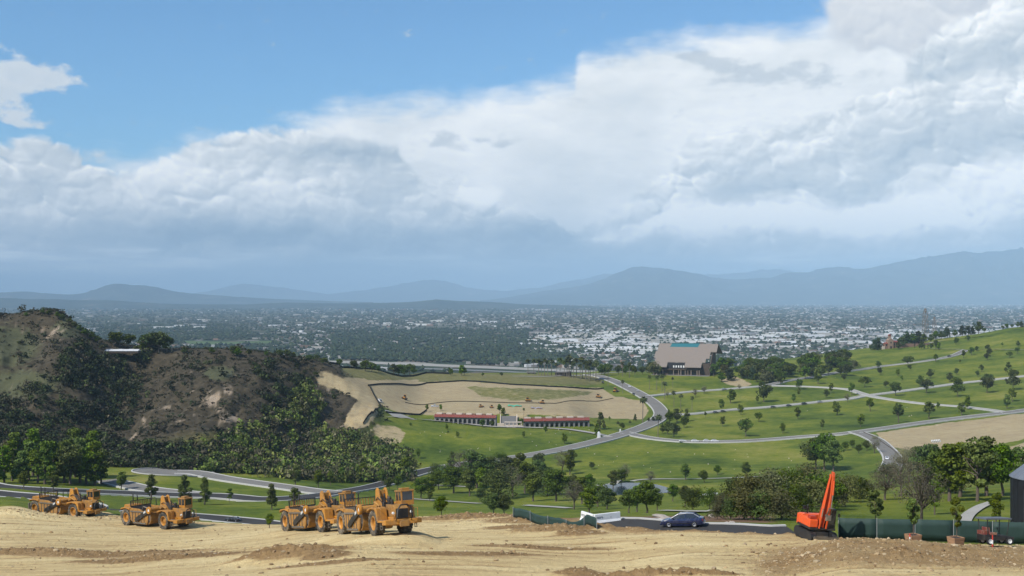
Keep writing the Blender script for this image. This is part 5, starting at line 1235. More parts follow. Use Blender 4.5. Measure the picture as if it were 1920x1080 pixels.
# ------------------------------------------------------------------ wheel tractor-scraper (x forward, y left)
def make_scraper(spec):
    root = empty('wheel_scraper', (0, 0, 0))
    R_ = 1.12
    for x, s in ((4.3, 1), (4.3, -1), (-4.5, 1), (-4.5, -1)): wheel(root, x, s * 1.32, R_, R_, 0.86, M_yel, M_tyre, 22, s)
    Y = lambda *a: MB()
    # tractor chassis, engine hood, fenders
    b = MB(); b.box(2.9, 7.0, -0.78, 0.78, 0.85, 1.62); b.box(6.6, 7.45, -1.72, 1.72, 0.95, 1.38); b.box(5.45, 6.6, -1.72, 1.72, 1.18, 1.36); b.build('tractor_frame', M_yel, root, bevel=.03)
    b = MB(); b.prism([(4.9, 1.62), (7.15, 1.62), (7.15, 2.35), (6.7, 2.62), (4.9, 2.72)], -0.62, 0.62); hood = b.build('engine_hood', M_yeld, root, bevel=.03)
    b = MB(); b.box(7.151, 7.22, -0.55, 0.55, 1.45, 2.28); b.build('grille', M_blk, hood)
    b = MB()
    for k in range(7): b.box(7.221, 7.25, -0.5, 0.5, 1.52 + k * .11, 1.56 + k * .11)
    b.build('grille_bars', M_blk, hood)
    for s in (-1, 1):
        b = MB(); pr = [(3.0, 2.02), (3.1, 2.40), (4.0, 2.52), (5.0, 2.50), (5.55, 2.42), (5.72, 1.32), (5.5, 1.32), (5.35, 1.9), (4.95, 2.30), (4.0, 2.40), (3.2, 2.2)]
        b.prism(pr, s * 0.82, s * 1.78); b.build('front_fender', M_yel, root, bevel=.02)
        b = MB(); b.lathe([(0.001, 0.06), (.10, .05), (.12, 0.0), (.12, -.08), (.001, -.08)], (7.26, s * 0.86, 1.95), 'x', 14); b.build('headlight', M_white, root)
        b = MB(); b.box(5.9, 6.5, s * 1.25, s * 1.68, 1.36, 1.40); b.box(5.95, 6.0, s * 1.6, s * 1.66, .55, 1.2); b.box(6.4, 6.45, s * 1.6, s * 1.66, .55, 1.2); b.box(5.95, 6.45, s * 1.58, s * 1.68, .55, .60); b.box(5.95, 6.45, s * 1.58, s * 1.68, .85, .90); b.build('step', M_steel, root)
    # push bail: bent bar over the nose
    b = MB(); b.tube([(7.3, -0.72, 1.1), (7.75, -0.72, 1.6), (7.85, -0.62, 2.3), (7.75, -0.3, 2.62), (7.75, 0.3, 2.62), (7.85, 0.62, 2.3), (7.75, 0.72, 1.6), (7.3, 0.72, 1.1)], 0.07); b.build('bail', M_blk, root, True)
    b = MB(); b.box(7.451, 7.7, -0.42, 0.42, 0.75, 1.3); b.build('push_block', M_yeld, root, bevel=.03)
    # cab on the left
    b = MB(); b.box(4.75, 6.15, 0.42, 1.62, 2.53, 2.95); b.box(4.75, 4.87, .42, .54, 2.95, 3.72); b.box(4.75, 4.87, 1.5, 1.62, 2.95, 3.72); b.box(6.03, 6.15, .42, .54, 2.95, 3.72); b.box(6.03, 6.15, 1.5, 1.62, 2.95, 3.72); b.box(5.38, 5.48, .42, .50, 2.95, 3.72); b.box(5.38, 5.48, 1.54, 1.62, 2.95, 3.72)
    cab = b.build('cab', M_yel, root, bevel=.015)
    b = MB(); b.box(4.68, 6.22, .36, 1.68, 3.721, 3.88); b.box(5.0, 5.8, .65, 1.4, 3.88, 4.06); b.build('cab_roof', M_yeld, cab, bevel=.03)
    b = MB(); b.box(6.06, 6.10, .54, 1.5, 2.95, 3.72); b.build('windscreen', M_glass, cab)
    for yy in (.45, 1.57):
        b = MB(); b.box(4.87, 5.38, yy - .015, yy + .015, 2.95, 3.72); b.box(5.48, 6.03, yy - .015, yy + .015, 2.95, 3.72); b.build('side_window', M_glass, cab)
    b = MB(); b.box(4.79, 4.83, .54, 1.5, 2.95, 3.72); b.build('rear_window', M_glass, cab)
    # engine clutter on the right of the deck
    b = MB(); b.lathe([(.001, 0), (.2, 0), (.2, .62), (.12, .72), (.001, .72)], (5.2, -.35, 2.66), 'z', 14); b.lathe([(.001, 0), (.14, 0), (.14, .5), (.001, .5)], (5.7, -.3, 2.64), 'z', 12); b.box(4.3, 4.9, -.75, .2, 2.53, 2.9); b.build('air_cleaner', M_blk, root)
    b = MB(); b.tube([(4.55, -.55, 2.6), (4.55, -.55, 3.5), (4.47, -.55, 3.66)], .075); b.build('exhaust', M_blk, root)
    b = MB(); b.tube([(6.2, -1.6, 1.38), (6.2, -1.6, 2.3), (5.6, -1.6, 2.5)], .03); b.build('handrail', M_yel, root); b = MB(); b.tube([(6.9, 1.6, 1.38), (6.9, 1.6, 2.25), (6.2, 1.6, 2.25), (6.2, 1.6, 1.38)], .03); b.build('handrail', M_yel, root)
    # gooseneck hitch: two high humped plates with an opening, cross tubes and hoses
    for s in (-1, 1):
        b = MB(); b.prism([(3.55, 1.2), (3.55, 2.45), (3.0, 3.35), (2.72, 4.05), (2.42, 4.22), (2.10, 4.05), (1.95, 3.2), (1.8, 2.75), (2.15, 2.62), (2.5, 2.95), (2.95, 2.5), (3.0, 1.2)], s * .30, s * .46); b.build('gooseneck_plate', M_yel, root, bevel=.02)
    b = MB(); b.box(2.2, 2.62, -.30, .30, 3.2, 4.0); b.box(3.0, 3.5, -.30, .30, 1.3, 2.6); b.tube([(3.25, 0, .95), (3.25, 0, 2.75)], .2, 12); b.tube([(2.5, -.75, 2.95), (3.6, -.7, 2.55)], .11); b.tube([(2.5, .75, 2.95), (3.6, .7, 2.55)], .11); b.build('hitch', M_yeld, root, bevel=.02)
    b = MB()
    for q in range(6): yy = -.5 + q * .2; b.tube([(2.2, yy, 3.1), (2.9, yy * 1.2, 3.35 + .1 * math.sin(q * 2)), (3.6, yy, 2.95), (4.1, yy, 2.55)], .045, 6)
    b.build('hoses', M_blk, root)
    b = MB(); b.tube([(2.9, -.55, 2.2), (3.8, -.62, 2.0)], .13); b.tube([(2.9, .55, 2.2), (3.8, .62, 2.0)], .13); b.build('steering_cylinder', M_steel, root)
    # draft tube, discs, arms
    b = MB(); b.tube([(1.35, -1.66, 2.38), (1.35, 1.66, 2.38)], .30, 16); b.prism([(1.2, 2.1), (2.5, 2.7), (2.5, 3.15), (1.2, 2.68)], -.42, .42); b.build('draft_tube', M_yeld, root, bevel=.01)
    for s in (-1, 1):
        b = MB(); b.lathe([(.20, s * .02), (.24, s * .13), (.44, s * .13), (.47, s * .02), (.47, -s * .12), (.20, -s * .12)], (1.25, s * 1.80, 2.36), 'y', 22, True); dk = b.build('pivot_disc', M_yel, root)
        b = MB(); b.lathe([(.001, s * .05), (.19, s * .05), (.19, -s * .08), (.001, -s * .08)], (1.25, s * 1.80, 2.36), 'y', 16); b.build('pivot_cap', M_white, dk)
        b = MB(); b.prism([(1.25, 2.55), (.95, 2.72), (.55, 2.35), (-1.9, 1.25), (-2.2, .95), (-2.0, .72), (-1.5, .78), (1.2, 2.02)], s * 1.70, s * 1.84); arm = b.build('draft_arm', M_blk, root, bevel=.02)
        b = MB()   # pale stencilled letter blocks on the arm
        for q in range(3): b.box(.05 + q * .17, .17 + q * .17, s * 1.842, s * 1.852, 1.86 + q * .077, 2.12 + q * .077)
        b.build('stencil', M_white, arm)
        # bowl side
        b = MB(); b.prism([(-3.5, .95), (-3.6, 2.15), (-3.2, 2.45), (-1.4, 2.40), (-.1, 2.05), (.75, 1.55), (.65, .75), (.35, .38), (-2.6, .34)], s * 1.50, s * 1.66); b.build('bowl_side', M_yeld, root, bevel=.02)
        b = MB(); b.box(-3.3, -.2, s * 1.662, s * 1.76, 1.95, 2.10); b.box(-2.7, .3, s * 1.662, s * 1.74, .45, .62)
        for q in range(5): b.box(-2.9 + q * .68, -2.82 + q * .68, s * 1.664, s * 1.72, .62, 1.95)
        b.build('bowl_rib', M_steel, root)
        b = MB(); b.tube([(.4, s * 1.2, 2.5), (-.4, s * 1.55, 2.75), (-.7, s * 1.6, 2.2)], .07, 6); b.build('lift_cylinder', M_steel, root)
        # rear fender
        b = MB(); b.prism([(-5.75, 2.05), (-5.5, 2.38), (-4.4, 2.48), (-3.5, 2.42), (-3.4, 2.15), (-4.4, 2.36), (-5.4, 2.25)], s * .9, s * 1.76); b.build('rear_fender', M_yel, root, bevel=.02)
    b = MB(); b.box(-2.6, .3, -1.5, 1.5, .36, .46); b.prism([(-2.6, .46), (-3.4, 1.0), (-3.5, 2.55), (-3.38, 2.55), (-3.2, 1.05), (-2.4, .46)], -1.5, 1.5); b.build('bowl_floor', M_steel, root)
    b = MB(); pr = [(.55, .42)] + [(.30 + .95 * math.sin(t), 1.35 - .95 * math.cos(t)) for t in np.linspace(.35, 2.2, 8)] + [(.85, 2.1)] + [(.30 + .85 * math.sin(t), 1.35 - .85 * math.cos(t)) for t in np.linspace(2.1, .4, 7)]
    b.prism(pr, -1.48, 1.48); b.build('apron', M_yeld, root)
    # spill guard: frame with upright slats above the back of the bowl
    b = MB(); b.box(-3.46, -3.36, -1.6, 1.6, 2.56, 2.66); b.box(-3.46, -3.36, -1.6, 1.6, 3.30, 3.38); b.box(-3.46, -3.36, -1.6, -1.5, 2.66, 3.30); b.box(-3.46, -3.36, 1.5, 1.6, 2.66, 3.30)
    b.box(-3.36, -1.0, 1.52, 1.60, 3.28, 3.36); b.box(-1.08, -1.0, 1.52, 1.60, 2.36, 3.28); b.box(-2.2, -2.12, 1.52, 1.60, 2.42, 3.28)
    g_ = b.build('spill_guard', M_blk, root)
    sl = None
    for q in range(11):
        if sl is None: m_ = MB(); m_.box(-3.44, -3.38, -.045, .045, 2.66, 3.30); sl = m_.mesh('slat', M_yeld)
        o = link('slat', sl, g_); o.location = (0, -1.35 + q * .27, 0)
    # rear engine and push block
    b = MB(); b.box(-6.2, -3.5, -.82, .82, .85, 1.55); b.prism([(-3.9, 1.55), (-3.9, 2.25), (-4.4, 2.72), (-6.2, 2.66), (-6.35, 2.45), (-6.35, 1.55)], -.74, .74); rear = b.build('rear_engine', M_yel, root, bevel=.03)
    b = MB(); b.box(-5.6, -4.7, .742, .76, 1.8, 2.4); b.box(-5.6, -4.7, -.76, -.742, 1.8, 2.4); b.box(-6.37, -6.352, -.5, .5, 1.7, 2.4); b.build('vent', M_blk, rear)
    b = MB(); b.box(-7.0, -6.2, -.55, .55, .8, 1.5); b.box(-7.2, -7.0, -.85, .85, .75, 1.6); b.build('push_block', M_steel, root, bevel=.03)
    for yy, hh in ((-.35, 4.0), (.3, 3.75)):
        b = MB(); b.tube([(-4.7, yy, 2.6), (-4.7, yy, hh), (-4.78, yy, hh + .12)], .07); b.build('exhaust', M_blk, root)
    return root
# wheels stand in the places measured on the photograph (column, distance), nose to the right and toward the viewer
proto = make_scraper(0)
SCR = ['yellow wheel scraper nearest the viewer, radiator and cab facing right', 'yellow wheel scraper parked directly behind the nearest one',
       'yellow wheel scraper second from the left, slatted guard on its bowl', 'leftmost yellow wheel scraper, beside the dark earth bank']
for i, lab in enumerate(SCR):
    o = proto if i == 0 else copy_tree(proto); mid, xx, yy, up, sc = STANDS[i]
    o.location = mid - up * 0.03; o.scale = (sc,) * 3; o.rotation_euler = Matrix((xx, yy, up)).transposed().to_euler()
    tag(o, lab, 'scraper', 'wheel scrapers parked on the building site')

# ------------------------------------------------------------------ cars
def loft(sections):
    """sections: list of (n,3) rings -> V, F (rings joined, ends capped)"""
    n = len(sections[0]); V = [tuple(p) for s in sections for p in s]; Fc = []
    for i in range(len(sections) - 1):
        for k in range(n): Fc.append((i * n + k, i * n + (k + 1) % n, (i + 1) * n + (k + 1) % n, (i + 1) * n + k))
    Fc += [tuple(range(n - 1, -1, -1)), tuple(range((len(sections) - 1) * n, len(sections) * n))]
    return V, Fc
def carpaint(name, col, rough=0.25): return paint(name, col, rough, 0.10, (0.12, 0.10, 0.08), 0.0, 0.6)
M_red = flat_mat('tail_lamp', (0.22, 0.01, 0.01), 0.3); M_alloy = flat_mat('alloy_rim', (0.62, 0.62, 0.62), 0.35, 0.5); M_plate = flat_mat('plate', (0.7, 0.7, 0.68), 0.5)
def make_car(name, body, simple=False):
    """saloon, x forward, 4.55 m long"""
    root = empty(name, (0, 0, 0)); mb = MB()
    st = [(-2.26, .42, .78, .62), (-2.20, .34, .95, .74), (-1.9, .26, 1.00, .83), (-1.3, .22, .98, .87), (-.3, .20, .96, .88), (.7, .20, .94, .88), (1.3, .21, .90, .87), (1.85, .25, .80, .83), (2.2, .32, .68, .74), (2.28, .40, .58, .60)]
    secs = []
    for x, zb, zt, hw in st:
        mid = (zb + zt) / 2 + .05
        secs.append([(x, -hw * .92, zb), (x, -hw, mid - .12), (x, -hw, mid + .08), (x, -hw * .93, zt - .02), (x, -hw * .55, zt + .015), (x, hw * .55, zt + .015), (x, hw * .93, zt - .02), (x, hw, mid + .08), (x, hw, mid - .12), (x, hw * .92, zb)])
    mb.add(*loft(secs)); mb.build('body', body, root, smooth=False, bevel=0.0)
    # greenhouse: glass body with roof and pillars proud of it
    gs = []
    for x, zt, hw in [(-1.75, .99, .70), (-1.15, 1.36, .58), (-.55, 1.42, .57), (.05, 1.41, .57), (.35, 1.36, .57), (1.15, .95, .70)]:
        zb_ = .93; hb = .76 if -1.4 < x < .9 else .70
        gs.append([(x, -hb, min(zb_, zt)), (x, -hw, zt), (x, hw, zt), (x, hb, min(zb_, zt))])
    mb = MB(); mb.add(*loft(gs)); gl = mb.build('windows', M_glass, root)
    mb = MB(); mb.prism([(-1.22, 1.365), (-.55, 1.435), (.05, 1.428), (.40, 1.372), (.05, 1.405), (-.55, 1.412)], -.585, .585)
    roof = mb.build('roof', body, root)
    for s in (-1, 1):
        mb = MB()
        for a, c in (((-1.80, s * .72, .98), (-1.18, s * .592, 1.38)), ((-.42, s * .775, .95), (-.42, s * .588, 1.42)), ((1.14, s * .715, .96), (.36, s * .588, 1.38))): mb.tube([a, c], .045, 6)
        mb.tube([(-1.18, s * .592, 1.385), (-.5, s * .588, 1.428), (.36, s * .588, 1.385)], .04, 6)
        mb.build('pillar', body, root)
        mb = MB(); mb.box(.75, .95, s * .86, s * 1.02, .95, 1.07); mb.build('mirror', body, root, bevel=.02)
        mb = MB(); mb.box(-2.235, -2.13, s * .45, s * .76, .70, .88); mb.build('tail_light', M_red, root, bevel=.015)
        mb = MB(); mb.box(2.05, 2.255, s * .42, s * .70, .56, .68); mb.build('headlight', M_chrome, root, bevel=.015)
        mb = MB(); mb.box(-1.15, 1.2, s * .882, s * .895, .42, .47); mb.build('side_trim', M_rubber, root)
    mb = MB(); mb.box(-2.285, -2.262, -.26, .26, .60, .72); mb.build('number_plate', M_plate, root)
    mb = MB(); mb.box(-2.32, -2.1, -.80, .80, .36, .50); mb.box(2.12, 2.34, -.78, .78, .30, .46); mb.build('bumper', body, root, bevel=.03)
    for x, s in ((1.38, 1), (1.38, -1), (-1.32, 1), (-1.32, -1)): wheel(root, x, s * .78, .31, .31, .2, M_alloy, M_rubber, 0, s, 18)
    return root
CARC = {'blue': carpaint('navy_paint', (0.008, 0.014, 0.055)), 'white': carpaint('white_car_paint', (0.72, 0.72, 0.72)), 'dark': carpaint('black_car_paint', (0.015, 0.016, 0.018)), 'silver': carpaint('silver_car_paint', (0.42, 0.43, 0.44))}
def place(o, p, rz, up=None):
    o.location = p
    if up is not None:
        x = Vector((math.cos(rz), math.sin(rz), 0)); x = (x - up * x.dot(up)).normalized(); y = up.cross(x); o.rotation_euler = Matrix((x, y, up)).transposed().to_euler()
    else: o.rotation_euler = (0, 0, rz)
    return o
saloon = {c: make_car('car', CARC[c]) for c in ('blue', 'white', 'dark', 'silver')}
used = set()
def car(col, px, py, rz, label, d0=60, d1=900, lift=0.12, grp=None):
    o = saloon[col] if col not in used else copy_tree(saloon[col]); used.add(col)
    p = at(px, py, d0, d1); p.z += lift + .00035 * p.y
    place(o, p, rz, ground_up(p.x, p.y, 2.5)); tag(o, label, 'car')
    if grp: o['group'] = grp
    return o
def heading(a, b, d0, d1):
    p, q = at(*a, d0, d1), at(*b, d0, d1); return math.atan2(q.y - p.y, q.x - p.x)
car('blue', 1281, 990, R(163), 'dark blue saloon driving left on the near road', 80, 100, .12)
car('dark', 437, 979, R(165), 'small dark car on the road behind the second scraper', 118, 150, .14)
hr = heading((1196, 738), (1160, 719), 450, 700)
for c, px, py, lab in (('white', 1180, 727, 'upper white car on the road climbing to the chapel'), ('silver', 1195, 735, 'lower pale car on the road climbing to the chapel'), ('dark', 1188, 741, 'dark car on the near lane of the climbing road'), ('dark', 1122, 714, 'dark car parked high on the climbing road'), ('dark', 1130, 719, 'second dark car from the top of the climbing road')):
    car(c, px, py, hr, lab, 450, 720, .25, 'cars on the climbing road')
hl = heading((1290, 829), (1370, 829), 360, 440)
for i, px in enumerate((1280, 1303, 1325, 1340)): car('white', px, 830, hl, f'{["first", "second", "third", "fourth"][i]} from the left of four white cars parked below the lower lawn', 360, 440, .3, 'white cars parked in a row')
hm = heading((1440, 764), (1540, 754), 400, 560)
for c, px, py, lab in (('dark', 1450, 766, 'leftmost dark car on the middle lawn lane'), ('dark', 1479, 763, 'second dark car on the middle lawn lane'), ('dark', 1508, 759, 'third dark car on the middle lawn lane'), ('silver', 1537, 756, 'pale car at the front of the middle lane row'), ('dark', 1342, 776, 'long dark car parked left on the middle lawn lane'), ('dark', 1356, 774, 'dark car ahead of the long dark car')):
    car(c, px, py, hm, lab, 400, 600, .3, 'cars on the middle lawn lane')
car('silver', 1358, 732, heading((1300, 735), (1370, 730), 450, 700), 'grey car on the chapel drive', 450, 700, .3)
car('dark', 1780, 670, heading((1740, 677), (1785, 668), 600, 800), 'small dark car on the lane below the hilltop', 600, 800, .3)
hb = heading((1668, 850), (1674, 866), 200, 330)
car('white', 1663, 863, hb, 'white car on the road bending downhill', 200, 330, .25); car('dark', 1657, 877, hb, 'dark car below the white car on the bending road', 200, 330, .25)
car('dark', 773, 893, heading((760, 896), (800, 884), 180, 300), 'dark car at the bend of the main valley road', 180, 300, .25)

# ------------------------------------------------------------------ white pickup truck
def make_pickup():
    root = empty('pickup_truck', (0, 0, 0)); W = CARC['white']
    b = MB(); b.prism([(-2.7, .5), (-2.7, 1.02), (-.55, 1.05), (1.0, 1.08), (2.5, 1.0), (2.65, .85), (2.65, .45), (2.0, .42), (-2.2, .42)], -.92, .92); b.build('body', W, root, bevel=.04)
    b = MB(); b.box(-2.6, -.75, -.78, .78, 1.03, 1.06); b.build('load_bed', M_blk, root)
    b = MB(); b.prism([(-.65, 1.06), (-.5, 1.72), (.55, 1.74), (1.15, 1.09)], -.76, .76); b.build('windows', M_glass, root)
    b = MB(); b.box(-.6, .62, -.78, .78, 1.741, 1.80); b.build('roof', W, root, bevel=.02)
    b = MB()
    for s in (-1, 1): b.tube([(-.66, s * .77, 1.06), (-.52, s * .77, 1.74)], .06, 6); b.tube([(1.15, s * .77, 1.08), (.56, s * .77, 1.74)], .045, 6); b.tube([(.1, s * .78, 1.06), (.1, s * .78, 1.74)], .04, 6)
    b.build('pillar', W, root)
    for s in (-1, 1):
        b = MB(); b.box(2.6, 2.68, s * .55, s * .85, .72, .9); b.build('headlight', M_chrome, root)
        b = MB(); b.box(-2.73, -2.68, s * .72, s * .9, .7, .95); b.build('tail_light', M_red, root)
    for x, s in ((1.75, 1), (1.75, -1), (-1.65, 1), (-1.65, -1)): wheel(root, x, s * .82, .37, .37, .24, M_alloy, M_rubber, 0, s, 18)
    return root
pk = make_pickup(); p = at(1331, 930, 130, 230); place(pk, p + Vector((0, 0, .03)), R(12), ground_up(p.x, p.y, 2.5)); tag(pk, 'white pickup truck parked among the shrubs beyond the near road', 'truck')
pk2 = copy_tree(pk); p = at(815, 763, 440, 560); place(pk2, p, R(175), ground_up(p.x, p.y, 2.5)); tag(pk2, 'white truck on the bare terrace above the left arcade', 'truck')
pk3 = copy_tree(pk); p = at(712, 753, 440, 560); place(pk3, p, R(120), ground_up(p.x, p.y, 2.5)); tag(pk3, 'white truck by the black fence corner of the terrace', 'truck')

# ------------------------------------------------------------------ orange excavator, boom raised and arm folded down (x forward, y left)
M_org = paint('excavator_orange', (0.70, 0.085, 0.012), 0.45, 0.20, (0.36, 0.13, 0.05)); M_orgd = paint('excavator_red', (0.40, 0.035, 0.010), 0.5, 0.2, (0.2, 0.07, 0.04))
def make_excavator():
    root = empty('excavator', (0, 0, 0))
    for s in (-1, 1):
        b = MB(); n = 26; pts = []
        for k in range(n):
            a = 2 * math.pi * k / n; pts.append((1.25 * (1 if math.cos(a) > 0 else -1) + .40 * math.cos(a), .42 + .40 * math.sin(a)))
        b.prism(pts, s * .75, s * 1.25)
        for k in range(11): x = -1.25 + k * .25; b.box(x - .05, x + .05, s * .74, s * 1.26, .0, .03); b.box(x - .05, x + .05, s * .74, s * 1.26, .815, .85)
        b.build('track', M_blk, root)
    b = MB(); b.box(-.9, .9, -.75, .75, .35, .8); b.tube([(0, 0, .8), (0, 0, 1.0)], .55, 18); b.build('undercarriage', M_steel, root)
    b = MB(); b.box(-1.2, 1.15, -1.22, 1.22, 1.0, 1.18); b.build('deck', M_blk, root, bevel=.02)
    b = MB(); b.prism([(1.05, 1.181), (1.05, 1.85), (-.4, 1.95), (-.4, 1.181)], -1.22, -.42); b.box(-1.15, -.401, -1.2, 1.2, 1.181, 2.05); b.build('engine_house', M_org, root, bevel=.05)
    b = MB(); a = np.linspace(-1.15, 1.15, 9); b.prism([(-1.151 - .38 * math.cos(t * .9), 1.25 * math.sin(t) / math.sin(1.15)) for t in a] + [(-1.151, 1.2), (-1.151, -1.2)], 1.05, 1.95, axis='z'); b.build('counterweight', M_org, root, bevel=.04)
    b = MB(); b.tube([(-.75, -.6, 2.05), (-.75, -.6, 2.75), (-.82, -.6, 2.82)], .06); b.tube([(-.55, -.9, 1.95), (-.55, -.9, 2.55)], .03); b.box(-.6, -.5, -1.15, -.85, 2.45, 2.75); b.build('exhaust', M_blk, root)
    b = MB(); b.box(.35, .9, -1.1, -.5, 1.9, 2.15); b.build('tool_box', M_orgd, root, bevel=.02)
    # cab
    b = MB(); b.box(-.35, 1.05, .38, 1.22, 1.181, 1.5)
    for x, y in ((-.35, .38), (-.35, 1.14), (.97, .38), (.97, 1.14), (.25, 1.14)): b.box(x, x + .08, y, y + .08, 1.5, 2.72)
    b.box(-.35, 1.05, .38, 1.22, 2.72, 2.84); cab = b.build('cab', M_blk, root, bevel=.02)
    b = MB(); b.box(1.0, 1.02, .46, 1.14, 1.5, 2.72); b.build('windscreen', M_glass, cab)
    for y in (.41, 1.17):
        b = MB(); b.box(-.27, .97, y, y + .02, 1.5, 2.72); b.build('side_window', M_glass, cab)
    b = MB(); b.tube([(1.1, 1.24, 1.9), (1.12, 1.42, 2.0), (1.12, 1.45, 2.4)], .02, 6); b.box(1.08, 1.14, 1.36, 1.54, 2.2, 2.5); b.build('mirror', M_blk, cab)
    # boom raised steeply, slim arm folded down along its front, hoses between
    tx, tz = 1.85, 5.85
    for s in (-1, 1):
        b = MB(); b.prism([(.45, 1.15), (.88, 1.05), (1.42, 3.1), (1.72, 4.6), (tx + .16, tz - .05), (tx + .08, tz + .2), (tx - .10, tz + .18), (1.36, 4.65), (.95, 3.3), (.38, 1.5)], s * .17 - .022, s * .17 + .022); b.build('boom_plate', M_org, root)
    b = MB(); b.prism([(.52, 1.3), (.84, 1.2), (1.36, 3.1), (1.66, 4.6), (tx, tz - .25), (1.42, 4.6), (1.01, 3.3)], -.147, .147); b.build('boom', M_orgd, root)
    for s in (-1, 1):
        b = MB(); b.tube([(1.12, s * .32, 1.15), (1.34, s * .31, 2.2)], .085, 10); b.build('boom_cylinder', M_org, root)
        b = MB(); b.tube([(1.34, s * .31, 2.2), (1.46, s * .30, 2.95)], .045, 8); b.build('boom_rod', M_chrome, root)
        b = MB(); b.tube([(.60, s * .2, 1.6), (.98, s * .2, 3.3), (1.40, s * .2, 4.7), (tx - .1, s * .2, tz)], .022, 6); b.build('hose', M_blk, root)
    b = MB(); b.prism([(tx - .05, tz + .40), (tx + .24, tz + .36), (tx + .34, tz + .02), (2.20, 4.5), (2.02, 2.5), (1.84, 2.42), (1.80, 2.6), (1.96, 4.5), (tx + .05, tz - .02)], -.095, .095); b.build('arm', M_org, root, bevel=.015)
    b = MB(); b.tube([(tx + .42, 0, tz - .35), (2.30, 0, 4.3)], .075, 10); b.build('bucket_cylinder', M_org, root)
    b = MB(); b.tube([(2.30, 0, 4.3), (2.22, 0, 3.15)], .04, 8); b.build('bucket_rod', M_chrome, root)
    b = MB(); b.tube([(.92, 0, 3.75), (1.30, 0, 5.0)], .075, 10); b.build('arm_cylinder', M_org, root); b = MB(); b.tube([(1.30, 0, 5.0), (tx - .03, 0, tz + .34)], .04, 8); b.build('arm_rod', M_chrome, root)
    b = MB(); b.tube([(2.22, -.15, 3.12), (1.92, -.15, 2.5)], .05, 6); b.tube([(2.22, .15, 3.12), (1.92, .15, 2.5)], .05, 6); b.tube([(2.22, -.2, 3.12), (2.22, .2, 3.12)], .06, 8); b.tube([(1.9, -.28, 2.46), (1.9, .28, 2.46)], .075, 8); b.prism([(1.76, 2.5), (2.05, 2.5), (2.10, 2.05), (1.78, 1.95)], -.2, .2); b.build('bucket_link', M_steel, root)
    # dozer blade
    b = MB(); b.prism([(1.95, .1), (2.1, .12), (2.05, .35), (2.08, .62), (1.95, .6)], -1.2, 1.2); b.box(.9, 1.95, -.6, -.45, .3, .42); b.box(.9, 1.95, .45, .6, .3, .42); b.build('blade', M_steel, root)
    return root
ex = make_excavator(); p = at_d(1528, 76.0)
place(ex, p, R(-77), Vector((0.10, -0.02, 1)).normalized()); ex.scale = (1.06,) * 3; tag(ex, 'bright orange excavator with its boom raised straight up', 'excavator')

# ------------------------------------------------------------------ small machines far off on the terrace
def make_dozer():
    root = empty('bulldozer', (0, 0, 0))
    for s in (-1, 1):
        b = MB(); b.prism([(-1.6, .1), (1.5, .1), (1.8, .5), (1.4, .95), (-1.4, .95), (-1.8, .5)], s * .8, s * 1.3); b.build('track', M_blk, root)
    b = MB(); b.prism([(-1.7, .8), (1.6, .8), (1.6, 1.7), (.2, 1.8), (.2, 1.5), (-1.7, 1.5)], -.78, .78); b.build('body', M_yel, root, bevel=.03)
    b = MB(); b.box(-1.2, .1, -.7, .7, 1.81, 2.8); b.build('cab', M_glass, root); b = MB(); b.box(-1.35, .25, -.8, .8, 2.81, 2.95); b.build('cab_roof', M_yel, root)
    b = MB(); b.prism([(2.3, .05), (2.45, .1), (2.35, .6), (2.5, 1.2), (2.35, 1.2), (2.2, .6)], -1.7, 1.7); b.box(1.0, 2.3, -1.45, -1.32, .4, .6); b.box(1.0, 2.3, 1.32, 1.45, .4, .6); b.build('blade', M_steel, root)
    return root
dz = make_dozer()
for i, (px, py, deg, lab, sc) in enumerate([(990, 753, 10, 'yellow bulldozer on the terrace above the right arcade', 1.1), (1016, 757, 200, 'low machine scraping the terrace beside a soil heap', 1.0), (1122, 746, -30, 'dark machine near the right end of the terrace', 1.1), (757, 748, 80, 'dark machine alone on the left of the bare terrace', 1.1), (902, 764, 20, 'small machine left of the green tarpaulin', .8), (922, 765, 100, 'small machine just left of the green tarpaulin, by palms', .8), (1154, 735, 60, 'dark truck-like machine by the terrace gate', 1.3)]):
    o = dz if i == 0 else copy_tree(dz); p = at(px, py, 430, 640); place(o, p, R(deg), ground_up(p.x, p.y, 3)); o.scale = (sc,) * 3; tag(o, lab, 'machine', 'small machines on the terrace')

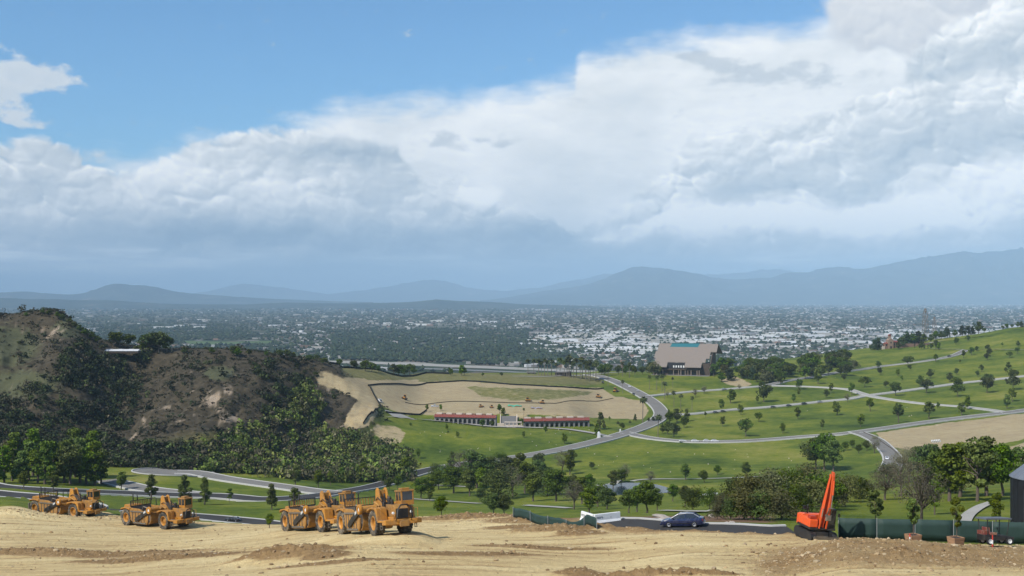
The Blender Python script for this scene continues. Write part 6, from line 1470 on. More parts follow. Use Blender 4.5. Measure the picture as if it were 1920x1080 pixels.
# ------------------------------------------------------------------ utility cart with canopy, at the fence
def make_cart():
    root = empty('utility_cart', (0, 0, 0)); red = paint('cart_red', (0.16, 0.02, 0.02), .5, .3)
    b = MB(); b.prism([(-1.2, .35), (1.2, .35), (1.3, .6), (.5, .75), (-.1, .75), (-1.2, .8)], -.6, .6); b.build('body', M_blk, root, bevel=.03)
    b = MB(); b.box(-.7, -.1, -.55, .55, .751, .95); b.box(-.78, -.701, -.55, .55, .8, 1.35); b.build('seat', red, root, bevel=.03)
    b = MB(); b.prism([(-1.15, 1.95), (1.0, 1.95), (1.05, 2.02), (.95, 2.09), (-1.1, 2.09)], -.78, .78); b.build('canopy', flat_mat('canopy_grey', (0.10, 0.11, 0.13), .5), root, bevel=.02)
    for x, s in ((-.95, 1), (-.95, -1), (.85, 1), (.85, -1)):
        b = MB(); b.tube([(x * (.95 if x < 0 else .8), s * .55, .75), (x, s * .68, 1.96)], .035, 6); b.build('post', M_blk, root)
    b = MB(); b.tube([(.45, 0, .75), (.2, 0, 1.25)], .03, 6); b.lathe([(.15, -.02), (.19, -.02), (.19, .02), (.15, .02)], (.2, 0, 1.27), 'z', 14, True); b.build('steering_wheel', M_blk, root)
    b = MB(); b.box(-1.19, -.8, -.5, .5, .801, 1.1); b.build('cargo_box', red, root)
    for x, s in ((.85, 1), (.85, -1), (-.75, 1), (-.75, -1)): wheel(root, x, s * .58, .3, .3, .24, M_white, M_rubber, 0, s, 16)
    return root
ct = make_cart(); p = at_d(1866, 71.5); p.z += .25; place(ct, p, R(8), ground_up(p.x, p.y, 1.5)); ct.scale = (1.12,) * 3; tag(ct, 'utility cart with a flat grey canopy in front of the green fence', 'cart')
# ------------------------------------------------------------------ materials
M_shingle = flat_mat('tan_shingle', (0.215, 0.180, 0.152), 0.9); M_teal = glass_mat('teal_glass', (0.035, 0.15, 0.165)); M_wood = paint('dark_timber', (0.050, 0.036, 0.028), 0.8, 0.15); M_log = paint('pale_column', (0.30, 0.24, 0.19), 0.8, 0.15)
M_stucco = flat_mat('grey_stucco', (0.215, 0.21, 0.205), 0.95); M_tile = flat_mat('red_tile', (0.20, 0.055, 0.042), 0.85); M_dark = flat_mat('dark_and_shade_tone', (0.03, 0.03, 0.033), 0.9); M_cream = flat_mat('cream_stone', (0.52, 0.44, 0.36), 0.9); M_brick = flat_mat('brown_brick', (0.22, 0.135, 0.095), 0.95)  # M_dark: own tone of dark parts, also shade coloured into openings
M_screen = None
def screen_mat():
    m, g, b = mat_new('green_screen_fabric')
    P = g.node('ShaderNodeTexCoord').outputs['Object']
    n = g.noise(g.vmath('MULTIPLY', P, (1.0, 1.0, 0.35)), 1.6, 4, 0.6); w = g.noise(P, 40, 2, 0.5)
    g.nt.links.new(g.mix(n, (0.009, 0.028, 0.023), (0.020, 0.052, 0.042)), b.inputs['Base Color']); b.inputs['Roughness'].default_value = 0.7
    bump(g, b, g.add(n, g.mul(w, .1)), 0.06, 0.6)
    return m
M_screen = screen_mat(); M_galv = flat_mat('galvanised_post', (0.40, 0.41, 0.41), 0.5, 0.3); M_silt = flat_mat('black_silt_fabric', (0.014, 0.016, 0.014), 0.9)

# ------------------------------------------------------------------ chapel: one great tan roof with a stepped front edge over a timber front
def build_chapel():
    c = at_d(1287, 668); s_ = T(1287, 668) / F                 # metres per photograph pixel there
    root = empty('chapel', (c.x, c.y, c.z - 0.3), R(-19), 'large timber chapel under one great tan stepped roof with teal skylight', 'chapel')
    u = lambda px: (px - 1287) * s_
    zof = lambda py: (702 - py) * s_ * 1.0
    # roof plane: low front edge near the viewer, ridge behind; points given as (across, along) on the slope
    y0, y1, zr, ze = -15.0, 12.0, zof(645), zof(684)
    def P(x, t, up=0.0): return (x, y0 + (y1 - y0) * t, ze + (zr - ze) * t + up)
    rows = [  # t, left, right of the stepped outline
        (1.0, u(1231), u(1343)), (0.62, u(1227), u(1336)), (0.62, u(1229), u(1330)), (0.30, u(1231), u(1326)), (0.30, u(1229), u(1320)), (0.0, u(1226), u(1318))]
    pieces = [((u(1231), u(1343)), (1.0, 0.64)), ((u(1228), u(1332)), (0.64, 0.34)), ((u(1231), u(1326)), (0.34, 0.16)), ((u(1227), u(1256)), (0.16, -0.06)), ((u(1289), u(1320)), (0.16, -0.06))]
    for (xa, xb), (ta, tb) in pieces:
        b = MB(); V = [P(xa, ta), P(xb, ta), P(xb, tb), P(xa, tb)]; V2 = [(x, y, z - .55) for x, y, z in V]
        b.add(V + V2, [(0, 1, 2, 3), (7, 6, 5, 4), (0, 4, 5, 1), (1, 5, 6, 2), (2, 6, 7, 3), (3, 7, 4, 0)]); b.build('roof_slope', M_shingle, root)
    b = MB(); V = [P(u(1231), 1.0), P(u(1343), 1.0), (u(1349), y1 + 9, zof(663)), (u(1233), y1 + 9, zof(663))]; V2 = [(x, y, z - .5) for x, y, z in V]; b.add(V + V2, [(0, 1, 2, 3), (7, 6, 5, 4), (0, 4, 5, 1), (1, 5, 6, 2), (2, 6, 7, 3), (3, 7, 4, 0)]); b.build('back_roof', M_shingle, root)
    # teal skylight on the ridge
    b = MB(); V = [P(u(1255), 0.99, .12), P(u(1308), 0.99, .12), P(u(1306), 0.84, .12), P(u(1253), 0.84, .12)]; V += [(x, y, z - .1) for x, y, z in V]; b.add(V, [(0, 1, 2, 3), (7, 6, 5, 4), (0, 4, 5, 1), (1, 5, 6, 2), (2, 6, 7, 3), (3, 7, 4, 0)]); sk = b.build('skylight', M_teal, root)
    b = MB(); b.box(u(1255), u(1308), y1 - .3, y1 + .4, zr + .1, zr + .5); b.build('ridge_glass', M_teal, sk)
    # walls
    b = MB(); b.box(u(1229), u(1320), y0 + 3.2, y1 + 6, 0, zof(688)); b.build('front_wall', M_wood, root)
    b = MB(); b.prism([(y0 + 1, 0), (y1 + 8.5, 0), (y1 + 8.5, zof(664)), (y1, zr - .7), (y0 + 1, zof(690))], u(1334), u(1335.5), axis='x'); b.build('gable_wall', M_wood, root); b = MB(); b.prism([(y0 + 3, 0), (y1 + 8.5, 0), (y1 + 8.5, zof(664)), (y1, zr - .8), (y0 + 3, zof(690))], u(1230), u(1231.5), axis='x'); b.build('gable_wall', M_wood, root); b = MB(); b.box(u(1320.1), u(1334), y0 + 4, y1 + 6, 0, zof(680)); b.build('side_wall', M_wood, root)
    # porch opening: its deep shade put into a dark slab's colour, with clerestory windows
    b = MB(); b.box(u(1256), u(1289), y0 + 2.9, y0 + 3.19, zof(690), zof(679)); b.build('porch_shade_panel', M_dark, root)
    for k in range(5):
        b = MB(); x = u(1266.5) + k * s_ * 4.6; b.box(x, x + s_ * 2.4, y0 + 2.7, y0 + 2.89, zof(688), zof(684)); w = b.build('window', M_white, root)
    b = MB(); b.box(u(1228), u(1322), y0 + .2, y0 + 3.19, zof(692), zof(690.3)); b.build('canopy_beam', M_wood, root)
    for px in (1231, 1236, 1248, 1268, 1277.5, 1282, 1290, 1295, 1301, 1312, 1316):
        b = MB(); b.tube([(u(px), y0 + .6, -.3), (u(px), y0 + .9, zof(690.4))], .42 if px not in (1268, 1277.5, 1290, 1295) else .28, 8); b.build('column', M_log, root)
    for k in range(4):
        b = MB(); x0 = u(1235 + k * 22); b.box(x0, x0 + s_ * 11, y0 + 3.05, y0 + 3.185, .4, zof(694)); b.build('door_glass', M_glass, root)
    b = MB(); b.prism([(y0 - 1.0, -1.4), (y0 + 3, -1.4), (y0 + 3, .15), (y0 - 1.0, .15)], u(1226), u(1336), axis='x'); b.build('terrace', M_stucco, root)
build_chapel()

# ------------------------------------------------------------------ the two arcades: arches, red tile eave, roof blocks
def arch_panel(b, x0, x1, xa, xb, z0, zs, zt, y0, y1):
    """wall bay with a round-headed opening between xa and xb"""
    r = (xb - xa) / 2; cx = (xa + xb) / 2; n = 8
    top = [(cx + r * math.cos(t), zs + r * math.sin(t)) for t in np.linspace(math.pi, 0, n + 1)]
    left = [(x0, z0), (xa, z0)] + top[:n // 2 + 1] + [(cx, zt), (x0, zt)]
    right = [(x1, z0), (x1, zt), (cx, zt)] + top[n // 2:] + [(xb, z0)]
    b.prism(left, y0, y1); b.prism(right, y0, y1)
def build_arcade(px0, py0, px1, py1, n, label, d0, d1):
    A_, B_ = at_d(px0, d0), at_d(px1, d1)
    za = EYE - (py0 - HY) / F * A_.y; zb = EYE - (py1 - HY) / F * B_.y; S = A_.y / d0 / KD
    L = math.hypot(B_.x - A_.x, B_.y - A_.y) / S; rz = math.atan2(B_.y - A_.y, B_.x - A_.x)
    root = empty('arcade', (A_.x, A_.y, min(za, zb)), rz, label, 'arcade', 'arcaded buildings below the terrace', scale=S)
    H = 4.7; bay = L / n
    for k in range(n):
        b = MB(); x0 = k * bay; arch_panel(b, x0 + .002, x0 + bay - .002, x0 + bay * .17, x0 + bay * .83, -.8, 2.1, 3.7, 0, .45); b.build('arch', M_stucco, root)
    b = MB(); b.box(-.3, L + .3, 3.2, 3.6, -.8, H); b.build('back_wall', M_stucco, root)
    b = MB(); b.box(-.4, -.05, .0, 3.6, -.8, H - .2); b.box(L + .05, L + .4, .0, 3.6, -.8, H - .2); b.build('end_wall', M_stucco, root)
    b = MB(); b.prism([(-.7, 3.72), (-.7, 3.9), (1.4, 5.0), (3.8, 5.0), (3.8, 4.8), (1.4, 4.8)], -.6, L + .6, axis='x'); rf = b.build('tile_eave', M_tile, root)
    m = max(5, n // 2); st = L / m
    for k in range(m):
        b = MB(); b.box(k * st + .3, k * st + st * .62, 1.5, 3.6, 5.003, 5.75); b.build('roof_block', M_cream, root, bevel=.05)
        if k < m - 1:
            b = MB(); b.box(k * st + st * .68, k * st + st * .95, 1.7, 3.4, 5.003, 5.6); b.build('roof_vent', M_brick, root)
    return root
build_arcade(816, 790, 928, 797, 13, 'left red-eaved arcade with a row of dark arches', 437, 432)
build_arcade(984, 796, 1104, 801, 13, 'right red-eaved arcade with a row of dark arches', 436, 441)
# stair and plaza between them
def build_plaza():
    c = at_d(955, 432); root = empty('stair_plaza', (c.x, c.y, c.z), R(0), 'pale stone stair and pergola between the two arcades', 'plaza', scale=c.y / 432 / KD)
    b = MB(); b.prism([(-2.5, -1.0), (7.5, -1.0), (7.5, .2), (-2.5, .2)], -6.5, 7.5, axis='x'); b.build('landing', M_cream, root)
    for k in range(12):
        b = MB(); b.box(-4.6, 3.8, 7.5 + k * .5, 8.0 + k * .5, -1, .2 + (k + 1) * .36); b.build('stair_step', M_stucco, root)
    for s in (-5.0, 3.81):
        b = MB(); b.prism([(7.0, -.5), (13.6, -.5), (13.6, 5.4), (7.0, 1.2)], s, s + .4, axis='x'); b.build('cheek_wall', M_cream, root)
    b = MB(); b.box(-2.6, 6.6, -2.2, -.2, 2.6, 2.95); b.build('pergola_beam', M_cream, root)
    for k in range(5):
        b = MB(); b.box(-2.4 + k * 2.1, -1.9 + k * 2.1, -1.9, -1.4, -1.2, 2.598); b.build('pergola_post', M_cream, root)
    b = MB(); b.box(-6.4, -2.8, -.5, 1.5, .2, 1.9); b.build('planter_wall', M_cream, root)
build_plaza()
# white monument at the road junction
def monument(px, py, hpx, d0, d1, label):
    p = at(px, py, d0, d1); H = hpx * p.y / F; root = empty('monument', p, 0.2, label, 'monument')
    b = MB(); b.box(-H * .28, H * .28, -H * .28, H * .28, -.3, H * .12); b.build('plinth', M_cream, root)
    b = MB(); b.prism([(-H * .2, H * .121), (H * .2, H * .121), (H * .17, H * .8), (0, H), (-H * .17, H * .8)], -H * .16, H * .16); b.build('stele', M_white, root)
monument(1123, 822, 13, 330, 450, 'white stone monument at the road junction'); monument(1163, 810, 6, 340, 460, 'small white monument on the lawn right of the junction')
# low buildings on the brow
def hut(px0, px1, py, hpx, d, label, wall, roofm, name='pavilion'):
    a, c = at_d(px0, d), at_d(px1, d); d = T((px0 + px1) / 2, d); w = c.x - a.x; H = hpx * d / F; root = empty(name, ((a.x + c.x) / 2, d, EYE - (py - HY) / F * d), 0.02, label, 'building')
    b = MB(); b.box(-w / 2, w / 2, -2.5, 2.5, -1.5, H * .78); b.build('wall', wall, root)
    b = MB(); b.prism([(-3.2, H * .781), (3.2, H * .781), (3.2, H * .9), (0, H * 1.05), (-3.2, H * .9)], -w / 2 - .6, w / 2 + .6, axis='x'); b.build('roof', roofm, root)
    for k in range(max(2, int(w / 3))):
        b = MB(); x = -w / 2 + (k + .3) * w / max(2, int(w / 3)); b.box(x, x + 1.2, -2.56, -2.502, H * .15, H * .6); b.build('window', M_glass, root)
hut(1041, 1070, 705, 9, 640, 'dark low shed on the brow beside the palms', M_wood, M_stucco, 'shed'); hut(988, 1004, 702, 5, 660, 'small pale shed on the brow left of the palms', M_stucco, M_stucco, 'shed')
hut(1050, 1068, 704, 6, 655, 'pale low shed partly behind the dark one', M_cream, M_stucco, 'shed')
# long white greenhouse-like roof behind the left hill crest
M_stucco2 = flat_mat('dull_white_sheet', (0.52, 0.53, 0.54), .7)
def white_roof():
    a, c = at(172, 653, 380, 480), at(262, 656, 380, 480); p = at(217, 655, 380, 480); D_ = p.y - 6; zr = p.z - 0.6; L = (262 - 172) * D_ / F
    root = empty('white_shed', ((217 - 960) / F * D_, D_, zr), -0.01, 'long low white-roofed shed on the crest of the left hill', 'shed')
    b = MB(); b.box(-L / 2 + .2, L / 2 - .2, -2.9, 2.9, -1.6, -.2); b.build('wall', M_wood, root)
    n = 9
    for k in range(n):
        b = MB(); x0 = -L / 2 + k * L / n; b.prism([(-3.3, -.198), (3.3, -.198), (3.3, -.1), (0, 1.0 + .12 * (k % 2)), (-3.3, -.1)], x0 + .03, x0 + L / n - .03, axis='x'); b.build('roof_panel', M_stucco2, root)
white_roof()
# brick tower house on the hilltop
M_tan = flat_mat('tan_brick', (0.27, 0.19, 0.135), .95)
def tower():
    d = 800; p = at_d(1668, d); root = empty('brick_tower', p, R(8), 'small brown brick tower house with gable on the hilltop', 'building', scale=p.y / d / KD)
    def b_(nm, mat, *a): b = MB(); b.box(*a); return b.build(nm, mat, root)
    b_('wing', M_brick, -6, -2.6, -2, 3, -2, 4.6); b_('wing', M_brick, 2.6, 8, -1.5, 3.5, -2, 6.2); b_('terrace_wall', M_cream, -9, -6.01, -2.5, 2, -2, 2.2)
    b = MB(); b.prism([(-2.59, -2), (2.59, -2), (2.59, 8.2), (0, 10.4), (-2.59, 8.2)], -3.0, 3.0); body = b.build('gable_front', M_tan, root)
    b = MB(); b.box(-1.2, 1.2, -1, 1, 10.0, 12.6); b.build('belfry', M_tan, root); b = MB(); b.prism([(-1.5, 12.61), (1.5, 12.61), (0, 14)], -1.3, 1.3); b.build('belfry_roof', M_tile, root)
    b = MB(); arch_panel(b, -1.2, 1.2, -.8, .8, 0, 1.6, 2.6, -3.12, -3.003); b.build('door_arch', M_brick, root); b = MB(); b.box(-.8, .8, -3.06, -3.001, 0, 2.3); b.build('door', M_dark, root)
    for x, z in ((-.6, 5.0), (3.6, 3.4), (5.6, 3.4), (-4.8, 2.4)):
        b = MB(); y = -3.05 if abs(x) < 2 else (-1.55 if x > 0 else -2.05); b.box(x, x + 1.2, y, y + .048, z, z + 1.6); b.build('window', M_glass, root)
    for x in (-4, 4, 6.5):
        b = MB(); b.prism([(-2.4 if x < 0 else -1.9, 0), (.5, 1.4), (3.4, 0)], x - 1.4, x + 1.4, axis='x', M=Matrix.Translation((0, 0, 4.61 if x < 0 else 6.21))); b.build('roof', M_tile, root)
    a, c = at_d(1682, 795), at_d(1760, 798); w = c.x - a.x
    r2 = empty('garden_wall', ((a.x + c.x) / 2, (a.y + c.y) / 2, (a.z + c.z) / 2), math.atan2(c.y - a.y, w), 'long brown brick garden wall right of the hilltop tower', 'wall')
    n = 12
    for k in range(n):
        b = MB(); x0 = -w / 2 + k * w / n; b.box(x0, x0 + w / n - .02, -.4, .4, -2, 2.6 + .1 * (k % 2)); b.build('wall_panel', M_brick, r2)
    r3 = at_d(1705, 815); hut(1712, 1730, 643, 9, 812, 'low brown house behind the hilltop garden wall', M_brick, M_tile, 'house')
tower()
# power pylons beyond the right ridge
def pylon(px, top, d, label, base=0.0):
    d *= KD
    H = EYE - (top - HY) / F * d - base; root = empty('power_pylon', ((px - 960) / F * d, d, base), R(12), label, 'pylon', 'power pylons beyond the ridge')
    b = MB(); W = H * .10
    lv = [0, .25, .45, .6, .72, .82, .92, 1.0]; ws = [W, W * .74, W * .52, W * .38, W * .28, W * .24, W * .20, W * .06]
    for (a, wa), (c, wc) in zip(zip(lv[:-1], ws[:-1]), zip(lv[1:], ws[1:])):
        for sx, sy in ((1, 1), (1, -1), (-1, 1), (-1, -1)):
            b.tube([(sx * wa, sy * wa, a * H), (sx * wc, sy * wc, c * H)], .38, 4)
        for sy in (1, -1): b.tube([(wa, sy * wa, a * H), (-wc, sy * wc, c * H)], .24, 4); b.tube([(-wa, sy * wa, a * H), (wc, sy * wc, c * H)], .24, 4)
        for sx in (1, -1): b.tube([(sx * wa, wa, a * H), (sx * wc, -wc, c * H)], .24, 4)
    b.build('lattice', M_steel, root)
    for z, w in ((.68, .15), (.80, .17), (.92, .13)):
        b = MB(); b.tube([(-w * H, 0, z * H), (0, 0, z * H + .02 * H), (w * H, 0, z * H)], .18, 4); b.tube([(-w * H, 0, z * H), (w * H, 0, z * H)], .15, 4); arm = b.build('cross_arm', M_steel, root)
        b = MB()
        for s in (-1, 1): b.tube([(s * w * H, 0, z * H), (s * w * H, 0, z * H - .04 * H)], .14, 4)
        b.build('insulator', M_dark, arm)
pylon(1735, 578, 1350, 'taller lattice power pylon beyond the right ridge'); pylon(1752, 594, 1560, 'shorter lattice power pylon right of the taller one')
pylon(786, 662, 2000, 'tiny lattice pylon beside the river channel, left of the other'); pylon(932, 668, 1980, 'tiny lattice pylon beside the river channel, right of the other')

# ------------------------------------------------------------------ fences
def fence(name, pts, height, post_gap, label, fabric, post, sag=0.0, d0=60, d1=800, world=None, group=None):
    W = world or [at(px, py, d0, d1) for px, py in pts]
    L = [(w.x, w.y) for w in W]; tot = [0]
    for a, c in zip(L[:-1], L[1:]): tot.append(tot[-1] + math.hypot(c[0] - a[0], c[1] - a[1]))
    n = max(2, int(round(tot[-1] / post_gap)) + 1); si = np.linspace(0, tot[-1], n)
    xs = np.interp(si, tot, [p[0] for p in L]); ys = np.interp(si, tot, [p[1] for p in L]); zs = ground_z(xs, ys)
    root = empty(name, (xs[0], ys[0], zs[0]), 0, label, 'fence', group); o = np.array([xs[0], ys[0], zs[0]])
    P = np.stack([xs, ys, zs], 1) - o
    for k in range(n):
        b = MB(); r_ = max(.03, ys[k] * .00012); b.tube([P[k] + (0, 0, -.3), P[k] + (0, 0, height + .06)], r_, 6); b.build('post', post, root)
    for k in range(n - 1):
        m_ = 6; t = np.linspace(0, 1, m_); V = []; nx, ny = -(P[k + 1] - P[k])[1], (P[k + 1] - P[k])[0]; ln = math.hypot(nx, ny) + 1e-9; nx, ny = nx / ln, ny / ln
        for i, tt in enumerate(t):
            q = P[k] * (1 - tt) + P[k + 1] * tt; gz = float(ground_z(q[0] + o[0], q[1] + o[1])) - o[2]; bel = .025 * math.sin(tt * math.pi) * (1 if k % 2 else -.6); dz = sag * math.sin(tt * math.pi) * random.uniform(.4, 1)
            for fz, bb in ((0.04, 0), (.35, bel), (.7, bel * .8), (1.0, 0)): V.append((q[0] + nx * bb - ny * 0, q[1] + ny * bb, gz + fz * height - (dz if fz == 1.0 else 0)))
        me = mesh_np('fabric_panel', np.array(V), grid_faces(m_, 4), fabric); me_o = link('fabric_panel', me, root)
        sol = me_o.modifiers.new('thickness', 'SOLIDIFY'); sol.thickness = .012
    return root
fence('screen_fence', None, 2.05, 3.3, 'long green screen fence in front of the garden lawn', M_screen, M_galv, 0.02, world=[at_d(1572, 77.2), at_d(1640, 76.6), at_d(1760, 76.2), at_d(1920, 75.6), at_d(2080, 75.2)])
fence('screen_fence', None, 1.1, 3.2, 'sagging green screen fence at the bend of the near road', M_screen, M_galv, 0.05, world=[at_d(962, 92.5), at_d(1010, 89.5), at_d(1060, 86.5), at_d(1100, 84), at_d(1119, 82)])
M_silt2 = M_silt
fence('silt_fence', [(690, 724), (740, 721), (800, 719), (870, 715), (890, 716), (960, 722), (1020, 725), (1070, 728), (1132, 729)], 1.2, 10, 'black silt fence along the back of the bare terrace', M_silt, M_silt, d0=440, d1=700, group='black silt fences')
fence('silt_fence', [(692, 724), (700, 740), (710, 757), (716, 768)], 1.6, 10, 'black silt fence down the left edge of the terrace', M_silt, M_silt, d0=400, d1=560, group='black silt fences')
fence('silt_fence', [(712, 766), (700, 776), (688, 785), (681, 796)], 1.6, 7, 'black silt fence below the left corner of the terrace', M_silt, M_silt, d0=360, d1=500, group='black silt fences')
fence('silt_fence', [(724, 777), (760, 777), (788, 779), (800, 770)], 1.3, 8, 'black silt fence behind the pale oval forecourt', M_silt, M_silt, d0=420, d1=520, group='black silt fences')
fence('silt_fence', [(574, 676), (620, 682), (680, 690), (740, 696), (800, 700), (845, 702)], 1.6, 9, 'black silt fence along the skyline slope left of the terrace', M_silt, M_silt, d0=440, d1=640, group='black silt fences')
fence('silt_fence', [(760, 755), (860, 752), (960, 756), (1040, 757), (1100, 752), (1150, 747)], 0.5, 12, 'low black silt fence across the middle of the terrace', M_silt, M_silt, d0=440, d1=620, group='black silt fences')
fence('guard_rail', [(1618, 812), (1645, 824), (1672, 843), (1690, 862), (1692, 880)], 1.0, 6, 'low dark fence along the road bending downhill', M_wood, M_wood, d0=180, d1=420)
# ------------------------------------------------------------------ white barriers
def barrier(px0, py0, px1, py1, d0, d1, label):
    d0 *= KD; d1 *= KD
    a = Vector(((px0 - 960) / F * d0, d0, EYE - (py0 - HY) / F * d0)); c = Vector(((px1 - 960) / F * d1, d1, EYE - (py1 - HY) / F * d1))
    a.z = float(ground_z(a.x, a.y)) ; c.z = float(ground_z(c.x, c.y)); a.z = c.z = max(a.z, c.z) + .02; L = (c - a).length; x = (c - a).normalized(); y = Vector((0, 0, 1)).cross(x).normalized(); z = x.cross(y)
    root = empty('barrier', a, 0, label, 'barrier', 'white road barriers'); root.rotation_euler = Matrix((x, y, z)).transposed().to_euler()
    b = MB(); b.prism([(-.30, 0), (.30, 0), (.30, .16), (.17, .40), (.12, 1.08), (-.12, 1.08), (-.17, .40), (-.30, .16)], 0, L, axis='x'); b.build('body', M_white, root, bevel=.03)
    for f in (.3, .62):
        b = MB(); b.lathe([(.001, -.01), (.045, -.01), (.05, .02)], (L * f, -.155, .62), 'y', 10); b.build('forklift_hole', M_dark, root)
    if L > 2.3:
        # printed block of lettering, too small to read: short dark strokes in two lines
        b = MB()
        for r_, z_ in ((0, .72), (1, .58)):
            for k in range(7 - r_ * 2): b.box(L * .06 + k * .12, L * .06 + k * .12 + .075, -.165 + .018 * r_ - .012, -.15 + .018 * r_ - .012, z_, z_ + .07)
        b.build('print', M_dark, root)
    return root
barrier(1091, 966, 1113, 968, 91.5, 90.0, 'short white road barrier, left of the pair'); barrier(1114, 968, 1162, 965, 89.8, 91.0, 'long white road barrier with dark print, right of the pair')
# ------------------------------------------------------------------ boxed trees by the fence
M_crate = paint('crate_wood', (0.36, 0.20, 0.105), 0.85, 0.2)
def crate(px, d, size, label, lab2, hpx):
    p = at_d(px, d); root = empty('tree_crate', p + Vector((0, 0, .02)), R(20), label, 'crate', 'crated trees at the fence'); s0, s1, H = size * .42, size * .5, size * .66
    for k in range(4):
        M = Matrix.Rotation(math.pi / 2 * k, 4, 'Z')
        for j in range(3):
            z0, z1 = H * j / 3 + .01, H * (j + 1) / 3 - .01; w0, w1 = s0 + (s1 - s0) * j / 3, s0 + (s1 - s0) * (j + 1) / 3
            b = MB(); V = [(-w0, -w0, z0), (w0, -w0, z0), (w1, -w1, z1), (-w1, -w1, z1), (-w0, -w0 + .05, z0), (w0, -w0 + .05, z0), (w1, -w1 + .05, z1), (-w1, -w1 + .05, z1)]
            b.add([M @ Vector(v) for v in V], [(0, 1, 2, 3), (7, 6, 5, 4), (0, 4, 5, 1), (1, 5, 6, 2), (2, 6, 7, 3), (3, 7, 4, 0)]); b.build('plank', M_crate, root)
    b = MB(); b.box(-s1 * .9, s1 * .9, -s1 * .9, s1 * .9, H * .8, H * .9); b.build('soil', flat_mat('crate_soil', (0.06, 0.04, 0.03)), root)
    tm, cm = PROTO['thin_near'][0 if px < 1750 else 1]; H2 = hpx * p.y / F
    t = bpy.data.objects.new('sapling', None); COL.objects.link(t); t.location = p + Vector((0, 0, H * .7)); t.scale = (H2 * .85, H2 * .85, H2); t.rotation_euler = (0, 0, px * .1)
    tag(t, lab2, 'tree', 'saplings planted in crates'); link('trunk', tm, t); link('crown', cm, t)
crate(1712, 72.6, 1.1, 'left wooden tree crate against the green fence', 'slim sapling growing in the left wooden crate', 74); crate(1792, 72.2, 1.1, 'right wooden tree crate against the green fence', 'slim sapling growing in the right wooden crate', 80)
# red-white delineator and red crate lumps
def post_cone(px, d, h, label):
    p = at_d(px, d); root = empty('delineator', p, 0, label, 'delineator'); red = flat_mat('signal_red', (0.55, 0.05, 0.03), .6)
    b = MB(); b.lathe([(.001, 0), (.2, 0), (.2, .06), (.07, .08), (.06, h * .38)], n=12, axis='z'); b.build('base', red, root); b = MB(); b.lathe([(.06, h * .38), (.058, h * .66)], n=12, axis='z'); b.build('white_band', M_white, root); b = MB(); b.lathe([(.058, h * .66), (.05, h), (.001, h)], n=12, axis='z'); b.build('tip', red, root)
post_cone(1861, 70.2, 1.25, 'red and white delineator post beside the cart'); post_cone(1706, 71.6, .8, 'red post beside the left tree crate')
# ------------------------------------------------------------------ dark curved building at the right edge
M_slate = flat_mat('blue_grey_membrane', (0.13, 0.145, 0.17), 0.55); M_bwall = flat_mat('black_cladding', (0.014, 0.015, 0.018), 0.6)
def dark_house():
    d = 84.0 * KD; s_ = d / F; c = Vector(((1970 - 960) * s_, d, float(ground_z((1970 - 960) * s_, d)))); z0 = EYE - (990 - HY) * s_
    root = empty('round_building', (c.x, c.y, z0), 0, 'black-clad round building with grey sloping parapet at the right edge', 'building'); r_ = 70 * s_; H = 5.2
    n = 28
    for k in range(n):
        a0, a1 = 2 * math.pi * k / n, 2 * math.pi * (k + 1) / n
        q = lambda r, a, z: (r * math.cos(a), r * math.sin(a), z)
        g_ = .006
        b = MB(); b.add([q(r_, a0 + g_, -1.5), q(r_, a1 - g_, -1.5), q(r_, a1 - g_, H), q(r_, a0 + g_, H), q(r_ - .2, a0 + g_, -1.5), q(r_ - .2, a1 - g_, -1.5), q(r_ - .2, a1 - g_, H), q(r_ - .2, a0 + g_, H)], [(0, 1, 2, 3), (7, 6, 5, 4), (0, 4, 5, 1), (1, 5, 6, 2), (2, 6, 7, 3), (3, 7, 4, 0)]); b.build('wall_panel', M_bwall, root)
        b = MB(); V = [q(r_ + .12, a0 + .003, H + .02), q(r_ + .12, a1 - .003, H + .02), q(r_ * .62, a1 - .004, H + 1.35), q(r_ * .62, a0 + .004, H + 1.35)]; V += [(x, y, z - .08) for x, y, z in V]; b.add(V, [(0, 1, 2, 3), (7, 6, 5, 4), (0, 4, 5, 1), (1, 5, 6, 2), (2, 6, 7, 3), (3, 7, 4, 0)]); b.build('roof_panel', M_slate, root)
    b = MB(); b.lathe([(r_ * .62, H + 1.3), (r_ * .62, H + .2), (.001, H + .1)], n=28, axis='z'); b.build('roof_well', M_dark, root)
    b = MB(); a = math.pi * 1.16; x, y = (r_ + .15) * math.cos(a), (r_ + .15) * math.sin(a); b.tube([(x, y, 4.3), (x, y, .2)], .06, 8); b.tube([(x, y, 2.9), (x + .9, y - .35, 2.9)], .04, 6); b.build('downpipe', M_galv, root)
dark_house()
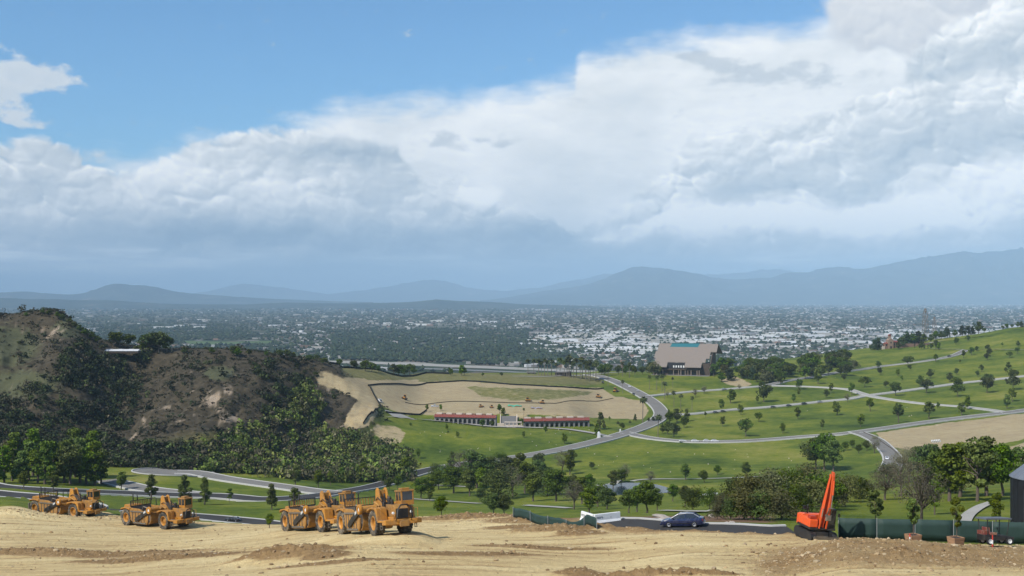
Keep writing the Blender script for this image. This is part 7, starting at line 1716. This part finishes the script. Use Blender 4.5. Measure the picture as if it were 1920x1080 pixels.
# ------------------------------------------------------------------ odds and ends seen on the site and lawns
def pipes():
    p = at(1755, 829, 230, 420); M = flat_mat('white_pipe', (0.68, 0.68, 0.66), .5)
    for k in range(4):
        q = p + Vector(((k - 1.5) * 1.25, 0, 0)); q.z = float(ground_z(q.x, q.y)); o = empty('pipe_section', q, R(80), f'{["first", "second", "third", "fourth"][k]} from the left of four white pipe sections on the straw field', 'pipe', 'white pipe sections')
        b = MB(); b.lathe([(.50, -1.2), (.60, -1.2), (.60, 1.2), (.50, 1.2)], (0, 0, .58), 'x', 18, True); b.build('pipe_wall', M, o, True); b = MB(); b.lathe([(.60, 1.0), (.68, 1.0), (.68, 1.3), (.60, 1.3)], (0, 0, .58), 'x', 18, True); b.build('socket', M, o, True)
pipes()
def tarp():
    p = at(965, 762, 430, 560); o = empty('tarpaulin', p, R(-4), 'bright green tarpaulin spread on the terrace between the arcades', 'tarpaulin'); M = flat_mat('green_tarpaulin', (0.05, 0.42, 0.27), .6)
    r_ = np.random.default_rng(3); nx, ny = 14, 6; V = [((i / (nx - 1) - .5) * 9.5, (j / (ny - 1) - .5) * 5, .6 + .18 * r_.normal() + .3 * math.sin(i * .9)) for i in range(nx) for j in range(ny)]
    me = mesh_np('sheet', np.array(V), grid_faces(nx, ny), M); s = link('sheet', me, o); s.modifiers.new('thickness', 'SOLIDIFY').thickness = .05
    b = MB(); b.box(-4.4, 4.4, -2.2, 2.2, -.3, .12); b.build('pallet_load', M_crate, o)
    p = at(1006, 766, 430, 560); o = empty('tarpaulin', p, R(-4), 'grey tarpaulin spread on the terrace right of the green one', 'tarpaulin'); me = mesh_np('sheet', np.array([(x * .8, y * .9, z) for x, y, z in V]), grid_faces(nx, ny), flat_mat('grey_tarpaulin', (0.33, 0.30, 0.34), .6)); link('sheet', me, o).modifiers.new('thickness', 'SOLIDIFY').thickness = .05; b = MB(); b.box(-3.5, 3.5, -2, 2, -.3, .12); b.build('pallet_load', M_crate, o)
tarp()
# flat boulders on the verge and pale markers on the lawns
M_rock = flat_mat('pale_boulder', (0.36, 0.31, 0.26), .95)
def boulder_mesh(seed):
    r_ = np.random.default_rng(seed); bm = bmesh.new(); bmesh.ops.create_icosphere(bm, subdivisions=2, radius=.5)
    for v in bm.verts: v.co = Vector((v.co.x, v.co.y, v.co.z * .6)) * (1 + .22 * r_.normal())
    me = bpy.data.meshes.new('boulder'); bm.to_mesh(me); bm.free(); me.materials.append(M_rock); return me
BOUL = [boulder_mesh(k) for k in range(4)]
for i, (px, py, s_, lab) in enumerate([(1362, 984, .75, 'angular pale boulder, middle of the verge heap behind the blue car'), (1354, 985, .5, 'small pale boulder, left of the verge heap'), (1372, 982, .7, 'pale boulder at the right of the verge heap'), (1388, 986, .6, 'flat pale boulder at the right end of the verge'), (1335, 970, .9, 'low flat boulder on the verge above the blue car'), (1238, 972, 1.6, 'long white slab lying on the brown verge left of the blue car')]):
    p = at(px, py, 90, 125); o = link('boulder', BOUL[i % 4]); o.location = p + Vector((0, 0, s_ * .15)); o.scale = (s_ * (1.6 if i == 5 else 1), s_, s_ * (.35 if i == 5 else .9)); o.rotation_euler = (0, 0, i); tag(o, lab, 'boulder', 'boulders on the verge')
rm = np.random.default_rng(14); mk = MB(); mk.box(-.35, .35, -.15, .15, 0, .5); mkm = mk.mesh('grave_marker', M_cream)
for k in range(70):
    u_ = rm.random()
    if u_ < .4: px, py, a, b_ = rm.uniform(770, 1130), rm.uniform(806, 850), 300, 440
    elif u_ < .75: px, py, a, b_ = rm.uniform(1090, 1600), rm.uniform(838, 892), 200, 400
    else: px, py, a, b_ = rm.uniform(1290, 1910), rm.uniform(700, 800), 380, 700
    p = at(px, py, a, b_); o = link('grave_marker', mkm); o.location = p; o.rotation_euler = (0, 0, rm.uniform(-.4, .4)); s_ = rm.uniform(.4, .8); o.scale = (s_,) * 3
    wh = 'on the lawn below the arcades' if u_ < .4 else 'on the central lawn above the pond' if u_ < .75 else 'on the right hill lawns'
    tag(o, 'tiny pale grave marker ' + wh, 'marker', 'pale markers ' + wh)

# ------------------------------------------------------------------ clods and stones of the building site
def clods():
    r_ = np.random.default_rng(61); bm = bmesh.new(); bmesh.ops.create_icosphere(bm, subdivisions=1, radius=1.0)
    ico = np.array([v.co[:] for v in bm.verts]); ft = np.array([[v.index for v in f.verts] for f in bm.faces]); bm.free(); nv = len(ico)
    w = PAD * (0.03 + 0.35 * patch * sstep(crumb, -.1, .3) + 1.4 * MNDR + 1.2 * CHURN) * (Dg > 48) * (Dg < 126)
    P = scatter_points(w, 9000, 62); n = len(P)
    sz = .035 + .16 * r_.uniform(0, 1, n) ** 7 + .06 * r_.uniform(0, 1, n) ** 2
    V = ico[None] * sz[:, None, None] * r_.uniform(.72, 1.28, (n, nv, 1)) * r_.uniform(.7, 1.3, (n, 1, 3)) * np.array([1, 1, .7]); a = r_.uniform(0, 6.28, n); c, s = np.cos(a)[:, None], np.sin(a)[:, None]
    V = np.stack([V[:, :, 0] * c - V[:, :, 1] * s + P[:, :1], V[:, :, 0] * s + V[:, :, 1] * c + P[:, 1:2], V[:, :, 2] + P[:, 2:] + sz[:, None] * .15], -1).reshape(-1, 3)
    C = np.ones((n, nv, 4)); base = np.array([(.30, .20, .10), (.40, .29, .16), (.22, .145, .075), (.44, .34, .21)])[r_.integers(0, 4, n)]; C[:, :, :3] = (base * r_.uniform(.7, 1.1, n)[:, None])[:, None]
    me = mesh_np('soil_clods', V, (ft[None] + nv * np.arange(n)[:, None, None]).reshape(-1, 3), colour_mat('clod_colours'), smooth=False, cols=dict(col=C.reshape(-1, 4)))
    tag(link('soil_clods', me), 'loose clods and stones strewn over the bare earth', kind='stuff')
clods()
# ------------------------------------------------------------------ air: one closed box of thin, even haze
def build_haze():
    x0, x1, y0, y1, z0, z1 = -90000, 90000, -300, 112000, -60, 1900
    V = [(x, y, z) for x in (x0, x1) for y in (y0, y1) for z in (z0, z1)]
    Fc = [(0, 1, 3, 2), (4, 6, 7, 5), (0, 4, 5, 1), (2, 3, 7, 6), (0, 2, 6, 4), (1, 5, 7, 3)]
    m = bpy.data.materials.new('haze_air'); m.use_nodes = True; nt = m.node_tree; nt.nodes.clear()
    out = nt.nodes.new('ShaderNodeOutputMaterial'); v = nt.nodes.new('ShaderNodeVolumePrincipled')
    v.inputs['Color'].default_value = (0.53, 0.78, 1.0, 1); v.inputs['Density'].default_value = 4.3e-5; v.inputs['Anisotropy'].default_value = -0.3
    nt.links.new(v.outputs[0], out.inputs['Volume'])
    me = mesh_np('haze', np.array(V), np.array(Fc), m, smooth=False)
    tag(link('haze', me), 'thin blue haze over the valley', kind='stuff')
build_haze()
